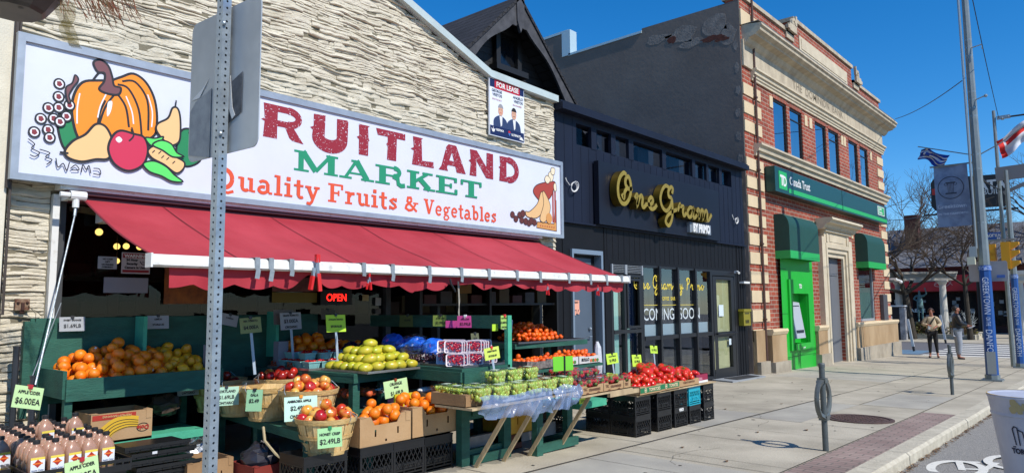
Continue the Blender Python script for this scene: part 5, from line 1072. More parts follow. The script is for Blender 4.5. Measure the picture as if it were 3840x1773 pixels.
def crate(x, y, z, label, group=None, rz=0., sc=(1, 1, 1)):
    if not used['c']: t = crate0; used['c'] = True
    else: t = copy_tree(crate0)
    t.location = (x, y, z); t.rotation_euler = (0, 0, rz); t.scale = sc; t['label'] = label
    if group: t['group'] = group
    return t
# front row of crates under the oranges and the basket
for i, (x, wv) in enumerate(((3.44, 1.15), (3.98, 1.), (4.345, 1.), (4.71, 1.))):
    crate(x + (.02 if i == 0 else 0), 5.25, g(x), ['black milk crate under the honey crisp basket, leftmost of the front row', 'black milk crate under the left box of oranges, beside the honey crisp basket', 'black milk crate under the gap between the two orange boxes', 'black milk crate under the right box of oranges, at the right end of the row'][i], 'black milk crates', 0, (wv, 1, 1.07))
G_ = 'black milk crates'
cx0 = crate(7.72, 4.83, g(7.7), 'lower black milk crate at the left front of the tomato stand', G_); crate(7.72, 4.83, g(7.7) + .245, 'upper black milk crate at the left front of the tomato stand', G_, 0, (1, 1, .82)); cx0.scale = (1, 1, .82)
crate(7.72, 5.2, g(7.7), 'lower black milk crate behind the left front stack of the tomato stand', G_, 0, (1, 1, .82)); crate(7.72, 5.2, g(7.7) + .245, 'upper black milk crate behind the left front stack of the tomato stand', G_, 0, (1, 1, .82))
for j, (x, wv, nm) in enumerate(((8.28, 1, 'second'), (8.72, .98, 'third'), (9.12, .9, 'fourth'), (9.54, .86, 'fifth'))):
    for k in (0, 1):
        if j == 2 and k == 1: continue
        crate(x, 4.85, g(x) + .25 * k, '%s black milk crate of the %s stack from the left under the tomato boxes' % (('lower', 'upper')[k], nm), G_, 0, (wv, 1, .83))
tc_ = crate_proto('milk_crate', M_teal, 'teal blue plastic milk crate on top of a black one under the tomato boxes', wx=.33, wy=.36, h=.25); tc_.location = (9.12, 4.85, g(9.12) + .25)
q = MB(); q.add(text('VIRIDI', .05, .003, 0, .9, 'CENTER'), FRONT(8.72, 4.664, g(8.7) + .205))
solo('crate_print', q, M_wht, 'white printed letters on the front of the lower crate in the third stack', 'lettering')
# flat folded black trays stack
for i, (x, y, z_, rz_) in enumerate(((2.55, 6.22, -.02, .02), (2.6, 6.2, .035, -.02), (2.56, 6.22, .09, .03), (2.62, 6.2, .145, 0), (2.55, 6.2, .2, -.03), (2.58, 6.22, .255, .02), (2.54, 6.24, .31, 0))):
    t = thing('folded_crate', 'flat folded black plastic tray in the stack below the green shelf', 'folded crate', (x, y, z_), 'folded black trays stacked on the ground', rz_)
    q = MB(); q.box(-.25, .25, -.17, .17, 0, .03); q.box(-.26, .26, -.178, -.168, .018, .045); q.box(-.26, -.25, -.17, .17, .01, .045)
    for k in range(6): q.box(-.22 + k * .08, -.17 + k * .08, -.18, -.17, .004, .014)
    part('tray', q, M_crate, t, local=True)
q = MB(); q.box(2.4, 2.52, 6.04, 6.043, .28, .3); solo('paper_label', q, M_whitecard, 'small white label stuck on the folded black trays', 'label')
# ---------------------------------------------------------------- orange and lemon bin
ob = thing('orange_display_table', 'green painted wooden bin table heaped with oranges and lemons, with a tall back board', 'display table', (2.7, 7.1, -.05))
q = MB(); q.box(2.05, 3.4, 6.72, 6.75, .68, .86); q.box(2.03, 2.06, 6.75, 7.44, .70, .93); q.box(3.36, 3.4, 6.75, 7.44, .7, .9); split('bin_side', q, M_green, ob)
q = MB(); q.box(2.06, 3.36, 6.75, 7.44, .7, .73); part('bin_floor', q, M_green, ob)
for x, y in ((2.08, 6.78), (3.32, 6.78), (2.08, 7.4), (3.32, 7.4)): q = MB(); q.box(x - .03, x + .03, y - .03, y + .03, g(x), .7); part('leg', q, M_green, ob)
q = MB(); q.box(1.95, 4.9, 7.4, 7.43, .6, 1.365); q.box(1.9, 1.95, 7.38, 7.44, .5, 1.34); part('back_board', q, M_green, ob)
q = MB(); q.box(2.83, 2.865, 7.2, 7.4, .9, 1.37); part('divider', q, M_green_lit, ob)  # slit of sun on the divider painted as a brighter green
q = MB(); q.box(4.235, 4.27, 7.2, 7.4, .9, 1.4); part('divider', q, M_green_lit, ob)
q = MB(); q.box(2.3, 3.3, 6.72, 7.4, .27, .29); q.box(2.25, 3.3, 6.70, 6.73, .25, .32); part('lower_shelf', q, M_green_lit, ob)
wnt = lambda x, y: .16 * (y - 6.75) / .6 + .10 * math.exp(-((x - 2.55) / .35) ** 2)
p_or = heap(92, 2.06, 3.0, 6.75, 7.38, lambda x, y: .73 + .18 * (y - 6.75), .053, seed=4, want=lambda x, y: .26 * (y - 6.75) / .6 + .12 * math.exp(-((x - 2.6) / .3) ** 2), oz=.93)
pour('orange', F_or, p_or, 'large orange in the heap filling the left of the green bin', 'orange', 'oranges heaped in the green bin', 3)
p_le = heap(46, 2.92, 3.38, 6.78, 7.38, lambda x, y: .73 + .18 * (y - 6.75), .045, seed=6, want=lambda x, y: .3 * (y - 6.75) / .6, oz=1., excl=[p for p in p_or if p[0] > 2.8])
pour('lemon', F_lem, p_le, 'yellow lemon in the heap at the right of the green bin', 'lemon', 'lemons heaped in the green bin', 3)
M_shade = mat('shaded_card', '#9da1a6', .7)  # white card copy with the awning shade put into its grey
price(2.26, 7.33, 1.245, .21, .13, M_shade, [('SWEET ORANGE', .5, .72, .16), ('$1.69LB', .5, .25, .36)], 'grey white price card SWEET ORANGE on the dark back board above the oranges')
price(3.02, 7.33, 1.245, .21, .13, M_shade, [('LEMON', .5, .66, .18), ('2FOR$1.00', .5, .25, .2)], 'shade-greyed white price card LEMON on the back board above the lemons')
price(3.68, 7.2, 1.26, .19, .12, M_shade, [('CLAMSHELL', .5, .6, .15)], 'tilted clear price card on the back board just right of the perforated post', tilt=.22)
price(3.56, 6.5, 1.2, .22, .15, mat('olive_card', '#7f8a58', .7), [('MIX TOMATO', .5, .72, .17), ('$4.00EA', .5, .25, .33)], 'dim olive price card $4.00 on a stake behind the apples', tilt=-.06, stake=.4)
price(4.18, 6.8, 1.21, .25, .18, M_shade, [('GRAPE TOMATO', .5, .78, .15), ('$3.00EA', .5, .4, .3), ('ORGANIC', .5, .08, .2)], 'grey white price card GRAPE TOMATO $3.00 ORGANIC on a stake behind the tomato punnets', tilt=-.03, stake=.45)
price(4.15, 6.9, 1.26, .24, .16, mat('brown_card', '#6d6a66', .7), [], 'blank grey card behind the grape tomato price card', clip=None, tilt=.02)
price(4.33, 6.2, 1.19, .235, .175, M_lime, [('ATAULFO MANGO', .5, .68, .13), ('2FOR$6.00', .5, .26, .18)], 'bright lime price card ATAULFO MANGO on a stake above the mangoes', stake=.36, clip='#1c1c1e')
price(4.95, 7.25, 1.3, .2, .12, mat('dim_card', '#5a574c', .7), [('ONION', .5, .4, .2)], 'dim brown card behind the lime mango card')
# banana carton etc under the bin
def carton(x0, x1, y0, y1, z0, z1, label, m=None, notch=True, slots=True, group=None, name='cardboard_box', flaps=True, nd=.35):
    m = m or M_card; t = thing(name, label, 'cardboard box', ((x0 + x1) / 2, (y0 + y1) / 2, z0), group); q = MB(); T = .008; w_ = x1 - x0; h = z1 - z0
    zn = z1 - h * nd if notch else z1
    # front wall with notch and hand holes
    hs_ = [(x0 + w_ * .28, x0 + w_ * .31, z0 + h * .32, z0 + h * .55), (x0 + w_ * .72, x0 + w_ * .75, z0 + h * .32, z0 + h * .55), (x0 + w_ * .5 - .01, x0 + w_ * .5 + .01, z0 + h * .12, z0 + h * .2)] if slots else []
    for yy, dd in ((y0, T), (y1 - T, T)):
        a = MB(); holed(a, x0, x1, z0, zn, yy, yy + dd, hs_); holed(a, x0, x1, z0, zn, yy + dd, yy, hs_); q.add(a)
        if notch:
            for u0, u1, s_ in ((x0, x0 + w_ * .2, 1), (x1 - w_ * .2, x1, -1)):
                pl = [(u0, zn), (u1, zn), (u1, z1), (u0, z1)]
                pl = [(x0, zn), (x0 + w_ * .28, zn), (x0 + w_ * .2, z1), (x0, z1)] if s_ > 0 else [(x1 - w_ * .28, zn), (x1, zn), (x1, z1), (x1 - w_ * .2, z1)]
                q.prism(pl, lambda u, v, tt: (u, tt, v), yy, yy + dd)
    q.box(x0, x0 + T, y0 + T, y1 - T, z0, z1); q.box(x1 - T, x1, y0 + T, y1 - T, z0, z1); q.box(x0, x1, y0, y1, z0, z0 + T)
    if flaps: q.box(x0 + T, x0 + w_ * .12, y0 - .004, y0 + .06, z1 - .003, z1 + .002); q.box(x1 - w_ * .12, x1 - T, y0 - .004, y0 + .06, z1 - .003, z1 + .002); q.box(x1 - w_ * .11, x1 - .01, y0 - .005, y0 - .002, z1 - h * .3, z1)
    part('box', q, m, t); return t
bb_ = carton(2.24, 2.74, 6.7, 7.1, .3, .555, 'banana box with a red band and drawn yellow bananas under the orange bin', notch=False, slots=False)
st = Strokes(FRONT(0, 6.698, 0)); st.poly(rect(2.25, .5, 2.6, .545), 0)
for k in range(4): st.line(smooth_pts([(2.36 - .01 * k, .33 + .03 * k), (2.42, .40 + .028 * k), (2.52, .435 + .022 * k), (2.62, .43 + .018 * k)], 5), .04, 1); st.line(smooth_pts([(2.36 - .01 * k, .315 + .03 * k), (2.42, .385 + .028 * k), (2.52, .42 + .022 * k), (2.62, .415 + .018 * k)], 5), .006, 2)
st.line(arc(2.66, .405, .05, .035, 0, 360, 20), .005, 2); st.mb.add(text('Dole', .05, .002, 0, 1, 'CENTER'), frame((2.66, 6.694, .42), (-1, 0, 0), (0, -1, 0)) , mi=0)
st.mb.add(text('BAN', .05, .001), frame((2.34, 6.694, .42), (-1, 0, 0), (0, -1, 0)), mi=2); st.mb.add(text('PREMIUM BANANAS', .026, .0005), frame((2.56, 6.692, .535), (-1, 0, 0), (0, -1, 0)), mi=3)
part('print', st.mb, [mat('box_red', '#a52c1e', .7), mat('banana_yellow', '#cfa628', .7), M_ink, mat('box_buff', '#c8a070', .8)], bb_)
# ---------------------------------------------------------------- cider bottles
M_cid = mat('cider_plastic', '#9e7660', .3, c2='#b08a74', vs=5, sss=.3, coat=.4)
ct = thing('cider_bottle', 'plastic jug of amber cider with black cap and white yellow label', 'bottle', (0, 0, 0))
q = MB()
prof = [(.001, .0), (.044, .0), (.05, .012), (.05, .13), (.049, .155), (.04, .185), (.026, .205), (.018, .213), (.018, .228)]
b = 0; seg = 20
for r_, z_ in prof:
    for k in range(seg):
        a = 2 * math.pi * k / seg; n_ = 4 if z_ < .16 else 2.6 if z_ < .2 else 2; c_, s_ = math.cos(a), math.sin(a); e = (abs(c_) ** n_ + abs(s_) ** n_) ** (-1 / n_); q.v.append((r_ * e * c_, r_ * e * s_, z_))
for i in range(len(prof) - 1):
    for k in range(seg): a = i * seg + k; c_ = i * seg + (k + 1) % seg; q.f.append((a, c_, c_ + seg, a + seg)); q.m.append(0)
part('jug', q, M_cid, ct, smooth=True, local=True)
q = MB(); q.tube([(-.05, 0, .10), (-.056, 0, .14), (-.047, 0, .178), (-.03, 0, .198)], .009, 8); part('handle', q, M_cid, ct, smooth=True, local=True)
q = MB(); q.lathe([(.021, .222), (.022, .225), (.022, .243), (.018, .247), (.001, .247)], seg=16); part('cap', q, M_ink, ct, local=True)
q = MB(); q.box(-.041, .041, -.0515, -.0505, .02, .14, mi=0); q.box(-.041, .041, -.0517, -.0515, .124, .14, mi=1); q.box(-.041, .041, -.0517, -.0515, .02, .036, mi=1)
q.quad((-.026, -.0522, .1), (0, -.0522, .073), (.026, -.0522, .1), (0, -.0522, .127), mi=2); q.quad((-.03, -.0526, .096), (.03, -.0526, .096), (.027, -.0526, .105), (-.027, -.0526, .105), mi=3)
q.add(text('Apple Cider', .0145, .0004, 0, 1, 'CENTER'), frame((0, -.0523, .052), (1, 0, 0), (0, -1, 0)), mi=4)
part('paper_label', q, [mat('label_white', '#dcdfe2', .6), mat('label_yellow', '#e0c84c', .6), mat('label_red', '#a82c18', .6), mat('label_orange', '#e07020', .6), mat('label_blue', '#2c4a80', .6)], ct, local=True)
first = True; rq = random.Random(12)
rows = []
for r_ in range(9):
    for c_ in range(5):
        rows.append((1.555 + c_ * .107 + r_ * .004 + rq.uniform(-.004, .004), 5.62 + r_ * .125 + c_ * .0 + rq.uniform(-.01, .01) - .0, .325, r_, c_))
for c_ in range(1, 4): rows.append((1.555 - c_ * .112, 5.95 + c_ * .05, .325, 9, c_)); rows.append((1.555 - c_ * .112, 6.15 + c_ * .05, .325, 9, c_)); rows.append((1.555 - c_ * .112, 6.4, .325, 9, c_))
rows += [(1.70, 5.98, .44, 20, 0), (1.905, 6.02, .43, 20, 1)]
for x, y, z_, r_, c_ in rows:
    t = ct if first else copy_tree(ct); first = False; t.location = (x, y, z_); t.rotation_euler = (0, 0, rq.uniform(-.12, .12) + .1)
    if r_ == 0: t['label'] = 'cider jug with yellow edged label in the front row, ' + ['leftmost of five', 'second from the left', 'third, in the middle', 'fourth from the left', 'rightmost, beside the folded trays'][c_]
    elif r_ == 20: t['label'] = ['raised cider jug standing on the others at the left', 'raised cider jug standing on the others at the right'][c_]
    else: t['label'] = 'amber cider jug packed in the rows behind the front five'
    t['group'] = 'cider jugs' if r_ in (0, 20) else 'cider jugs behind the front row'
for x0, x1, y0, y1, lb in ((1.47, 2.12, 5.5, 6.1, 'black plastic tray crate holding the front rows of cider jugs'), (1.47, 2.12, 6.13, 6.85, 'black plastic tray crate holding the back rows of cider jugs'), (1.0, 1.45, 5.75, 6.6, 'black plastic tray crate of cider jugs at the lower left edge')):
    t = thing('tray_crate', lb, 'crate', ((x0 + x1) / 2, (y0 + y1) / 2, .29)); q = MB()
    q.box(x0, x1, y0, y1, .3, .312)
    for a in ((x0, x1, y0, y0 + .012), (x0, x1, y1 - .012, y1), (x0, x0 + .012, y0 + .012, y1 - .012), (x1 - .012, x1, y0 + .012, y1 - .012)): q.box(*a, .312, .345); q.box(*a, .36, .385)
    n = 12
    for i in range(n + 1):
        xx = x0 + (x1 - x0 - .012) * i / n; q.box(xx, xx + .012, y0 + .001, y0 + .011, .345, .36); yy = y0 + (y1 - y0 - .012) * i / n; q.box(x0 + .001, x0 + .011, yy, yy + .012, .345, .36); q.box(x1 - .011, x1 - .001, yy, yy + .012, .345, .36)
    part('tray', q, M_crate, t)
for x, y in ((1.56, 5.8), (1.95, 5.8), (1.75, 6.4), (1.2, 6.1)):
    crate(x, y, g(x), 'black milk crate under the trays of cider jugs', 'crates under the cider', 0, (1, 1, 1.09))
price(1.475, 5.6, .79, .2, .145, M_palegreen, [('APPLE CIDER', .5, .66, .2), ('$6.00EA', .5, .2, .38)], 'tilted pale green price card APPLE CIDER $6.00 on the grey post at the left', tilt=.24, rz=.35, clip='#a8262c')
price(1.63, 4.95, .375, .215, .15, M_palegreen, [('APPLE CIDER', .5, .66, .2), ('$6.00EA', .5, .2, .38)], 'pale green price card APPLE CIDER at the bottom edge in front of the crate', tilt=-.05, rz=.3, clip='#a8262c')
for x, y, z_, lb in ((1.83, 7.3, 1.12, 'dark grey steel post standing against the stone pier behind the cider'), (1.66, 7.25, .82, 'short dark post at the far left edge behind the cider'), (1.86, 6.9, .89, 'thin grey post beside the orange bin behind the tilted card')):
    q = MB(); q.tube([(x, y, g(x)), (x, y, z_)], .026, 10); q.lathe([(.03, 0), (.03, .012), (.001, .012)], (x, y, z_), 10); solo('steel_post', q, mat('dark_post', '#33363b', .5, metal=.3), lb, 'post')
# ---------------------------------------------------------------- perforated post with sign back
pp = thing('perforated_sign_post', 'galvanised perforated square steel post standing close to the camera', 'post', (1.176, 2.4, g(1.47) - .13))
q = MB(); rot = Matrix.Rotation(R(9), 3, 'Z'); hw = .0172; n = 125; z0, dz = -.1, .025
def ppt(u, d, z): 
    v = rot @ Vector((u, d, 0)); return (1.176 + v.x, 2.4 + v.y, z)
for face in range(4):
    fr_ = Matrix.Rotation(face * math.pi / 2, 3, 'Z')
    def fp(u, z, d=-hw): v = fr_ @ Vector((u, d, 0)); return ppt(v.x, v.y, z)
    for i in range(n):
        za = z0 + i * dz; zb = za + dz; zc = (za + zb) / 2; rr_ = .0046; ring_ = [(rr_ * math.cos(k * math.pi / 4), zc + rr_ * math.sin(k * math.pi / 4)) for k in range(8)]
        out_ = [(hw, zc), (hw, zb), (0, zb), (-hw, zb), (-hw, zc), (-hw, za), (0, za), (hw, za)]
        for k in range(8): k2 = (k + 1) % 8; q.quad(fp(*ring_[k]), fp(*out_[k]), fp(*out_[k2]), fp(*ring_[k2]))
        for k in range(8): k2 = (k + 1) % 8; q.quad(fp(*ring_[k]), fp(*ring_[k2]), fp(*ring_[k2], -hw + .003), fp(*ring_[k], -hw + .003))
part('post', q, M_galv, pp)
q = MB()
for s_ in (-1, 1):
    a = MB(); a.box(-hw + .003, hw - .003, -hw + .003, -hw + .0035, z0, z0 + n * dz)
q.tube([(1.176, 2.4, z0), (1.176, 2.4, z0 + n * dz)], .012, 4); part('hollow_core', q, M_black, pp)
sb2 = thing('street_sign_back', 'bare metal back of a rounded street sign with torn stickers behind the perforated post', 'sign', (1.2, 2.44, 1.99))
# plate lies in a vertical plane from (1.44,3.18) to (1.46,2.63)
def SPt(u, v, d=0): return (1.186 + .03 * u - d, 2.672 - .46 * u, 1.989 + .54 * v)
pl = []
rc = .07
for cx_, cz_, a0 in ((rc, rc, 180), (1 - rc, rc, 270), (1 - rc, 1 - rc, 0), (rc, 1 - rc, 90)): pl += [(cx_ + rc * math.cos(R(a0 + t * 15)), cz_ + rc * math.sin(R(a0 + t * 15))) for t in range(7)]
q = MB(); q.prism(pl, lambda u, v, t: SPt(u, v, t), 0.0, -.004); part('plate', q, mat('dull_aluminium', '#9da3a8', .45, metal=.25, c2='#b5bbbe', vs=3, bump=.05, bs=9), sb2)
q = MB()
def onp(poly, d, mi): q.prism([(a, b) for a, b in poly], lambda u, v, t: SPt(u, v, t), d, d + .001, mi)
onp([(.02, .05), (.34, .0), (.34, .48), (.1, .42), (.02, .36)], .002, 0); onp([(.03, .44), (.2, .5), (.3, .56), (.16, .44)], .002, 1); onp([(.6, .2), (.78, .25), (.78, .52), (.58, .46)], .002, 2); onp([(.5, .5), (.62, .52), (.66, .3), (.7, .24), (.66, .22), (.58, .34)], .004, 1)
part('torn_sticker', q, [mat('faded_sticker', '#a5a7a6', .8, c2='#8f9294', vs=20), M_wht, mat('dark_sticker', '#3c4046', .7, c2='#5c6066', vs=30)], sb2)
q = MB()
for z_ in (2.05, 2.45): q.obox((1.188, 2.43, z_), (.03, .03, .016)); q.sphere((1.165, 2.375, z_), .008)
split('bolt', q, M_galv, sb2)
# ---------------------------------------------------------------- apple bench with bushel baskets
ab = thing('apple_bench', 'low green wooden bench running out from the shop carrying bushel baskets of apples', 'bench', (3.9, 6.2, g(3.9)))
q = MB(); q.prism([(3.36, 5.2), (4.1, 5.2), (4.25, 7.38), (3.62, 7.38)], lambda u, v, t: (u, v, t), .33, .405); part('top', q, M_green, ab)
for x, y in ((3.42, 5.26), (4.02, 5.26), (3.68, 7.3), (4.18, 7.3), (3.55, 6.3)): q = MB(); q.box(x - .035, x + .035, y - .035, y + .035, g(x), .33); part('leg', q, M_green, ab)
def basket_mesh():
    t = thing('bushel_basket', 'pale wooden bushel basket of apples', 'basket', (0, 0, 0)); H = .34
    q = MB(); n = 22
    for k in range(n):
        a0 = 2 * math.pi * k / n; a1 = 2 * math.pi * (k + .9) / n; d = .003 if k % 2 else -.003
        for (ra, za), (rb, zb) in (((.2, .01), (.245, H * .5)), ((.245, H * .5), (.29, H))):
            q.quad(((ra + d) * math.cos(a0), (ra + d) * math.sin(a0), za), ((ra + d) * math.cos(a1), (ra + d) * math.sin(a1), za), ((rb + d) * math.cos(a1), (rb + d) * math.sin(a1), zb), ((rb + d) * math.cos(a0), (rb + d) * math.sin(a0), zb))
    q.lathe([(.001, .012), (.196, .012)], seg=22); q.lathe([(.195, .0), (.238, H * .5), (.282, H)], seg=22); part('staves', q, M_bushel, t, local=True)
    for z0_, z1_, e in ((0, .035, .008), (.15, .185, .009), (H - .045, H + .004, .01)):
        ra = .2 + .09 * z0_ / H; rb = .2 + .09 * z1_ / H; q = MB(); q.lathe([(ra, z0_), (ra + e, z0_), (rb + e, z1_), (rb, z1_)], seg=36, wob=lambda k, z: 1 + .006 * math.sin(k * .9)); part('hoop', q, M_bushel_d, t, local=True)
    for s_ in (-1, 1):
        q = MB(); q.tube([(s_ * .3, -.06, H - .03), (s_ * .31, -.05, H + .0), (s_ * .27, 0, H + .06), (s_ * .31, .05, H + .0), (s_ * .3, .06, H - .03)], .003, 5); part('wire_handle', q, M_galv, t, local=True)
    return t
bsk = basket_mesh(); fb_ = True
BK = [(3.57, 5.24, .225, 'front bushel basket of red and yellow apples on the crates with the HONEY CRISP card', [0, 1, 2], [3, 5, 3], 27, 'h', .87),
      (3.68, 5.68, .407, 'bushel basket of pink and yellow apples behind the front one, holding the AMBROSIA card', [1, 2, 0], [3, 5, 1], 30, 'a', .9),
      (3.6, 6.2, .407, 'bushel basket with a few greenish apples low inside, second behind the front one', [4], [1], 9, 'g', .88),
      (3.57, 6.68, .407, 'bushel basket holding the CORTLAND card, by the perforated post', [4, 0], [1, 1], 9, 'c', .88),
      (3.56, 7.13, .407, 'bushel basket of shaded red apples furthest back on the bench', [3], [1], 15, 'd', .92),
      (3.98, 6.62, .42, 'bushel basket of dark red glossy apples on the back right of the bench', [3, 0, 1], [5, 3, 2], 26, 'r', .92)]
for x, y, z_, lb, mi_, wt, n_, key, sc_ in BK:
    t = bsk if fb_ else copy_tree(bsk); fb_ = False; t.location = (x, y, z_); t['label'] = lb; t.rotation_euler = (0, 0, x * 7 + y); t.scale = (sc_, sc_, sc_); t['group'] = 'bushel baskets of apples'
    low = key in ('g', 'c'); zf = z_ + (.2 if low else .25) * sc_
    pts = heap(n_, x - .25, x + .25, y - .25, y + .25, zf, .047, seed=int(x * 100), want=lambda a, b: (.0 if low else .1) * (1 - ((a - x) ** 2 + (b - y) ** 2) / .06) - (9 if (a - x) ** 2 + (b - y) ** 2 > (.035 if low else .043) else 0))
    pour('apple', [F_ap[i] for i in mi_], pts, {'h': 'red and yellow apple in the front basket with the HONEY CRISP card', 'a': 'pink and yellow apple in the basket with the AMBROSIA card', 'g': 'greenish apple in the half full basket', 'c': 'apple in the basket with the CORTLAND card', 'd': 'shaded red apple in the rearmost basket', 'r': 'dark red apple in the back right basket'}[key], 'apple', {'h': 'apples in the front basket', 'a': 'apples in the second basket', 'g': 'apples in the half full basket', 'c': 'apples in the fourth basket', 'd': 'apples in the rear basket', 'r': 'apples in the back right basket'}[key], seed=int(y * 10), wt=wt)
price(3.42, 4.96, .32, .2, .155, mat('leaf_green_card', '#98c890', .7), [('HONEY CRISP', .5, .62, .19), ('$2.49LB', .5, .2, .36)], 'green price card HONEY CRISP $2.49 clipped on the front basket', rz=-.3, clip='#1e7a4a')
price(3.43, 5.4, .49, .28, .2, mat('mint_card', '#b9dccb', .7), [('AMBROSIA APPLE', .45, .76, .14), ('$2.49LB', .45, .44, .25), ('ONTARIO', .45, .12, .19)], 'mint price card AMBROSIA APPLE $2.49 ONTARIO on the second basket', rz=-.3, clip='#d88a1a')
price(3.34, 6.03, .52, .15, .19, mat('mint_card2', '#93c49a', .7), [('GALA', .5, .7, .16), ('$2.49', .5, .4, .24)], 'narrow slanting green price card on the half full basket', rz=-.95, clip='#2a2a2c')
price(3.3, 6.45, .54, .22, .17, mat('mint_card3', '#a7cbb4', .7), [('CORTLAND', .5, .7, .19), ('$1.69LB', .5, .36, .27), ('ONTARIO', .5, .08, .19)], 'pale green price card CORTLAND $1.69 ONTARIO right of the perforated post', rz=-.35)
price(3.2, 7.02, .6, .2, .17, M_shade, [('ROYAL GALA', .5, .7, .17), ('$1.49LB', .5, .36, .27), ('ONTARIO', .5, .08, .17)], 'grey price card partly hidden left of the perforated post', rz=-.1)
q = MB(); q.tube([(3.34, 5.85, .4), (3.3, 5.75, .3), (3.33, 5.62, .2), (3.4, 5.45, .1)], .012, 6); solo('strap', q, mat('pale_strap', '#a89a78', .7), 'pale strap hanging down from the bench edge between the baskets', 'strap')
for i in range(6):
    q = MB(); x, y = 3.7 + .12 * (i % 3), 5.0 + .0 * i
# bags and boxes under the bench
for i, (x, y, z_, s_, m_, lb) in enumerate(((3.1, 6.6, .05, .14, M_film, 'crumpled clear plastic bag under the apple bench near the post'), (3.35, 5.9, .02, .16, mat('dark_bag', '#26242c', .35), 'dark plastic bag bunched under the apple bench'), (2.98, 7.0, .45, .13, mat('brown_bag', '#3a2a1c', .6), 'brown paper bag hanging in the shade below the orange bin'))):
    q = MB(); q.sphere((x, y, z_ + s_ * .7), s_, 14, 10, sc=(1.1, 1, .8)); rq = random.Random(i + 40)
    q.v = [(a + rq.uniform(-.02, .02), b + rq.uniform(-.02, .02), c + rq.uniform(-.02, .02)) for a, b, c in q.v]; solo('plastic_bag', q, m_, lb, 'bag')
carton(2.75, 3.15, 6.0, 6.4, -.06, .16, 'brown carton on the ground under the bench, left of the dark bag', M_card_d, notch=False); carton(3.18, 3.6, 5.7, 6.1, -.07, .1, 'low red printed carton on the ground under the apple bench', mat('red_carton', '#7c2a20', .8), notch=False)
# ---------------------------------------------------------------- mango table
mt = thing('mango_table', 'green wooden table with metal trays of mangoes and tomato punnets', 'table', (4.6, 6.4, g(4.6)))
q = MB(); q.prism([(4.2, 5.72), (5.02, 5.82), (5.0, 7.38), (3.98, 7.38)], lambda u, v, t: (u, v, t), .775, .80); part('top', q, M_green, mt)
q = MB(); q.prism([(4.2, 5.72), (5.02, 5.82), (5.02, 5.84), (4.2, 5.74)], lambda u, v, t: (u, v, t), .71, .774); q.prism([(4.2, 5.742), (4.22, 5.744), (4.0, 7.38), (3.98, 7.38)], lambda u, v, t: (u, v, t), .71, .774); split('apron', q, M_green, mt)
for x, y in ((4.25, 5.78), (4.66, 5.86), (4.97, 7.3), (4.08, 7.3)): q = MB(); q.box(x - .04, x + .04, y - .035, y + .035, g(x), .71); part('leg', q, M_green, mt)
q = MB(); q.box(4.3, 5.0, 5.85, 7.3, .4, .43); part('shelf', q, M_green, mt)
def tray(x0, x1, y0, y1, z, lb, rz=0, m=None, group=None):
    t = thing('metal_tray', lb, 'tray', ((x0 + x1) / 2, (y0 + y1) / 2, z), group, rz); X, Y = (x1 - x0) / 2, (y1 - y0) / 2; q = MB(); q.box(-X, X, -Y, Y, 0, .004)
    for a in ((-X - .008, X + .008, -Y - .008, -Y), (-X - .008, X + .008, Y, Y + .008), (-X - .008, -X, -Y, Y), (X, X + .008, -Y, Y)): q.box(*a, .0, .022)
    part('pan', q, m or mat('tray_aluminium', '#a2a09a', .35, metal=.7, var=.1, vs=8), t, local=True); return t
tray(4.24, 4.98, 5.6, 6.3, .803, 'aluminium tray of green yellow mangoes at the front of the green table', .06); tray(4.1, 4.9, 6.36, 7.1, .803, 'aluminium tray under the teal tomato punnets', .03)
# mangoes in rows, three layers
rq = random.Random(9); mp = []
for k, (nx_, ny_, z_) in enumerate(((5, 6, .856), (4, 5, .93), (3, 3, 1.0), (1, 1, 1.07))):
    for i in range(nx_):
        for j in range(ny_):
            x = 4.61 + (i - (nx_ - 1) / 2) * .148 + rq.uniform(-.02, .02); y = 5.96 + (j - (ny_ - 1) / 2) * .108 + rq.uniform(-.012, .012) + (.0 if k < 2 else .05); mp.append((x, y, z_ + rq.uniform(-.006, .006)))
for i, p in enumerate(mp): inst('mango', F_mg[i % 3], p, 'green yellow mango stacked on the aluminium tray', 'mango', 'mangoes stacked on the tray', (rq.uniform(-.3, .3), rq.uniform(-.2, .2), rq.uniform(-.5, .5) - .2), 1 + rq.uniform(-.08, .06))
# tomato punnets
def punnet_proto():
    t = thing('punnet', 'teal pulp punnet of cherry tomatoes', 'punnet', (0, 0, 0)); q = MB(); a, b_, h = .047, .06, .075
    for (x0, y0), (x1, y1) in (((-1, -1), (1, -1)), ((1, -1), (1, 1)), ((1, 1), (-1, 1)), ((-1, 1), (-1, -1))):
        n = 7
        for i in range(n):
            t0, t1 = i / n, (i + .93) / n; zc = 0 if i in (0, n - 1) else .012
            q.quad((a * (x0 + (x1 - x0) * t0), a * (y0 + (y1 - y0) * t0), zc), (a * (x0 + (x1 - x0) * t1), a * (y0 + (y1 - y0) * t1), zc), (b_ * (x0 + (x1 - x0) * t1), b_ * (y0 + (y1 - y0) * t1), h), (b_ * (x0 + (x1 - x0) * t0), b_ * (y0 + (y1 - y0) * t0), h))
    for s_ in (-1, 1): q.box(-b_ - .004, b_ + .004, s_ * b_ - .004, s_ * b_ + .004, h - .008, h + .003); q.box(s_ * b_ - .004, s_ * b_ + .004, -b_ + .004, b_ - .004, h - .008, h + .003)
    q.box(-a, a, -a, a, .01, .014); part('pulp_box', q, mat('teal_pulp', '#7fb5b4', .85, var=.06, vs=20), t, local=True)
    q = MB(); rq = random.Random(2)
    for i in range(22): q.sphere((rq.uniform(-.045, .045), rq.uniform(-.045, .045), h - .008 + rq.uniform(-.006, .014)), .0135, 8, 6)
    part('cherry_tomatoes', q, mat('cherry_red', '#b8140c', .2, coat=.5), t, smooth=True, local=True); return t
pu = punnet_proto(); fp_ = True
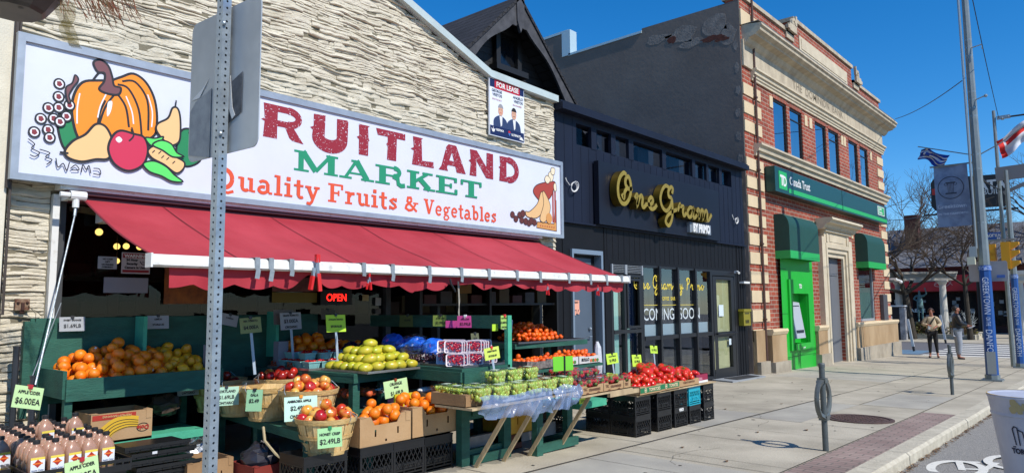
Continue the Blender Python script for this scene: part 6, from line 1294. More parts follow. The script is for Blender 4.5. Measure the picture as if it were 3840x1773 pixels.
for k, (z_, lst) in enumerate(((.808, [(4.19, 6.43 + .15 * i) for i in range(4)] + [(4.34 + .145 * i, 6.43) for i in range(4)] + [(4.36 + .145 * i, 6.8) for i in range(4)]), (.886, [(4.25, 6.6), (4.26, 6.88), (4.42, 6.56), (4.58, 6.56), (4.74, 6.56), (4.42, 6.84), (4.58, 6.84), (4.74, 6.84)]))):
    for x, y in lst:
        t = pu if fp_ else copy_tree(pu); fp_ = False; t.location = (x, y, z_); t.scale = (1.12, 1.12, 1.05); t.rotation_euler = (0, 0, random.uniform(-.1, .1)); t['label'] = ['teal punnet of cherry tomatoes in the bottom layer on the tray', 'teal punnet of cherry tomatoes in the top layer'][k]; t['group'] = ['punnets in the bottom layer', 'punnets in the top layer'][k]
def clam_proto(nm, lb, cat, gm, gn, gr, wx=.2, wy=.13, h=.08, seed=1, calyx=False, lab=True, smooth=True, gm2=None):
    t = thing(nm, lb, cat, (0, 0, 0)); q = MB(); X, Y = wx / 2, wy / 2
    q.prism([(-X * .9, -Y * .9), (X * .9, -Y * .9), (X * .9, Y * .9), (-X * .9, Y * .9)], lambda u, v, tt: (u * (1 + tt * 1.2), v * (1 + tt * 1.2), tt), .0, h)
    q.box(-X - .008, X + .008, -Y - .008, Y + .008, h * .78, h * .8); q.box(-X * .8, X * .8, -Y * .8, Y * .8, h, h + .004)
    part('clear_box', q, M_clear, t, local=True)
    q = MB(); rq = random.Random(seed)
    for i in range(gn):
        x, y, z_ = rq.uniform(-X + gr, X - gr) * .93, rq.uniform(-Y + gr, Y - gr) * .93, rq.uniform(gr, h - gr)
        if i % 2: y = -Y * .9 + gr + rq.uniform(0, .01)
        if i % 3 == 0: z_ = h - gr - rq.uniform(0, .01)
        q.sphere((x, y, z_), gr * rq.uniform(.85, 1.1), 8, 6, mi=(1 if gm2 and rq.random() < .3 else 0), sc=(1, 1, 1.15))
    part('fruit', q, [gm, gm2 or gm], t, smooth=True, local=True)
    if lab: q = MB(); q.box(-X * .3, X * .3, -Y * .4, Y * .3, h + .0045, h + .006); part('paper_label', q, mat('clam_label', '#b9c8b4', .5), t, local=True)
    return t
M_gg = mat('green_grape', '#9cb43c', .25, c2='#b9cc62', vs=14, sss=.2, coat=.3, objvar=.06); M_gy = mat('yellow_grape', '#a89c3a', .3, coat=.3); M_cr = MC['cherry_red']; M_sb = mat('strawberry', '#a8141c', .4, c2='#c02426', vs=40, bump=.3, bs=200)
small = clam_proto('clamshell', 'clear clamshell of small orange tomatoes beside the teal punnets', 'clamshell', mat('small_orange', '#b84418', .3), 26, .015, .13, .11, .07, 5, lab=False); small.location = (4.14, 7.02, .808)
s2 = copy_tree(small); s2.location = (4.15, 6.72, .808); s2['label'] = 'clear clamshell of small orange tomatoes nearest the left of the tray'
# dim back shelf of oranges
q = MB(); q.box(4.28, 5.9, 6.98, 7.38, .85, .88); solo('rear_shelf', q, M_green, 'dark green rear shelf of shaded oranges below the back board', 'shelf')
pour('orange', F_or, heap(56, 4.3, 5.5, 7.0, 7.38, .88, .053, seed=14, want=lambda x, y: .12 * math.exp(-((x - 4.7) / .3) ** 2) + .2 * (y - 7)), 'shaded orange on the dark rear shelf behind the punnets', 'orange', 'oranges in the shade on the rear shelf', 5)
for x, lb in ((3.35, 'stack of grey paper bags standing behind the perforated post'), (4.12, 'roll of grey bags standing behind the tomato punnets')):
    q = MB(); q.box(x, x + .1, 6.95, 7.05, .8, 1.08); q.box(x + .105, x + .13, 6.97, 7.05, .8, 1.08); solo('bag_stack', q, mat('grey_bags', '#85868f', .7), lb, 'bags')
# boxes between: peach box, orange cartons
carton(4.32, 4.62, 5.95, 6.3, .43, .6, 'dark printed carton of peaches under the mango table', mat('dark_print_box', '#2f3236', .7, c2='#4a4d52', vs=18), notch=True, slots=False)
carton(4.66, 5.0, 5.9, 6.25, .43, .6, 'dark carton with purple corner beside the peaches under the mango table', mat('purple_box', '#45204c', .7, c2='#2e3034', vs=6), notch=True, slots=False)
pour('peach', [fruit_mesh('peach', [mat('peach_skin', '#d0662c', .6, c2='#b8402c', vs=14, objvar=.06), M_stem], .042, .95, dimple=.06)], heap(14, 4.2, 4.62, 5.75, 6.2, .55, .042, seed=3), 'orange pink peach in the dark carton under the mango table', 'peach', 'peaches under the mango table')
q = MB(); rq = random.Random(77); q.sphere((4.7, 5.8, .6), .12, 16, 10, sc=(1.4, .8, .6)); q.v = [(a + rq.uniform(-.022, .022), b + rq.uniform(-.022, .022), c + rq.uniform(-.022, .022)) for a, b, c in q.v]; solo('plastic_bag', q, M_film, 'crumpled clear plastic bag over the fruit beside the ORANGE SPAIN card', 'bag')
o1 = carton(3.8, 4.37, 5.08, 5.48, .232, .49, 'cardboard box of oranges left of the other orange box, beside the honey crisp basket', nd=.3); o2 = carton(4.39, 5.0, 5.08, 5.5, .235, .515, 'larger cardboard box of oranges under the ORANGE SPAIN card', nd=.3)
pour('orange', F_or, heap(20, 3.82, 4.36, 5.1, 5.46, .37, .053, seed=31, want=lambda x, y: .1 * math.exp(-((x - 4.15) / .15) ** 2)), 'bright orange in the left cardboard box', 'orange', 'oranges in the left box', 6)
pour('orange', F_or, heap(24, 4.41, 4.98, 5.1, 5.46, .40, .053, seed=32, want=lambda x, y: .1 * math.exp(-((x - 4.6) / .2) ** 2)), 'bright orange in the right cardboard box', 'orange', 'oranges in the right box', 7)
price(4.64, 5.6, .555, .3, .165, M_palegreen, [('ORANGE', .5, .68, .25), ('SPAIN', .5, .5, .15), ('$1.69LB', .5, .12, .32)], 'pale green price card ORANGE SPAIN $1.69 behind the two orange boxes', tilt=-.08, clip='#8a3a1a', stake=.2)
t = carton(4.93, 5.2, 5.45, 5.9, .35, .56, 'stacked banana box with an orange red band right of the orange boxes', slots=False, notch=False); q = MB(); q.box(4.93, 5.2, 5.447, 5.45, .48, .55); part('printed_band', q, mat('band_orange', '#c4502c', .7), t); q = MB(); q.add(text('BANANA', .045, .002), FRONT(4.95, 5.446, .41)); part('lettering', q, M_ink, t)
q = MB(); q.box(4.58, 4.82, 5.56, 5.58, .45, .58); solo('yellow_carton_flap', q, mat('yellow_flap', '#d8c018', .6), 'bright yellow carton flap behind the right box of oranges', 'carton flap')
q = MB(); q.sphere((5.02, 5.6, .585), .09, 12, 6, sc=(1.2, .7, .35)); solo('foam_tray', q, M_wht, 'white foam tray upside down on the banana box', 'tray')
# ---------------------------------------------------------------- grape and cherry tomato table
gt = thing('produce_table', 'tall green table with a side rail carrying dark grapes and wrapped cherry tomatoes', 'table', (5.3, 6.0, g(5.3)))
q = MB(); q.box(4.95, 5.66, 5.0, 7.2, .80, .83); part('top', q, M_green, gt)
q = MB(); q.box(4.96, 5.64, 4.975, 4.998, .68, .80); q.box(4.93, 4.955, 5.0, 7.2, .70, .80); split('apron', q, M_green, gt)
for x, y in ((4.99, 5.03), (5.0, 7.1), (5.6, 5.03)): q = MB(); q.box(x - .055, x + .055, y - .04, y + .04, g(x), .68 if y < 6 else .8); part('leg', q, M_green, gt)
q = MB(); q.box(5.63, 5.69, 5.0, 5.05, .6, 1.34); part('rail_post', q, M_green_lit, gt); q = MB(); q.box(5.64, 5.67, 5.05, 7.35, 1.2, 1.34); part('rail', q, M_green, gt)
q = MB(); q.box(5.0, 5.5, 5.02, 5.06, .33, .43); q.box(5.0, 5.55, 5.02, 5.06, g(5.2) + .02, .04); q.box(5.0, 5.6, 5.07, 6.5, .40, .42); split('crossbar', q, M_green, gt)
tray(5.02, 5.62, 5.05, 5.68, .832, 'black edged metal tray under the wrapped cherry tomatoes', 0, mat('dark_tray', '#5c6066', .4, metal=.5)); tray(5.0, 5.6, 5.72, 6.5, .832, 'metal tray under the bags of dark grapes', 0, MC['dark_tray'])
# wrapped trays, tilted back, packed in rows
def wrapped_proto():
    t = thing('wrapped_tray', 'white foam tray of cherry tomatoes', 'tray', (0, 0, 0)); q = MB(); w_, h = .095, .065
    ol = [(w_ * (1 if a in (0, 3) else -1) * 1.0, 0) for a in range(4)]
    pts = []
    for cx_, cz_, a0 in ((w_ - .02, h - .02, 0), (-w_ + .02, h - .02, 90), (-w_ + .02, -h + .02, 180), (w_ - .02, -h + .02, 270)): pts += [(cx_ + .02 * math.cos(R(a0 + k * 30)), cz_ + .02 * math.sin(R(a0 + k * 30))) for k in range(4)]
    n = len(pts)
    for s_, y in ((1, -.018), (.88, -.014), (.85, .016)):
        q.v += [(a * s_, y, b * s_) for a, b in pts]
    for k in range(2):
        for i in range(n): j = (i + 1) % n; q.f.append((k*n + i, k*n + j, (k+1)*n + j, (k+1)*n + i)); q.m.append(0)
    q.f.append(tuple(2 * n + i for i in range(n))); q.m.append(0)
    part('foam_tray', q, mat('foam_pinkwhite', '#dcd0d2', .4), t, local=True)
    q = MB(); rq = random.Random(6)
    for i in range(34): q.sphere((rq.uniform(-.072, .072), -.012 - rq.uniform(-.008, .014), rq.uniform(-.045, .045)), .0125, 8, 6)
    part('cherry_tomatoes', q, MC['cherry_red'], t, smooth=True, local=True)
    q = MB(); q.quad(*[(a * .98, -.034, b * .98) for a, b in ((-w_, -h), (w_, -h), (w_, h), (-w_, h))]); part('cling_film', q, glass('cling_film', (.97, .97, .98), .07, .12), t, local=True); return t
wt_ = wrapped_proto(); fw_ = True
for z_, L__ in ((.9, ((5.06, 5.2, 3), (5.26, 5.14, 7), (5.12, 5.42, 5), (5.36, 5.4, 4))), (1.02, ((5.1, 5.28, 4), (5.33, 5.22, 5), (5.2, 5.48, 5)))):
    for xi, (x, yb_, n_) in enumerate(L__):
        for k in range(n_):
            t = wt_ if fw_ else copy_tree(wt_); fw_ = False; t.location = (x + k * .048, yb_ + k * .012 + random.uniform(-.006, .006), z_ + random.uniform(-.003, .003)); t.rotation_euler = (-.38 + random.uniform(-.04, .04), random.uniform(-.05, .05), -.78 + random.uniform(-.08, .08)); t['label'] = 'cling wrapped foam tray of cherry tomatoes in the %s tier' % ('lower' if z_ < 1 else 'upper'); t['group'] = 'wrapped trays, %s tier' % ('lower' if z_ < 1 else 'upper')
# bags of dark grapes
M_dg = mat('dark_grape', '#2a1420', .3, c2='#46202c', vs=20, coat=.2)
M_bluebag = mat('blue_bag', '#1054c8', .35, c2='#2a78e8', vs=9, bump=.6, bs=14, coat=.3)
M_navybag = mat('navy_bag', '#141a3a', .3, bump=.6, bs=14, coat=.3)
def crumple(c, s, seed, amp=.02, seg=18, ring=12, top=None):
    rq = random.Random(seed); q = MB(); ph = [(rq.uniform(0, 6), rq.uniform(5, 13), rq.uniform(0, 6)) for _ in range(6)]
    q.sphere((0, 0, 0), 1, seg, ring)
    v = []
    for x, y, z in q.v:
        k = 1 + sum(amp * 4 * math.sin(a + x * f + y * f * .7 + z * f * .5 + b_) for a, f, b_ in ph) / 3 + rq.uniform(-amp, amp) * 2
        zz = max(-.55, z); v.append((c[0] + x * s[0] * k, c[1] + y * s[1] * k, c[2] + zz * s[2] * k + .55 * s[2]))
    q.v = v; return q
for i, (x, y, w_) in enumerate(((5.12, 5.82, .1), (5.3, 5.88, .11), (5.14, 6.15, .1), (5.36, 6.2, .11), (5.1, 6.42, .1))):
    t = thing('grape_bag', 'open clear bag of dark red grapes in the row behind the cherry tomato trays', 'bag', (x, y, .85), 'clear bags of dark grapes'); q = MB(); rq = random.Random(i + 3)
    for k in range(70): q.sphere((x + rq.gauss(0, w_ * .5), y + rq.gauss(0, w_ * .5), .865 + abs(rq.gauss(0, .028))), .0145, 8, 6, sc=(1, 1, 1.2))
    part('grapes', q, M_dg, t, smooth=True); part('clear_bag', crumple((x, y, .85), (w_ * 1.2, w_ * 1.15, .12), i), M_clear, t)
for i, (x, y, z_, sx, sy, sz, m_, lb) in enumerate(((5.45, 5.95, .98, .17, .14, .07, M_bluebag, 'bright blue plastic bag heap right behind the wrapped tomatoes'), (5.5, 6.35, 1.0, .15, .2, .06, M_bluebag, 'bright blue plastic bag further back beside the green rail'), (5.32, 6.5, 1.03, .12, .15, .07, M_bluebag, 'blue crumpled bag at the back left of the blue heap'), (5.1, 6.7, .9, .12, .18, .1, M_navybag, 'dark navy bag of grapes behind the clear grape bags'), (5.05, 6.95, .88, .11, .15, .1, M_navybag, 'dark navy bag at the back of the grape row'))):
    solo('plastic_bag', crumple((x, y, z_ - sz), (sx, sy, sz * 1.6), i + 20, .03), m_, lb, 'bag')
solo('plastic_bag', crumple((5.2, 6.0, .93), (.16, .2, .13), 51, .03), M_clear, 'clear crumpled plastic over the dark grapes', 'bag')
# signs on the rail and stakes (plane of the rail faces left)
MRZ = -math.pi / 2 + .5
def rail(y, z, w_, h, m, lines, lb, clip='#2a2a2c'): return price(5.615, y, z, w_, h, m, lines, lb, rz=-1.25, clip=clip, lean=.02)
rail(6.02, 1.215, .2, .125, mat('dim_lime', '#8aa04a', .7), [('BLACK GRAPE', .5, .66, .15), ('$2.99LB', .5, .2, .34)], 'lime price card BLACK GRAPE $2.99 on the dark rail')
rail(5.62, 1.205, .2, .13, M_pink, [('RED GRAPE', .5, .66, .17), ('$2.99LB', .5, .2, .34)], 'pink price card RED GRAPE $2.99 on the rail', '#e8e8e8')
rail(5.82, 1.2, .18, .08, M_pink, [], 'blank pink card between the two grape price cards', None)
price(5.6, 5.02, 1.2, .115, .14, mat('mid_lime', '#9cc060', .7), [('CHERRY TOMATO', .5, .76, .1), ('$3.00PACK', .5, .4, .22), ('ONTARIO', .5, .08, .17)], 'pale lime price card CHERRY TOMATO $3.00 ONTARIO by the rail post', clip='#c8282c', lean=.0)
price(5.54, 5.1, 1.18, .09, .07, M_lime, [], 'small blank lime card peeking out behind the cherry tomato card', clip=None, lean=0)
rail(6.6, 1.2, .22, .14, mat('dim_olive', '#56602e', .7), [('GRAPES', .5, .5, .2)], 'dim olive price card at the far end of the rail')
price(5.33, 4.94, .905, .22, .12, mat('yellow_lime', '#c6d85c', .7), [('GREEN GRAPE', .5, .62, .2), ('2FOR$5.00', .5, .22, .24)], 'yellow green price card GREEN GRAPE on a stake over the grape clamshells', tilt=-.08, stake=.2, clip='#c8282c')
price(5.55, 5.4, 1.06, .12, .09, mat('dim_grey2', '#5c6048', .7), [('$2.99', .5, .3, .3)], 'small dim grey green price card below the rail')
# lower cartons by the table
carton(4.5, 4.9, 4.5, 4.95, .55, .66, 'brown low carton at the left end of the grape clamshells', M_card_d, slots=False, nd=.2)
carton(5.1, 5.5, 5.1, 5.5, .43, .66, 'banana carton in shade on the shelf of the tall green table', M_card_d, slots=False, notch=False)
carton(5.66, 6.05, 5.0, 5.4, .1, .4, 'yellow printed banana carton with green tape under the grapes', mat('yellow_box', '#b07a20', .8, c2='#c89a2c', vs=5), slots=True, notch=False)
carton(5.5, 5.95, 5.1, 5.6, -.08, .1, 'reddish brown carton on the ground under the grapes', mat('reddish_box', '#6a3c2a', .85), notch=False)
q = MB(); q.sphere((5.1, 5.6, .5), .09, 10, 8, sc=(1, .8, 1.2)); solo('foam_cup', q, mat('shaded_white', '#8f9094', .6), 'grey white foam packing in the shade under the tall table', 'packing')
for x0, x1, lb in ((5.05, 5.6, 'grey timber plank lying across the base under the left frame'), (5.85, 6.55, 'grey timber plank lying across the base under the right frame')):
    q = MB(); q.box(x0, x1, 5.1, 5.16, g(x0) + .1, g(x0) + .24); solo('timber_plank', q, mat('grey_plank', '#77716c', .85, c2='#8d8680', vs=6, bump=.2, bs=20), lb, 'plank')
# ---------------------------------------------------------------- grape stand with struts
sn = thing('grape_stand', 'green timber stand with angled raw wood struts carrying the grapes and strawberries', 'stand', (5.8, 4.9, g(5.8)))
for x, y in ((5.62, 5.06), (5.88, 4.82), (6.62, 4.98), (5.7, 5.5), (6.62, 5.5)): q = MB(); q.box(x - .05, x + .05, y - .035, y + .035, g(x), .52); part('leg', q, M_green, sn)
q = MB(); q.box(5.9, 6.62, 4.83, 4.87, g(6) + .01, g(6) + .1); q.box(5.1, 5.62, 5.0, 5.04, .36, .44) ; q.box(5.08, 5.62, 4.98, 5.02, g(5) + .0, g(5) + .09); q.box(6.57, 6.67, 4.9, 5.5, g(6.6), g(6.6) + .09); split('crossbar', q, M_green, sn)
q = MB(); q.box(4.5, 4.9, 4.42, 4.9, .53, .55); q.box(4.9, 6.05, 4.42, 5.3, .53, .55); q.box(6.06, 7.06, 4.38, 5.3, .485, .503); q.box(6.6, 7.2, 4.38, 4.42, .44, .485); split('plank_top', q, M_wood, sn)
for x in (5.02, 5.42, 5.82, 6.33): q = MB(); q.beam((x, 4.89, g(x)), (x + .02, 4.44, .53), .04, .022, up=(1, 0, 0)); part('strut', q, M_wood, sn)
# grapes
gp = clam_proto('clamshell', 'clear clamshell of green grapes', 'clamshell', M_gg, 120, .0155, .23, .17, .09, 3, gm2=M_gy); fg_ = True; rq = random.Random(2)
for j in range(4):
    for i in range(6):
        x = 4.66 + i * .245 + .05 * j; y = 4.5 + j * .19
        t = gp if fg_ else copy_tree(gp); fg_ = False; t.location = (x + rq.uniform(-.01, .01), y + rq.uniform(-.01, .01), .585 + rq.uniform(0, .008)); t.scale = (1.05, 1.12, 1.4 if j == 0 else 1.15); t.rotation_euler = (rq.uniform(-.04, .04), rq.uniform(-.05, .05), rq.uniform(-.12, .12)); t['label'] = 'clear clamshell of green grapes in the front row over the plastic sheet' if j == 0 else 'clear clamshell of green grapes in the rows behind the front row'; t['group'] = 'grape clamshells, front row' if j == 0 else 'grape clamshells, back rows'
for i in range(3):
    t = copy_tree(gp); t.location = (5.2 + i * .25, 4.8, .685); t.rotation_euler = (0, 0, rq.uniform(-.2, .2)); t['label'] = 'clear clamshell of green grapes stacked on top of the others'; t['group'] = 'grape clamshells on top'
# plastic sheet draped over the front edge
def drape(x0, x1, pts_bottom, lb, seed):
    q = MB(); n = 56; rq = random.Random(seed); m_ = 14; ph = [rq.uniform(0, 6) for _ in range(5)]
    def bz(u):
        for (a, za), (b, zb) in zip(pts_bottom, pts_bottom[1:]):
            if a <= u <= b: t = (u - a) / (b - a); t = t * t * (3 - 2 * t); return za + (zb - za) * t
        return pts_bottom[-1][1]
    for i in range(n + 1):
        u = i / n; x = x0 + (x1 - x0) * u
        for k in range(m_ + 1):
            v = k / m_; zt = .64 + .015 * math.sin(u * 9 + ph[0]); z = zt + (bz(u) - zt) * v; y = 4.375 - .03 * math.sin(v * 3.1) + .018 * math.sin(u * 23 + ph[1] + v * 2.5) * v + .014 * math.sin(u * 51 + ph[2] + v * 5) * (.3 + v) + .008 * math.sin(u * 90 + v * 13 + ph[3]) + .01 * math.sin(v * 9 + u * 6)
            q.v.append((x + .01 * math.sin(v * 7 + u * 11), y, z))
    for i in range(n):
        for k in range(m_): a = i * (m_ + 1) + k; q.f.append((a, a + 1, a + m_ + 2, a + m_ + 1)); q.m.append(0)
    return solo('plastic_sheet', q, mat('milky_plastic', '#7f98c4', .25, c2='#a8bcdc', vs=6, bump=.5, bs=11, coat=.5, thr=(.35, .7)), lb, 'plastic sheet', smooth=True)
o_ = drape(4.55, 5.56, [(0, .5), (.1, .44), (.4, .435), (.62, .42), (.72, .345), (.8, .4), (.93, .42), (1, .4)], 'pale bluish plastic sheet draped over the front of the left grape boxes', 1)
o2_ = drape(5.58, 6.04, [(0, .42), (.3, .42), (.5, .40), (.7, .44), (.92, .48), (1, .5)], 'shorter pale plastic sheet draped right of the longer one over the grape boxes', 5)
m_ = MC['milky_plastic']; p_ = m_.node_tree.nodes['Principled BSDF']; p_.inputs['Alpha'].default_value = .42
for x0, x1 in ((4.92, 5.55), (5.6, 6.03)): carton(x0, x1, 4.44, 5.2, .555, .6, 'low grey carton tray under the grape clamshells, %s' % ('left one' if x0 < 5.5 else 'right one'), mat('grey_carton', '#8d9096', .8), slots=False, notch=False, flaps=False)
price(6.0, 4.62, .755, .15, .15, mat('bright_green_card', '#6cc22c', .6), [], 'blank bright green card standing behind the grapes, left half of the pair', clip=None, lean=.05, rz=-.15)
price(6.17, 4.62, .75, .15, .15, MC['bright_green_card'], [], 'blank bright green card standing behind the grapes, right half of the pair', clip=None, lean=.05, rz=-.15)
q = MB(); q.box(6.075, 6.095, 4.6, 4.61, .7, .91); solo('card_holder', q, M_ink, 'dark upright card holder between the two green cards', 'card holder')
# strawberries
for i, (x0, x1) in enumerate(((6.1, 6.5), (6.51, 6.9), (6.91, 7.05))):
    t = carton(x0, x1, 4.4, 4.95, .505, .6, ['light brown strawberry carton with printed lettering, left', 'light brown strawberry carton with printed lettering, middle', 'narrow visible end of a strawberry carton beside the tomatoes'][i], nd=.25, slots=False, flaps=False)
    q = MB(); 
    if i < 2:
        q.add(text('STRAWBERRIES', .036, .0015, 0, .85), FRONT(x0 + .13, 4.396, .54)); q.add(text('TSC', .04, .001), FRONT(x0 + .03, 4.396, .55)); 
        for u in (.25, .75): st = Strokes(FRONT(0, 4.395, 0)); st.poly(arc(x0 + (x1 - x0) * u, .512, .03, .016, 0, 180, 8)); q.add(st.mb)
    else: q.add(text('TSC', .04, .002), FRONT(x0 + .02, 4.396, .54))
    part('print', q, mat('brown_ink', '#6a4630', .8), t)
sp_ = clam_proto('clamshell', 'clear clamshell of strawberries', 'clamshell', M_sb, 34, .02, .2, .15, .085, 8, gm2=mat('strawberry_leaf', '#5a7a34', .6), lab=False); fs_ = True
for z_, y0_, L in ((.56, 4.5, [(6.2, 0), (6.4, 0), (6.61, 0), (6.82, 0), (7.0, 0), (6.3, .2), (6.55, .2), (6.8, .2), (7.02, .2), (6.3, .4), (6.6, .4)]), (.65, 4.62, [(6.2, 0), (6.42, 0), (6.64, .04), (6.3, .25), (6.55, .25)])):
    for x, dy in L:
        t = sp_ if fs_ else copy_tree(sp_); fs_ = False; t.location = (x, y0_ + dy, z_ + random.uniform(0, .006)); t.rotation_euler = (random.uniform(-.05, .05), random.uniform(-.05, .05), random.uniform(-.2, .2)); t['label'] = 'clear clamshell of strawberries in the %s layer' % ('lower' if z_ < .6 else 'upper'); t['group'] = 'strawberry clamshells, %s layer' % ('lower' if z_ < .6 else 'upper')
# tomatoes
q = MB(); q.box(7.57, 9.7, 4.63, 5.5, .325, .34); solo('tomato_board', q, M_wood, 'raw timber board laid on the black crates under the tomato boxes', 'board')
M_tg = mat('tomato_box_green', '#1d6f45', .7)
for i, (x0, x1, lb, wd_) in enumerate(((7.58, 8.1, 'tomato box with green band and white word TOMATOES', 'TOMATOES'), (8.12, 8.6, 'tomato box with green band and the word TOMATES', 'TOMATES'), (8.62, 9.2, 'plain brown carton edge of flat tomatoes, printed in brown', 'BEEFSTEAK'))):
    t = carton(x0, x1, 4.6 + .02 * i, 5.35, .342, .45 - .01 * i, lb, nd=.12, slots=False, flaps=False)
    if i < 2:
        q = MB(); q.box(x0 + .005, x1 - .005, 4.596 + .02 * i, 4.6 + .02 * i, .37, .43); part('green_band', q, M_tg, t)
        q = MB(); q.add(text(wd_, .055, .0015, 0, .95), FRONT(x0 + .2, 4.592 + .02 * i, .381)); st = Strokes(FRONT(0, 4.592 + .02 * i, 0)); st.line(arc(x0 + .12, .4, .025, .028, 0, 360, 14), .007); st.poly([(x0 + .1, .39), (x0 + .14, .39), (x0 + .12, .42)]); q.add(st.mb); part('lettering', q, mat('box_cream', '#d8c8a0', .7), t)
    else: q = MB(); q.add(text('TOMATO BEEFSTEAK', .035, .001), FRONT(x0 + .12, 4.634, .385)); part('lettering', q, MC['brown_ink'], t)
t = carton(9.21, 9.55, 4.68, 5.2, .342, .46, 'magenta printed carton at the right end of the tomato row', mat('magenta_box', '#8e2242', .7), notch=False, slots=False, flaps=False); q = MB(); q.box(9.215, 9.545, 4.676, 4.68, .345, .375); part('white_stripe', q, M_wht, t); q = MB(); q.add(text('LOLA', .05, .002), FRONT(9.25, 4.675, .385)); part('lettering', q, mat('pink_ink', '#e0a0b0', .6), t)
tp_ = heap(118, 7.58, 9.18, 4.63, 5.35, lambda x, y: .385 + .1 * (y - 4.6), .048, seed=61, want=lambda x, y: .05 * (y - 4.6), oz=.8, K=34)
pour('tomato', F_tm, tp_, 'ripe red tomato heaped in the row of boxes on the crates', 'tomato', 'tomatoes in the row of boxes', 8, sv=.12)
rq = random.Random(5)
for i, (x, y, z_) in enumerate(((8.42, 5.0, .6), (8.62, 5.02, .6), (8.52, 5.14, .64), (8.8, 4.95, .58), (8.98, 4.98, .56), (9.15, 4.96, .55), (9.3, 4.92, .53), (9.4, 5.05, .53), (8.72, 5.12, .62), (9.05, 5.1, .58), (9.35, 4.78, .5))): inst('beefsteak_tomato', F_tmb[i % 2], (x, y, z_ - .045), 'large ribbed beefsteak tomato at the right back of the tomato heap', 'tomato', 'large ribbed tomatoes', (rq.uniform(-.6, .6), rq.uniform(-.6, .6), rq.uniform(0, 6)), rq.uniform(.8, 1.02))
price(7.69, 5.05, .7, .26, .13, mat('lime2', '#b8dc44', .65), [('ROUND TOMATO', .5, .66, .17), ('$1.99LB', .5, .2, .38)], 'lime price card $1.99LB left of the two by the cafe window', tilt=-.03, stake=.16, clip='#1c1c20')
price(8.52, 5.2, .6, .24, .16, MC['lime2'], [('HOT HOUSE', .5, .7, .14), ('$1.99LB', .5, .34, .28)], 'taller lime price card over the middle of the tomato boxes', tilt=.05, stake=.2, clip='#1c1c20')
price(9.15, 5.3, .74, .2, .11, MC['lime2'], [('$1.99LB', .5, .3, .42)], 'small lime price card on a black spike at the right over the tomatoes', tilt=.08, clip='#1c1c20', stake=.25)
# mandarin shelf and boxes
ms = thing('mandarin_shelf', 'green wooden shelf heaped with small mandarins by the grey door', 'shelf', (7.9, 6.5, g(7.9)))
q = MB(); q.prism([(6.95, 6.05), (8.48, 6.0), (8.48, 6.75), (6.95, 6.75)], lambda u, v, t: (u, v, t), .885, .95); part('top', q, M_green, ms)
for x in (7.0, 7.98): q = MB(); q.box(x - .035, x + .035, 6.3, 6.36, g(x), .885); part('leg', q, M_green, ms)
tray(6.98, 7.74, 6.02, 6.7, .95, 'dark metal tray under the left half of the mandarins', 0, MC['dark_tray']); tray(7.76, 8.42, 6.02, 6.7, .95, 'dark metal tray under the right half of the mandarins', 0, MC['dark_tray'])
mh_ = heap(205, 7.02, 8.42, 6.05, 6.7, lambda x, y: .96, .036, seed=71, want=lambda x, y: .34 * max(0, 1 - ((x - 7.85) / .62) ** 2) * min(1, max(0, (y - 6.0) / .35)) + .12 * max(0, 1 - ((x - 7.3) / .5) ** 2), oz=.85, K=22)
pour('mandarin', F_man, mh_, 'small bright mandarin in the pyramid heap on the green shelf', 'mandarin', 'mandarins heaped on the shelf', 9)
for i, (x0, x1, m_, tx) in enumerate(((6.65, 7.15, mat('dim_print_box', '#4c4644', .8, c2='#8a7f78', vs=20), ''), (7.17, 7.7, mat('white_box', '#c8c8c4', .7), ''), (7.72, 8.2, MC['white_box'], 'BOLLO'))):
    t = carton(x0, x1, 5.6, 6.0, .66, .765, ['dim printed mandarin carton at the left in shade', 'white printed mandarin carton in the middle of the three', 'white mandarin carton printed BOLLO at the right'][i], m_, nd=.1, slots=False, flaps=False)
    if i: 
        st = Strokes(FRONT(0, 5.597, 0)); rq = random.Random(i)
        for k in range(4): u = x0 + .3 + .05 * k if i == 1 else x0 + .27 + .05 * k; st.poly(arc(u, .70, .03, .024, 0, 330, 8), k % 2)
        part('print', st.mb, [mat('print_orange', '#c86a3c', .7), mat('print_green', '#4a7a3c', .7)], t)
    if tx: q = MB(); q.add(text(tx, .055, .002), FRONT(x0 + .05, 5.594, .70)); part('lettering', q, M_ink, t)
pour('mandarin', F_man, heap(80, 6.7, 8.18, 5.62, 5.98, lambda x, y: .72, .038, seed=81, want=lambda x, y: .08 * (y - 5.6) + .04 * math.exp(-((x - 7.95) / .25) ** 2), oz=.85), 'mandarin in the white cartons below the shelf', 'mandarin', 'mandarins in the cartons', 10)
q = MB(); q.box(6.6, 8.25, 5.58, 6.05, .62, .655); q.box(6.7, 6.76, 5.7, 5.76, g(6.7), .62); q.box(8.12, 8.18, 5.7, 5.76, g(8.1), .62); solo('carton_bench', q, M_green, 'green bench carrying the three mandarin cartons', 'bench')
solo('folded_umbrella', MB().tube([(8.36, 5.75, .3), (8.36, 5.75, .6), (8.37, 5.75, .85), (8.36, 5.75, .93)], [.04, .07, .05, .02], 9), mat('white_cover', '#c4c8ce', .6, bump=.4, bs=12), 'white plastic wrapped roll standing right of the mandarin cartons', 'roll')
price(7.05, 6.3, 1.12, .26, .17, mat('white_card2', '#b9bcc0', .7), [('CLEMENTINE', .5, .68, .16), ('$2.99LB', .5, .25, .32)], 'white price card hanging above the left side of the mandarin heap', tilt=.25, clip='#1c1c20')
price(6.83, 4.9, .31, .17, .07, MC['lime2'], [('$1.50LB', .5, .25, .5)], 'small lime card .50 on the low green shelf under the strawberries', clip=None, lean=0)
q = MB(); q.box(6.9, 7.45, 5.0, 5.6, .22, .30); q.box(6.95, 7.0, 5.5, 5.55, g(7), .22); q.box(7.35, 7.4, 5.5, 5.55, g(7), .22); solo('low_shelf', q, M_green_lit, 'low green shelf in sunlit tone between the strawberries and the black crates', 'shelf')
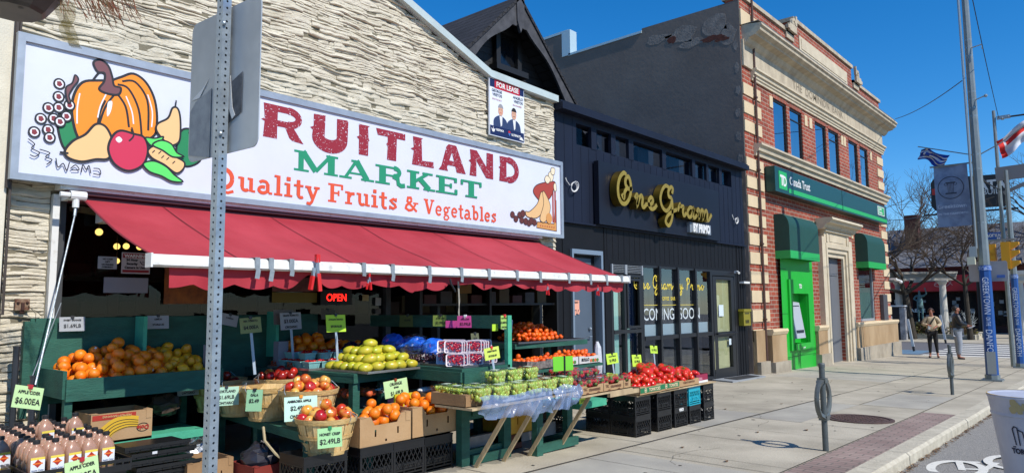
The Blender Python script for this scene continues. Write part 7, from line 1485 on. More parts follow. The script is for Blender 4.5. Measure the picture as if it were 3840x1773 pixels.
crate(7.25, 5.75, g(7.3), 'black plastic basket crate in the shade behind the strawberry struts', G_, 0, (1.3, 1, .9)); 
q = MB(); q.obox((7.35, 6.4, g(7.3) + .05), (.3, .2, .1), Matrix.Rotation(.4, 3, 'Z')); solo('white_carton', q, M_wht, 'crushed white carton lying on the sunlit ground under the shelf', 'carton')
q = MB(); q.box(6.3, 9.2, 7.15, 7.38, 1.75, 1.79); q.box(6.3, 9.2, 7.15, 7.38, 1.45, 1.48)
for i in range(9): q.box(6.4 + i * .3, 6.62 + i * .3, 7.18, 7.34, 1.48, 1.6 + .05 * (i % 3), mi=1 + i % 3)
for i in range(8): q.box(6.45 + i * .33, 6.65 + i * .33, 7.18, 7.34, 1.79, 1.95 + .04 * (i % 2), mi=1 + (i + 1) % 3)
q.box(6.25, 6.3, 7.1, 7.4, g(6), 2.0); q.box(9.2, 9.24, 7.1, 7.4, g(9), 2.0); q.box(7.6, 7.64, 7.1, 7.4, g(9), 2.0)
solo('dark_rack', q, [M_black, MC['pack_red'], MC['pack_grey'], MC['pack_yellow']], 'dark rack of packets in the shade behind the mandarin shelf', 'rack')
t = card('produce_poster', 6.95, 7.2, 1.62, 1.92, 7.08, mat('poster_dim_yellow', '#80641c', .6), 'dim yellow poster with a red circle hanging behind the awning valance', 'poster')
st = Strokes(FRONT(0, 7.075, 0)); st.poly(arc(7.08, 1.78, .06, .06, 0, 340, 16)); part('red_disc', st.mb, mat('dim_red', '#7a1a14', .6), t)
# ---------------------------------------------------------------- street furniture near the kerb
for i, (x, y, lb) in enumerate(((8.22, 2.67, 'near grey post and ring bicycle stand by the brick strip'), (15.87, 2.77, 'far grey post and ring bicycle stand in front of the standing people'))):
    if i == 0:
        t0_ = t = thing('bicycle_stand', lb, 'bike stand', (x, y, g(x)), 'post and ring bicycle stands')
        q = MB(); q.tube([(0, 0, 0), (0, 0, .905)], .031, 16); q.lathe([(.034, .9), (.035, .935), (.03, .947), (.001, .95)], seg=16); part('post', q, mat('bollard_grey', '#5a6060', .5, metal=.4, var=.1, vs=9, bump=.08, bs=50), t, smooth=False, local=True)
        q = MB(); n = 40; R1, R2, hd = .215, .172, .034
        for k in range(n):
            a = 2 * math.pi * k / n; wz = hd * (1.15 if abs(math.sin(a)) > .85 else .72)
            for r_, yy in ((R1, -wz), (R1 + .004, 0), (R1, wz), (R2, wz * .6), (R2 - .004, 0), (R2, -wz * .6)): q.v.append((r_ * math.cos(a), yy - .0, .558 + r_ * math.sin(a)))
        for k in range(n):
            for j in range(6): a = k * 6 + j; b = k * 6 + (j + 1) % 6; c = ((k + 1) % n) * 6; q.f.append((a, b, c + (j + 1) % 6, c + j)); q.m.append(0)
        q.box(-.045, .045, -.045, .045, .735, .785); q.box(-.045, .045, -.045, .045, .33, .38); part('ring', q, mat('cast_ring', '#6b706e', .42, metal=.5, var=.1, vs=12, bump=.1, bs=60), t, local=True)
    else: t = copy_tree(t0_); t.location = (x, y, g(x)); t['label'] = lb
# tapered white bin on the road
bn = thing('street_barrel', 'white tapered plastic barrel with dark tower emblem and yellow scuffed rim at the kerb', 'barrel', (6.95, .66, g(6.8) - .15))
q = MB(); H = 1.0; z0b = 0
def br_(z): return .175 + (.31 - .175) * (z / H)
q.lathe([(.001, 0), (br_(0), 0), (br_(.3), .3), (br_(.32) + .004, .31), (br_(.6), .6), (br_(.84), .84), (br_(.85) + .006, .85), (br_(.86), .87), (br_(.97), .97), (.316, .99), (.31, 1.0), (.28, .99), (.001, .985)], seg=48); part('shell', q, mat('barrel_white', '#a9aebd', .5, c2='#b9bdc9', vs=3), bn, smooth=False, local=True)
q = MB(); q.lathe([(.312, .996), (.314, 1.002), (.306, 1.003)], seg=48); part('rim_paint', q, mat('rim_yellow', '#c0a468', .7, c2='#b4b4b4', vs=6, thr=(.45, .6)), bn, local=True)
def onb(a, z, d=.004): r_ = br_(z) + d; return (r_ * math.cos(a), r_ * math.sin(a), z)
AC = R(186)   # side facing the camera
q = MB(); rq = random.Random(3)
for i in range(7):
    a0, z_ = AC - .25 + rq.uniform(-.25, .3), .93 + rq.uniform(-.03, .04); s = rq.uniform(.04, .09); n = 9
    q.v += [onb(a0 + s * 1.3 * math.cos(k * 6.283 / n) * rq.uniform(.6, 1.2), z_ + s * .5 * math.sin(k * 6.283 / n) * rq.uniform(.6, 1.2), .004 + i * .0003) for k in range(n)]; b = len(q.v) - n; q.f.append(tuple(b + k for k in range(n))); q.m.append(0)
part('paint_scuff', q, mat('scuff_yellow', '#a89c72', .8), bn, local=True)
st = Strokes(Matrix.Identity(4)); 
for p in ([(-.1, .0), (-.12, .17), (-.1, .2), (-.07, .19), (-.06, .0)], [(-.07, .17), (-.02, .15), (0, .02)], [(.0, .02), (.03, .03), (.02, .16), (.05, .19)], [(.06, .02), (.04, .22), (.07, .24), (.1, .2), (.12, .02)], [(-.14, -.02), (.16, -.02)]): st.line(p, .013)
st.mb.add(text('TORONTO', .075, .004, 0, .9, 'CENTER'), Matrix.Translation((.01, -.09, 0)))
q = MB(); q.v = [onb(AC - .28 + (v[0] * .7) / .28, .635 + v[1] * .7, .005 + v[2]) for v in st.mb.v]; q.f = st.mb.f; q.m = st.mb.m; part('emblem', q, mat('navy_ink', '#1a2038', .6), bn, local=True, label='dark twin tower emblem with the word TORONTO')
# ---- blue wrapped poles
M_blue = mat('pole_blue', '#11488c', .5, var=.06, vs=3); M_ltxt = mat('pole_text', '#c6d0e0', .6)
def bpole(x, y, r0, top, wt, z_b, lab, txt, patch=None, rz=0):
    t = thing('street_light_pole', lab, 'street pole', (x, y, g(x))); q = MB(); q.tube([(x, y, g(x)), (x, y, wt), (x, y, top)], [r0, r0 * .92, r0 * .55], 8); part('pole', q, M_pole, t)
    q = MB(); q.tube([(x, y, g(x) + .12), (x, y, wt)], [r0 + .008, r0 * .92 + .008], 8); part('blue_wrap', q, M_blue, t); q = MB(); q.tube([(x, y, wt - .12), (x, y, wt - .02)], [r0 + .012] * 2, 8); part('patterned_band', q, mat('band_pale', '#8fa2c4', .6, c2='#2a55a8', vs=30, thr=(.45, .55)), t)
    q = MB(); q.box(x - r0 - .08, x + r0 + .08, y - r0 - .08, y + r0 + .08, g(x), g(x) + .04); q.tube([(x, y, g(x)), (x, y, g(x) + .14)], r0 + .03, 8); part('base_plate', q, M_pole, t)
    n = Vector((-x, -y, 0)).normalized(); q = MB()
    for s_, z1, z0_, sz in txt:
        tx = text(s_, 1., .0); xs_ = [v[0] for v in tx.v]; L = max(xs_) - min(xs_); k = (z1 - z0_) / L; sy = sz / .72
        o = Vector((x, y, z1)) + n * (r0 + .02); side = Vector((0, 0, 1)).cross(n)
        fr_ = frame(o - n.cross(Vector((0, 0, -1))) * (sz * .5), (0, 0, -1), n); mb_ = MB(); mb_.v = [(v[0] * k, v[1] * sy, v[2]) for v in tx.v]; mb_.f = tx.f; mb_.m = tx.m; q.add(mb_, fr_)
    part('lettering', q, M_ltxt, t)
    if patch:
        q = MB(); M = frame(Vector((x, y, 0)) + n * (r0 + .024), n.cross(Vector((0, 0, 1))), n); q.v = [tuple(M @ Vector(p)) for p in ((-.11, patch[0], 0), (.11, patch[0], 0), (.11, patch[1], 0), (-.11, patch[1], 0))]
        M2 = frame(Vector((x, y, 0)) + n * (r0 + .024), (n.y, -n.x, 0), n); q.v = []
        for u, z_ in ((-.09, patch[0]), (.09, patch[0]), (.09, patch[1]), (-.09, patch[1])): q.v.append(tuple(Vector((x, y, z_)) + n * (r0 + .026) + Vector((n.y, -n.x, 0)) * u))
        q.f = [(0, 1, 2, 3)]; q.m = [0]; part('grey_patch', q, mat('patch_grey', '#8d918e', .7), t)
    return t
p1 = bpole(20.1, 2.67, .125, 9.6, 2.3, 0, 'near tall grey pole with blue GREEKTOWN wrap, banner and a blue white flag', [('GREEKTOWN', 2.02, 1.16, .13), ('ON THE', 1.08, .88, .09), ('DANFORTH', .80, -.03, .13)], (-.24, .28))
p2 = bpole(25.9, 2.72, .095, 5.4, 2.25, 0, 'far shorter pole with blue GREEKTOWN wrap carrying the traffic signals', [('GREEKTOWN', 1.86, 1.0, .12), ('ON THE', .94, .75, .08), ('DANFORTH', .65, -.15, .12)])
q = MB(); q.tube([(20.0, 2.79, 2.7), (20.0, 2.80, 9.4)], .028, 8)
for z_ in (3.3, 4.6, 4.95, 5.9, 6.1, 6.3, 6.5, 7.4, 7.6, 7.8): q.tube([(20.1, 2.67, z_), (20.1, 2.67, z_ + .04)], .125 - .006 * z_, 10)
q.box(19.9, 20.0, 2.78, 2.93, 2.5, 2.75); q.tube([(20.05, 2.6, 6.3), (20.0, 2.4, 6.35)], .014, 6); q.sphere((20.0, 2.38, 6.35), .04, 8, 6); q.tube([(20.05, 2.6, 7.6), (20.0, 2.38, 7.62), (20.0, 2.38, 7.5)], .014, 6)
part('conduit', q, mat('bright_conduit', '#9aa3a6', .35, metal=.5), p1)
q = MB(); q.box(19.86, 19.98, 2.82, 2.98, 2.32, 2.5); part('junction_box', q, mat('cream_box', '#c8c8b0', .6), p1)
# banner
bnr = thing('street_banner', 'grey blue fabric banner with a column emblem in a circle hanging from the near pole', 'banner', (20.08, 3.2, 3.27))
q = MB(); nx_, nz_ = 16, 24
for i in range(nx_ + 1):
    for k in range(nz_ + 1): u, v = i / nx_, k / nz_; q.v.append((20.08 + .05 * math.sin(u * 3.1) + .03 * math.sin(v * 5 + u * 2), 2.87 + .72 * u - .02 * (1 - v), 3.28 + 1.5 * v - .04 * u * 0))
for i in range(nx_):
    for k in range(nz_): a = i * (nz_ + 1) + k; q.f.append((a, a + 1, a + nz_ + 2, a + nz_ + 1)); q.m.append(0)
part('cloth', q, mat('banner_cloth', '#707f98', .8, c2='#8494ac', vs=3.5, bump=.1, bs=6, thr=(.42, .58)), bnr, smooth=True)
q = MB(); q.tube([(20.1, 2.7, 4.79), (20.08, 3.66, 4.79)], .02, 6); part('arm', q, M_pole, bnr)
EM = frame((19.985, 3.23, 4.22), (0, -1, 0), (-1, 0, 0)); st = Strokes(EM); st.line(arc(0, 0, .27, .27, 0, 360, 36), .02, 0, True); st.line([(-.1, .12), (.1, .12)], .04); st.line([(-.12, -.14), (.12, -.14)], .035); st.line(arc(-.1, .09, .035, .03, 0, 360, 10), .012); st.line(arc(.1, .09, .035, .03, 0, 360, 10), .012)
for u in (-.06, -.03, 0, .03, .06): st.line([(u, .1), (u * .9, -.12)], .01)
st.mb.add(text('Greektown', .14, .002, 0, .95, 'CENTER'), Matrix.Translation((0, 0, 0)) if False else EM @ Matrix.Translation((0, -.5, .0)), mi=1); st.mb.add(text('ON THE DANFORTH', .07, .002, 0, 1, 'CENTER'), EM @ Matrix.Translation((0, -.66, .0)), mi=1)
part('emblem', st.mb, [mat('emblem_ink', '#2a3242', .7), mat('pale_print', '#98a6ba', .7)], bnr)
def flag(name, lb, o, du, dv, n, mats, colfn, seed, amp):
    t = thing(name, lb, 'flag', o); q = MB(); rq = random.Random(seed); ph = rq.uniform(0, 6); du = Vector(du); dv = Vector(dv); o = Vector(o); nn = du.cross(dv).normalized(); N, M_ = 20, 18
    for i in range(N + 1):
        for k in range(M_ + 1):
            u, v = i / N, k / M_; p = o + du * u * (1 - .15 * v) + dv * v * (1 - .25 * u) + nn * (amp * math.sin(u * 11 + v * 4 + ph) + amp * .6 * math.sin(v * 13 - u * 5)) + Vector((0, 0, -.12 * u * v + .05 * math.sin(u * 7 + ph))); q.v.append(tuple(p))
    for i in range(N):
        for k in range(M_): a = i * (M_ + 1) + k; q.f.append((a, a + 1, a + M_ + 2, a + M_ + 1)); q.m.append(colfn((i + .5) / N, (k + .5) / M_))
    part('cloth', q, mats, t, smooth=True); return t
M_fb = mat('flag_blue', '#1c3f94', .8); M_fw = mat('flag_white', '#c9ccd4', .8); M_fr = mat('flag_red', '#cc2018', .8)
fl1 = flag('striped_flag', 'small blue and white striped flag on a thin arm left of the near pole', (20.1, 3.83, 5.3), (0, -.62, -.26), (.12, .12, -.22), 0, [M_fb, M_fw], lambda u, v: int(v * 7) % 2 if not (u < .4 and v < .55) else (1 if abs(u - .2) < .05 or abs(v - .28) < .08 else 0), 2, .05)
q = MB(); q.tube([(20.1, 2.67, 4.95), (20.1, 3.9, 5.36)], .013, 6); part('arm', q, M_pole, fl1)
fl2 = flag('red_white_flag', 'red and white flag flying at the right edge from an arm of the near pole', (20.3, 2.28, 5.3), (.2, -.85, .55), (.1, -.1, -.42), 0, [M_fr, M_fw], lambda u, v: 0 if u < .16 or (.3 < v < .5 and u > .2) or u > .85 else 1, 5, .05)
q = MB(); q.tube([(20.1, 2.67, 4.93), (20.1, 2.2, 5.16), (20.25, 1.4, 5.75)], .014, 6); part('arm', q, M_pole, fl2)
# plate behind near pole
q = MB(); q.prism([(2.24 + .03, 1.92), (2.99, 1.92), (3.02, 1.95), (3.02, 2.37), (2.99, 2.4), (2.27, 2.4), (2.24, 2.37), (2.24, 1.95)], lambda u, v, t: (t, u, v), 20.28, 20.29); t = thing('street_sign_back', 'plain grey back of a wide street sign fixed behind the near blue pole', 'sign', (20.285, 2.63, 1.92)); part('plate', q, mat('sign_back_grey', '#9a9696', .6, var=.04), t); q = MB(); q.box(20.27, 20.28, 2.3, 2.46, 2.0, 2.07); part('sticker', q, mat('sticker_blue', '#4668a8', .6), t)
# second pole hardware
t = thing('traffic_signal', 'yellow traffic signal seen from behind, left of the far pole', 'traffic signal', (25.6, 3.17, 2.64)); q = MB(); q.box(25.5, 25.75, 3.08, 3.24, 2.66, 3.16); q.box(25.45, 25.5, 3.1, 3.22, 2.7, 2.82); q.box(25.45, 25.5, 3.1, 3.22, 2.88, 3.0); part('housing', q, mat('signal_yellow', '#d09414', .5), t)
t = thing('traffic_signal', 'larger yellow traffic signal with visors pointing right on the far pole', 'traffic signal', (25.6, 2.8, 2.4)); q = MB(); q.box(25.4, 25.7, 2.72, 2.94, 2.4, 3.2)
for z_ in (2.5, 2.8, 3.05): q.prism([(2.72, z_ - .1), (2.5, z_ + .06), (2.5, z_ + .14), (2.72, z_ + .14)], lambda u, v, tt: (tt, u, v), 25.42, 25.68)
part('housing', q, MC['signal_yellow'], t)
q = MB(); q.box(25.65, 25.75, 2.6, 3.5, 3.25, 3.31); part('bracket', q, M_pole, p2)
t = thing('street_name_sign', 'blue street name sign in Greek letters between the two poles', 'sign', (27, 3.24, 3.38)); q = MB(); q.box(27, 27.03, 3.0, 3.5, 3.38, 3.63); part('plate', q, mat('sign_blue', '#1c4f9c', .5), t); q = MB(); q.add(text('ΛΟΓΚΑΝ', .12, .004, 0, .95, 'CENTER'), frame((26.99, 3.25, 3.49), (0, -1, 0), (-1, 0, 0))); q.add(text('ST', .1, .004, 0, .95, 'CENTER'), frame((26.99, 3.15, 3.39), (0, -1, 0), (-1, 0, 0))); part('lettering', q, M_wht, t); q = MB(); q.tube([(27.05, 2.85, 3.5), (27.05, 3.5, 3.5)], .02, 6); part('arm', q, M_pole, t)
tp_ = thing('utility_pole', 'slim grey steel pole with a mast arm and wires behind the far blue pole', 'utility pole', (26.4, 2.93, g(26.4))); q = MB(); q.tube([(26.4, 2.95, g(26.4)), (26.4, 2.97, 7.4)], [.07, .045], 8); part('pole', q, M_pole, tp_)
q = MB(); q.beam((26.2, 3.02, 5.35), (26.3, -3, 5.55), .06, .42); q.beam((26.2, 2.85, 4.75), (26.2, -1.5, 6.6), .1, .1); part('mast_arm', q, mat('arm_grey', '#77777a', .6), tp_)
q = MB(); q.box(26.35, 26.45, 2.55, 2.9, 7.1, 7.2); q.sphere((26.4, 2.6, 7.15), .06, 8, 6); q.sphere((26.4, 2.75, 7.12), .06, 8, 6); split('insulator', q, M_galv, tp_)
def wire(a, b, sag, lb, r_=.012):
    a, b = Vector(a), Vector(b); n = 24; pts = [a + (b - a) * (i / n) - Vector((0, 0, sag * 4 * (i / n) * (1 - i / n))) for i in range(n + 1)]
    q = MB(); q.tube(pts, r_, 5); o = solo('overhead_wire', q, mat('wire_black', '#1a1a1c', .6), lb, 'wire'); return q
wire((20.05, 2.85, 6.83), (31.95, 6.95, 8.95), .12, 'thin wire from the bank cornice corner to the near pole')
wire((26.4, 2.85, 7.15), (14.5, 1.9, 7.6), .1, 'thin wire rising to the top edge right of the near pole', .009)
wire((26.4, 2.75, 7.14), (26.5, -12, 7.1), .05, 'thick cable running right from the slim pole', .03)
wire((28.6, 7.45, 8.3), (20.0, 7.42, 5.1), .1, 'thin wire crossing in front of the bank upper windows', .006)
wire((26.4, 2.95, 4.9), (20.1, 2.7, 4.5), .05, 'short cable with clamp between the two poles', .02)
wire((26.4, 3.1, 4.7), (60, 16, 8.2), .5, 'thin wire running across the bare tree crown', .02)
# ---- delineator posts
for i, (x, y, tx, ty, tz, lb) in enumerate(((34.74, 7.39, 34.7, 7.56, .72, 'leaning white flexible post nearest the bank corner'), (42.25, 9.87, 42.2, 10.0, .72, 'white flexible post at the far kerb beside the stone pillar'), (41.95, 7.46, 41.9, 7.62, .78, 'white flexible post behind the woman in the cream sweater'))):
    t = thing('flexible_post', lb, 'bollard', (x, y, -.65), 'white flexible posts'); q = MB(); q.beam((x + (tx - x) * .14, y + (ty - y) * .14, -.65 + (tz + .65) * .14), (tx, ty, tz), .1, .05, up=(1, 0, 0)); part('post', q, M_wht, t); q = MB(); q.tube([(x, y, -.65), (x + (tx - x) * .14, y + (ty - y) * .14, -.46)], .05, 8); q.box(x - .18, x + .18, y - .18, y + .18, -.75, -.68); part('foot', q, M_black, t)
# ---------------------------------------------------------------- people
def skin_part(name, V, E, Rr, m, parent, sub=2):
    me = bpy.data.meshes.new(name); me.from_pydata([tuple(v) for v in V], E, []); o = bpy.data.objects.new(name, me); COL.objects.link(o); me.materials.append(m)
    md = o.modifiers.new('s', 'SKIN'); md.use_smooth_shade = True; md.branch_smoothing = .3
    if not me.skin_vertices: 
        bpy.context.view_layer.objects.active = o
    lay = me.skin_vertices[0].data if len(me.skin_vertices) else None
    for i, r_ in enumerate(Rr):
        rr = r_ if isinstance(r_, tuple) else (r_, r_); lay[i].radius = rr
    lay[0].use_root = True
    sb_ = o.modifiers.new('d', 'SUBSURF'); sb_.levels = sub; sb_.render_levels = sub
    o.parent = parent; return o
def figure(name, label, cat, loc, rz, H, skin_m, pose, group=None):
    """pose: dict of joints in height units, facing -Y"""
    t = thing(name, label, cat, loc, group, rz); J = dict(pelvis=(0, 0, .52), waist=(0, .0, .60), chest=(0, .005, .72), neckb=(0, .005, .80), neck=(0, -.005, .845), chin=(0, -.018, .875), head=(0, -.012, .925), crown=(0, -.002, .975),
             nose=(0, -.066, .918), shL=(.098, .005, .79), shR=(-.098, .005, .79), hipL=(.048, 0, .50), hipR=(-.048, 0, .50), knL=(.052, -.012, .275), knR=(-.052, -.012, .275), anL=(.052, .008, .045), anR=(-.052, .008, .045), toL=(.06, -.085, .018), toR=(-.06, -.085, .018))
    J.update(pose); names = list(J); V = []; E = []; Rr = []; idx = {}
    rad = dict(pelvis=(.075, .055), waist=(.062, .048), chest=(.075, .055), neckb=.04, neck=.028, chin=(.034, .04), head=(.048, .058), crown=(.032, .04), nose=.008, shL=.034, shR=.034, elL=.025, elR=.025, wrL=.015, wrR=.015, hipL=.052, hipR=.052, knL=.033, knR=.033, anL=.02, anR=.02, toL=.018, toR=.018)
    def av(n, p, r_): idx[n] = len(V); V.append(Vector(p) * H); Rr.append((r_[0] * H, r_[1] * H) if isinstance(r_, tuple) else r_ * H)
    for n in names: av(n, J[n], rad[n])
    E = [(idx[a], idx[b]) for a, b in (('pelvis', 'waist'), ('waist', 'chest'), ('chest', 'neckb'), ('neckb', 'neck'), ('neck', 'chin'), ('chin', 'head'), ('head', 'crown'), ('head', 'nose'), ('neckb', 'shL'), ('neckb', 'shR'), ('shL', 'elL'), ('shR', 'elR'), ('elL', 'wrL'), ('elR', 'wrR'), ('pelvis', 'hipL'), ('pelvis', 'hipR'), ('hipL', 'knL'), ('hipR', 'knR'), ('knL', 'anL'), ('knR', 'anR'), ('anL', 'toL'), ('anR', 'toR'))]
    for s in 'LR':   # palm, four fingers and a thumb
        e, w_ = Vector(J['el' + s]), Vector(J['wr' + s]); d = (w_ - e).normalized(); up = Vector((0, 0, 1)); sd_ = d.cross(up).normalized(); nn = sd_.cross(d)
        av('pa' + s, w_ + d * .03, (.02, .012)); E.append((idx['wr' + s], idx['pa' + s])); inward = -1 if s == 'L' else 1
        for k, ln in enumerate((.036, .042, .039, .03)):
            b0 = w_ + d * .05 + sd_ * (.018 - .012 * k); av('f%d%s' % (k, s), b0, .0052); av('g%d%s' % (k, s), b0 + d * ln * .5 - nn * .006, .0048); av('h%d%s' % (k, s), b0 + d * ln * .8 - nn * .022, .0042)
            E += [(idx['pa' + s], idx['f%d%s' % (k, s)]), (idx['f%d%s' % (k, s)], idx['g%d%s' % (k, s)]), (idx['g%d%s' % (k, s)], idx['h%d%s' % (k, s)])]
        av('t0' + s, w_ + d * .022 + sd_ * .026, .006); av('t1' + s, w_ + d * .045 + sd_ * .034 - nn * .008, .005); E += [(idx['pa' + s], idx['t0' + s]), (idx['t0' + s], idx['t1' + s])]
    bo = skin_part('body', V, E, Rr, skin_m, t)
    return t, J, bo
def cloth(name, t, H, J, chain, m, extra=1.0):
    """garment: skinned chains of joints with radii"""
    V = []; E = []; Rr = []; idx = {}
    for a, b in chain:
        for n, p, r_ in (a, b):
            if n not in idx: idx[n] = len(V); V.append(Vector(p) * H); Rr.append((r_[0] * H, r_[1] * H) if isinstance(r_, tuple) else r_ * H)
        E.append((idx[a[0]], idx[b[0]]))
    return skin_part(name, V, E, Rr, m, t)
M_skin = mat('skin_tone', '#a8705a', .5, sss=.1); M_skin2 = mat('skin_tone_tan', '#96604a', .5, sss=.1)
HW, HM = 1.84, 1.92
def mix(a, b, t): return tuple(a[i] + (b[i] - a[i]) * t for i in range(3))
# woman
wt, J, _ = figure('person', 'woman in chunky cream sweater and black leggings standing at the corner', 'person', (30.35, 5.82, g(30.35)), R(-79), HW, M_skin,
    dict(elL=(.155, .01, .665), wrL=(.075, -.1, .62), elR=(-.15, .01, .66), wrR=(-.06, -.11, .655), knL=(.06, -.01, .275), anL=(.075, .0, .045), toL=(.09, -.085, .018), anR=(-.055, .01, .045), toR=(-.075, -.08, .018)))
sw = [(('w', (0, 0, .49), (.108, .082)), ('m', (0, -.002, .6), (.105, .078))), (('m', (0, -.002, .6), (.1, .075)), ('c', (0, 0, .73), (.1, .07))), (('c', (0, 0, .73), (.1, .07)), ('n', (0, 0, .805), .05)), (('n', (0, 0, .805), .05), ('nn', (0, -.004, .842), .036))]
for s in 'LR':
    a = J['sh' + s]; e = J['el' + s]; w_ = J['wr' + s]
    sw += [(('n', (0, 0, .805), .05), ('s' + s, a, .044)), (('s' + s, a, .044), ('e' + s, e, .041)), (('e' + s, e, .041), ('x' + s, mix(e, w_, .85), .031))]
cloth('sweater', wt, HW, J, sw, mat('cream_knit', '#b3a184', .95, c2='#c6b598', vs=30, bump=.6, bs=40))
lg = []
for s in 'LR': lg += [(('p', (0, 0, .51), (.082, .066)), ('h' + s, J['hip' + s], .06)), (('h' + s, J['hip' + s], .06), ('k' + s, J['kn' + s], .039)), (('k' + s, J['kn' + s], .039), ('a' + s, mix(J['an' + s], J['kn' + s], .16), .024))]
cloth('leggings', wt, HW, J, lg, mat('black_legging', '#111114', .8))
def shoes(t, H, J, m, big=1.):
    for s in 'LR': a, to = J['an' + s], J['to' + s]; cloth('shoe', t, H, J, [(('a', (a[0], a[1] + .012, .022), .022 * big), ('b', mix((a[0], a[1], .02), to, .5), .021 * big)), (('b', mix((a[0], a[1], .02), to, .5), .021 * big), ('c', (to[0], to[1], .015), .017 * big))], m)
shoes(wt, HW, J, mat('shoe_dark', '#1c1a1c', .6))
q = MB(); q.sphere((0, .008 * HW, .94 * HW), .058 * HW, 14, 10, sc=(.96, 1.02, .96)); q.sphere((0, .06 * HW, .975 * HW), .028 * HW, 10, 8); q.v = [(x, y + (.018 if z < .95 * HW and y < 0 else 0) + (.06 if (y < -.03 and z < .955 * HW) else 0), z) for x, y, z in q.v]; part('hair', q, mat('brown_hair', '#3a2418', .6, var=.2, vs=30), wt, smooth=True, local=True)
def face(t, H):
    q = MB()
    for s_ in (-1, 1): q.sphere((s_ * .02 * H, -.062 * H, .93 * H), .006 * H, 8, 6, sc=(1.3, .6, .7)); q.beam((s_ * .01 * H, -.066 * H, .942 * H), (s_ * .032 * H, -.06 * H, .944 * H), .004 * H, .004 * H)
    q.sphere((0, -.06 * H, .893 * H), .012 * H, 8, 6, sc=(1.3, .5, .35)); part('facial_features', q, mat('feature_dark', '#4a2620', .6), t, smooth=True, local=True)
    q = MB()
    for s_ in (-1, 1): q.sphere((s_ * .05 * H, .0, .918 * H), .012 * H, 8, 6, sc=(.5, .8, 1.3))
    split('ear', q, M_skin, t, smooth=True, local=True)
face(wt, HW)
q = MB(); q.tube([(.06 * HW, .05 * HW, .82 * HW), (.062 * HW, -.035 * HW, .815 * HW), (.02 * HW, -.085 * HW, .74 * HW), (-.05 * HW, -.09 * HW, .63 * HW), (-.1 * HW, -.03 * HW, .55 * HW)], .012 * HW, 6); q.obox((-.105 * HW, -.02 * HW, .52 * HW), (.03 * HW, .09 * HW, .07 * HW)); solo_ = None
t = thing('crossbody_bag', 'black crossbody bag and strap worn over the cream sweater', 'bag', wt.location, None, R(-79)); part('strap', q, M_black, t, local=True)
q = MB(); q.obox((-.045 * HW, -.155 * HW, .61 * HW), (.045 * HW, .02 * HW, .075 * HW), Matrix.Rotation(.2, 3, 'Y')); t = thing('paper_cup', 'white cup held by the woman at her waist', 'cup', wt.location, None, R(-79)); part('cup', q, M_wht, t, local=True)
# man
mt_, J, _ = figure('person', 'man in a dark puffer jacket and light grey joggers seen from the side, holding papers', 'person', (29.85, 4.93, g(29.85)), R(24), HM, M_skin2,
    dict(elL=(.13, -.03, .66), wrL=(.07, -.155, .62), elR=(-.13, -.03, .66), wrR=(-.05, -.17, .63), nose=(0, -.068, .915), anL=(.06, .0, .045), toL=(.075, -.09, .018)))
jk = [(('w', (0, .004, .505), (.1, .085)), ('m', (0, .0, .6), (.1, .088))), (('m', (0, .0, .6), (.1, .088)), ('c', (0, .006, .73), (.104, .085))), (('c', (0, .006, .73), (.104, .085)), ('n', (0, .012, .815), .06)), (('n', (0, .012, .815), .06), ('h', (0, .04, .845), .048))]
for s in 'LR':
    a = J['sh' + s]; e = J['el' + s]; w_ = J['wr' + s]
    jk += [(('n', (0, .012, .815), .06), ('s' + s, a, .056)), (('s' + s, a, .056), ('u' + s, mix(a, e, .33), .05)), (('u' + s, mix(a, e, .33), .05), ('v' + s, mix(a, e, .66), .054)), (('v' + s, mix(a, e, .66), .054), ('e' + s, e, .046)), (('e' + s, e, .046), ('x' + s, mix(e, w_, .9), .032))]
cloth('jacket', mt_, HM, J, jk, mat('black_puffer', '#15171b', .42, bump=.9, bs=9, stretch=(.4, .4, 4)))
jg = []
for s in 'LR': jg += [(('p', (0, 0, .5), (.086, .076)), ('h' + s, J['hip' + s], .066)), (('h' + s, J['hip' + s], .066), ('k' + s, J['kn' + s], .052)), (('k' + s, J['kn' + s], .052), ('y' + s, mix(J['kn' + s], J['an' + s], .6), .042)), (('y' + s, mix(J['kn' + s], J['an' + s], .6), .042), ('a' + s, mix(J['an' + s], J['kn' + s], .14), .026))]
cloth('joggers', mt_, HM, J, jg, mat('grey_jogger', '#8f959e', .95, var=.08, vs=9, bump=.3, bs=12))
shoes(mt_, HM, J, MC['shoe_dark'], 1.12)
q = MB(); q.sphere((0, .01 * HM, .94 * HM), .058 * HM, 14, 10, sc=(.95, 1.0, .9)); q.v = [(x, y + (.07 if (y < -.02 and z < .945 * HM) else .012 if y < 0 else 0), z) for x, y, z in q.v]; part('hair', q, mat('black_hair', '#17120f', .6), mt_, smooth=True, local=True); face(mt_, HM)
q = MB(); q.sphere((0, -.05 * HM, .885 * HM), .03 * HM, 10, 8, sc=(1.1, .7, .9)); part('beard', q, MC['black_hair'], mt_, smooth=True, local=True)
q = MB(); q.obox((.01 * HM, -.24 * HM, .6 * HM), (.13 * HM, .1 * HM, .008), Matrix.Rotation(-.5, 3, 'X')); q.obox((.01 * HM, -.235 * HM, .592 * HM), (.12 * HM, .1 * HM, .006), Matrix.Rotation(-.45, 3, 'X')); t = thing('sheaf_of_papers', 'white papers held in both hands by the man in the dark jacket', 'papers', mt_.location, None, R(24)); part('papers', q, M_wht, t, local=True)
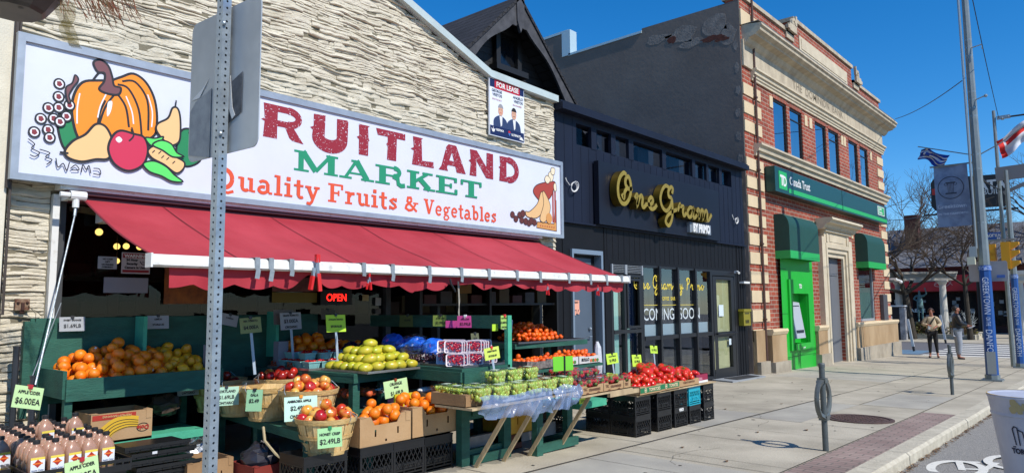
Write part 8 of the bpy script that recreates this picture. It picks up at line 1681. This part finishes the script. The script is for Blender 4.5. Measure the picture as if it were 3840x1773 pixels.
# ---------------------------------------------------------------- far side of the side street
fz = -.66
pk_ = thing('planter_bed', 'low concrete edged planting bed on the far corner', 'planter', (50, 9, fz)); q = MB()
q.beam((46.9, 6.85, fz + .12), (48.6, 13.5, fz + .12), .25, .3); q.beam((46.9, 6.85, fz + .12), (57.6, 7.7, fz + .12), .25, .3); part('concrete_edge', q, M_conc2, pk_)
q = MB(); q.quad((47, 7, fz + .2), (57, 7.8, fz + .2), (57, 14, fz + .2), (48.7, 13.5, fz + .2)); part('soil', q, mat('soil', '#2e251c', .95, var=.3, vs=3), pk_)
q = MB(); q.beam((58.5, 7.6, fz + .15), (63, 5.0, fz + .15), .3, .35); q.beam((58.5, 7.6, fz + .15), (66, 8.4, fz + .15), .3, .35); solo('planter_edge', q, M_conc2, 'further concrete planting bed edge behind the blue poles', 'planter')
def leaves(mb, c, r, n, rq, s=(.05, .12), sc=(1, 1, 1), nm=3):
    for i in range(n):
        d = Vector((rq.gauss(0, 1), rq.gauss(0, 1), rq.gauss(0, 1))).normalized() * (r * rq.random() ** .45); p = Vector((c[0] + d.x * sc[0], c[1] + d.y * sc[1], c[2] + abs(d.z) * sc[2])); a = Vector((rq.gauss(0, 1), rq.gauss(0, 1), rq.gauss(0, 1))).normalized(); b = a.cross(Vector((.3, .5, .8))).normalized(); w_ = rq.uniform(*s)
        mb.quad(p - a * w_, p + b * w_ * .5, p + a * w_, p - b * w_ * .5, mi=rq.randrange(nm))
M_lv = [mat('leaf_dark', '#2e3a1c', .7), mat('leaf_brown', '#5e4026', .8), mat('leaf_olive', '#6e6a30', .7)]
rq = random.Random(31)
for i in range(22):
    x = 47.6 + rq.uniform(0, 3.5); y = 7.4 + rq.uniform(0, 5.4) * (1 if i else .2); r_ = rq.uniform(.6, 1.0); q = MB(); leaves(q, (x, y, fz + .2), r_, 420, rq, (.04, .1), (1, 1, .9)); 
    for k in range(5): q.tube([(x, y, fz + .2), (x + rq.uniform(-.3, .3), y + rq.uniform(-.3, .3), fz + .2 + r_ * rq.uniform(.6, 1.1))], .012, 4, 1)
    tag_ = solo('shrub', q, M_lv, 'brownish green low shrub in the planting bed on the far corner', 'shrub', 'shrubs in the far planting bed')
for i, (x, y, lb) in enumerate(((50.5, 7.7, 'pale frosted ornamental branches in the planting bed behind the man'), (49.5, 8.6, 'thin upright frosted twigs beside the white column'))):
    q = MB()
    for k in range(26):
        a = rq.uniform(0, 6.3); L_ = rq.uniform(.5, 1.3); p0 = Vector((x, y, fz + .3)); p1_ = p0 + Vector((math.cos(a) * .35, math.sin(a) * .35, L_)); q.tube([p0, (p0 + p1_) / 2 + Vector((rq.uniform(-.1, .1), rq.uniform(-.1, .1), 0)), p1_], [.02, .012, .006], 4)
        for j in range(3): b = p0 + (p1_ - p0) * rq.uniform(.4, .9); q.tube([b, b + Vector((rq.uniform(-.2, .2), rq.uniform(-.2, .2), rq.uniform(.05, .3)))], .006, 4)
    solo('frosted_branches', q, mat('frosted', '#a9b0b0', .6), lb, 'branches')
# stone and dark pillar
t = thing('information_pillar', 'dark pillar with a pale marbled side standing at the far corner kerb', 'pillar', (45, 10.2, fz)); q = MB(); q.box(44.8, 45.2, 10.15, 10.75, fz, 1.2); part('dark_body', q, mat('pillar_dark', '#26262a', .4), t); q = MB(); q.box(44.78, 45.2, 9.88, 10.149, fz, 1.15); part('marbled_side', q, mat('marble', '#77777a', .5, c2='#a3a3a4', vs=3, thr=(.4, .6)), t); q = MB(); q.box(44.7, 45.3, 9.85, 10.8, 1.2, 1.28); part('cap', q, M_wht, t)
# colonnade
cl = thing('white_colonnade', 'white classical colonnade with fluted columns and entablature behind the planting bed', 'colonnade', (48, 9, fz)); M_cw = mat('column_white', '#cfccc2', .8, var=.05, vs=3)
for x, y in ((47.9, 8.5), (46.4, 10.5), (44.9, 12.6)):
    q = MB(); q.lathe([(.27, 0), (.27, .1), (.22, .18), (.2, .2)], (x, y, fz), 20); q.lathe([(.2, .2), (.195, 1.6), (.165, 3.1)], (x, y, fz), 48, wob=lambda k, z: 1 if k % 3 else .88); q.lathe([(.165, 3.1), (.2, 3.14), (.25, 3.24), (.25, 3.28)], (x, y, fz), 20); q.box(x - .3, x + .3, y - .3, y + .3, fz + 3.28, fz + 3.36); part('column', q, M_cw, cl)
q = MB()
for a_, b_, e in (((48.3, 7.95), (44.3, 13.4), 0), ((48.3, 8.3), (52.6, 11), 1)):
    for w_, z0_, z1_ in ((.5, 3.36, 3.62), (.66, 3.62, 3.74), (.84, 3.74, 3.86)): q.beam((*a_, fz + (z0_ + z1_) / 2 + e * .004), (*b_, fz + (z0_ + z1_) / 2 + e * .004), w_ - e * .02, z1_ - z0_); part('entablature', q, M_cw, cl)
cl2 = thing('white_colonnade', 'second piece of white colonnade at the right edge behind the far blue pole', 'colonnade', (50, 4.9, fz)); 
for x, y in ((49.5, 4.95), (49.5, 2.8)):
    q = MB(); q.lathe([(.27, 0), (.2, .2), (.195, 1.6), (.165, 3.1), (.25, 3.24), (.25, 3.28)], (x, y, fz), 48, wob=lambda k, z: 1 if k % 3 else .9); q.box(x - .3, x + .3, y - .3, y + .3, fz + 3.28, fz + 3.36); part('column', q, M_cw, cl2)
q = MB(); q.box(49.25, 49.8, 1.0, 5.4, fz + 3.36, fz + 3.62); q.box(49.1, 49.95, .9, 5.5, fz + 3.62, fz + 3.84); part('entablature', q, M_cw, cl2)
# statue
M_brz = mat('verdigris', '#6c9496', .6, c2='#3c5458', vs=6, thr=(.35, .65), bump=.2, bs=10)
stt, J, _ = figure('statue', 'verdigris bronze statue of a figure in a tunic with one arm raised', 'statue', (50, 10.15, fz + .9), R(-80), 2.0, M_brz, dict(elL=(.19, -.02, .86), wrL=(.17, -.05, .98), elR=(-.16, .02, .7), wrR=(-.12, -.05, .68)))
tn = [(('w', (0, 0, .38), (.12, .1)), ('m', (0, -.002, .55), (.085, .07))), (('m', (0, -.002, .55), (.085, .07)), ('c', (0, 0, .73), (.095, .07)))]
cloth('tunic', stt, 2.0, J, tn, M_brz)
q = MB(); q.lathe([(.45, 0), (.45, .1), (.35, .2), (.35, .85), (.4, .9), (.001, .9)], (50, 10.15, fz), 20); solo('pedestal', q, mat('base_stone', '#5c5c58', .85, var=.1), 'grey stone base under the verdigris statue', 'pedestal')
# bare trees
def bare_tree(x, y, z0, H, seed, lb, lean=(0, 0), spread=.8, depth=6, tr=.22, fork=2.3):
    rq = random.Random(seed); t = thing('bare_tree', lb, 'tree', (x, y, z0)); tk = MB(); br = MB()
    base = Vector((x, y, z0)); top = base + Vector((lean[0], lean[1], fork)); tk.tube([base, base + Vector((.02, .03, fork * .4)) + Vector((lean[0], lean[1], 0)) * .3, top], [tr * 1.25, tr, tr * .85], 10)
    def grow(p, d, L, r, k):
        n = 3; pts = [p]; q = p; dd = d
        for i in range(n): dd = (dd + Vector((rq.gauss(0, .2), rq.gauss(0, .2), rq.gauss(0.05, .13)))).normalized(); q = q + dd * (L / n); pts.append(q)
        (tk if k > depth - 1 else br).tube(pts, [r, r * .88, r * .76, r * .62], 6 if k > 3 else 4, cap=False)
        if k <= 0: return
        for i in range(rq.choice((2, 3, 3)) if k > 1 else 3):
            a = rq.uniform(.3, .85) * spread; ax = Vector((rq.gauss(0, 1), rq.gauss(0, 1), rq.gauss(0, .6))); ax = (ax - dd * ax.dot(dd)).normalized(); nd = (dd * math.cos(a) + ax * math.sin(a)); nd.z = nd.z * .8 + .1
            grow(pts[rq.choice((2, 3, 3))], nd.normalized(), L * rq.uniform(.66, .86), r * .6, k - 1)
    for i in range(4): a = i * 1.57 + rq.uniform(-.4, .4); grow(top, Vector((math.cos(a) * .9, math.sin(a) * .9, .55)).normalized(), H * .27, tr * .55, depth)
    grow(top, Vector((.1, .1, 1)).normalized(), H * .26, tr * .6, depth)
    part('trunk', tk, mat('bark', '#2c2720', .9, c2='#3e372c', vs=5, bump=.5, bs=14), t); part('crown', br, mat('twigs', '#44382e', .9, c2='#5c4c3c', vs=3), t)
bare_tree(46.2, 9.85, fz, 6.2, 5, 'wide bare tree with dark low forked trunk on the far corner beside the colonnade', (0, .25), 1.05, 6, .2, 2.6)
bare_tree(46.8, 7.1, fz, 6.0, 9, 'bare tree with a lighter leaning trunk standing behind the man', (0, .1), 1.0, 6, .13, 3.0)
bare_tree(58, 14.5, fz, 11, 12, 'tall thin bare tree behind the grey roof left of the banner', (0, 0), .8, 5, .2, 4.5)
bare_tree(60, 4.2, fz, 11.5, 14, 'tall bare tree behind the far pole at the right edge', (0, 0), .85, 5, .22, 4.5)
# restaurant building beyond
M_dbrick = brickmat('dark_red_brick', '#4c2420', '#5e2e26', '#3a2c28', bw=.26, bh=.09)
rb = thing('restaurant_building', 'dark brick restaurant with grey tiled roof and long red fascia beyond the colonnade', 'building', (60, 8, fz))
q = MB(); holed(q, 0, 1, 0, 1, 0, 0, []) if False else None
q.box(58.0, 70, -12, 26, fz, 4.0); part('wall', q, M_dbrick, rb)
q = MB(); q.prism([(57.6, 3.9), (63, 7.2), (69, 7.2), (70.4, 3.9)], lambda u, v, t: (u, t, v), 5.6, 26); part('roof', q, mat('grey_tiles', '#5d5f66', .85, c2='#74767c', vs=9, bump=.6, bs=10, stretch=(1, 1, 3)), rb)
q = MB(); q.box(57.0, 58, -12, 26, 2.2, 3.3); part('red_fascia', q, mat('fascia_red', '#a8242a', .7), rb)
st = Strokes(frame((56.99, 10.2, 2.8), (0, -1, 0), (-1, 0, 0))); st.line(smooth_pts([(-.9, .1), (-.5, .35), (-.1, .1), (-.4, -.2), (.2, -.3), (.6, .0), (.5, .3)], 6), .05); st.line(smooth_pts([(-.4, -.1), (.1, .3), (.7, -.2)], 6), .04); part('fascia_scroll', st.mb, mat('fascia_pale', '#b48a88', .7), rb)
st = Strokes(frame((56.99, 6.05, 2.78), (0, -1, 0), (-1, 0, 0))); st.line(arc(0, 0, .42, .42, 0, 360, 28), .035, 0, True); st.mb.add(text('Athens', .3, .01, 0, 1, 'CENTER'), frame((56.98, 6.05, 2.7), (0, -1, 0), (-1, 0, 0))); part('round_logo', st.mb, mat('logo_pale', '#d0b8b4', .6), rb)
for i in range(9):
    y = 15.5 - i * 2.1; q = MB(); q.box(57.9, 57.99, y - .9, y + .9, fz + .5, 2.1); wn = part('window', q, mat('shop_dark_glass', '#16181b', .12), rb)
    q = MB()
    for k in range(5): u = y + rq.uniform(-.7, .7); v = rq.uniform(.1, 1.6); q.box(57.88, 57.9, u - .12, u + .12, v, v + rq.uniform(.15, .35))
    split('window_notice', q, mat('notice_grey', '#8d8f90', .7), wn)
q = MB(); q.add(text('AVAILABLE', .34, .01, 0, 1.3), frame((57.86, 13.6, fz + 1.4), (0, -1, 0), (-1, 0, 0))); part('window_lettering', q, M_wht, rb)
q = MB(); q.box(60, 61, 12.0, 12.9, 5.5, 8.0); part('chimney', q, M_dbrick, rb)
r2 = thing('brick_corner_shop', 'red brick shop with a colourful hanging sign at the far right edge', 'building', (58, 0, fz)); q = MB(); q.box(55, 57.5, -12, 5.0, 3.3, 6.2); part('wall', q, mat('plain_brick', '#6a2a22', .9, var=.15, vs=4), r2); q = MB(); q.box(54.9, 55, 3.6, 4.9, 4.3, 5.4); q.add(text('MV', .8, .03), frame((54.88, 4.7, 4.5), (0, -1, 0), (-1, 0, 0)), mi=1); part('hanging_sign', q, [mat('sign_teal', '#1f4a5a', .5), mat('sign_yel', '#c8b82c', .5)], r2); q = MB(); q.box(54.95, 57.5, -12, 5.05, 6.2, 6.35); part('cornice', q, M_wht, r2)
# billboard
bb = thing('billboard', 'dark rounded roadside billboard with pale block lettering, partly hidden by the banner and poles', 'billboard', (52, 7.4, 2.5))
q = MB(); q.prism([(9.55, 7.6), (9.5, 9.1), (9.3, 9.35), (5.45, 9.2), (5.36, 9.05), (5.36, 7.4), (5.5, 7.25), (9.35, 7.3)], lambda u, v, t: (t, u, v), 52, 52.4); part('panel', q, mat('billboard_dark', '#221f1e', .5), bb)
q = MB(); F_ = frame((51.98, 7.6, 8.45), (0, -1, 0), (-1, 0, 0)); q.add(text('T', .78, .03), frame((51.98, 7.95, 8.35), (0, -1, 0), (-1, 0, 0))); q.add(text('ATA', .78, .03, 0, .95), frame((51.98, 6.95, 8.35), (0, -1, 0), (-1, 0, 0))); q.add(text('S', .5, .0), frame((51.98, 7.95, 8.0), (0, -1, 0), (-1, 0, 0))); q.add(text('BUIL', .45, .0), frame((51.98, 6.75, 8.02), (0, -1, 0), (-1, 0, 0)))
part('lettering', q, mat('billboard_letter', '#c8c8c6', .6), bb)
q = MB(); q.box(51.97, 52, 9.15, 9.45, 8.3, 8.7); part('red_block', q, mat('billboard_red', '#a8281c', .5), bb)
q = MB(); q.box(52.1, 52.3, 5.0, 10.0, 7.0, 7.1); q.tube([(52.3, 7.2, fz), (52.3, 7.2, 7.3)], .25, 10); part('support', q, M_black, bb)
# hanging planter at top left
hp = thing('hanging_planter', 'dark hanging planter with dried stems and gold mesh ribbon, top left corner', 'planter', (1.2, 5.25, 3.3))
q = MB(); n = 10; q.lathe([(.001, 0), (.17, 0), (.19, .02), (.27, .14), (.28, .16)], (1.18, 5.24, 3.32), n); part('pot', q, mat('planter_dark', '#2c2623', .5, c2='#3e3733', vs=5), hp)
q = MB(); q.lathe([(.001, -.003), (.016, -.003)], (1.2, 5.12, 3.32), 8); part('drain_hole', q, M_black, hp)
q = MB(); rq = random.Random(6)
for i in range(90):
    a = rq.uniform(-1.2, 1.0); p = Vector((1.4 + rq.uniform(-.02, .35), 5.1 + rq.uniform(-.25, .1), 3.5 + rq.uniform(-.02, .05))); q.tube([p, p + Vector((.05 * math.cos(a), .02, -.06)), p + Vector((.1 * math.cos(a * 1.3), .03 * math.sin(a), -.1 - rq.uniform(0, .06)))], .0022, 3)
part('dried_stems', q, mat('dried_plant', '#5a4a2c', .9, c2='#7a4030', vs=20), hp)
q = MB()
for s_ in (0, 1):
    pts = [(1.42 + .07 * s_, 3.48), (1.44 + .06 * s_, 3.38), (1.5 - .03 * s_, 3.28), (1.53 + .02 * s_, 3.18)]; sp__ = smooth_pts(pts, 6)
    for a, b in zip(sp__, sp__[1:]): q.quad((a[0] - .03, 5.2 + .02 * s_, a[1]), (a[0] + .03, 5.18 + .02 * s_, a[1]), (b[0] + .03, 5.19 + .02 * s_, b[1]), (b[0] - .03, 5.21 + .02 * s_, b[1]))
rib = part('mesh_ribbon', q, mat('gold_mesh', '#8a7a3c', .5), hp); MC['gold_mesh'].node_tree.nodes['Principled BSDF'].inputs['Alpha'].default_value = .45
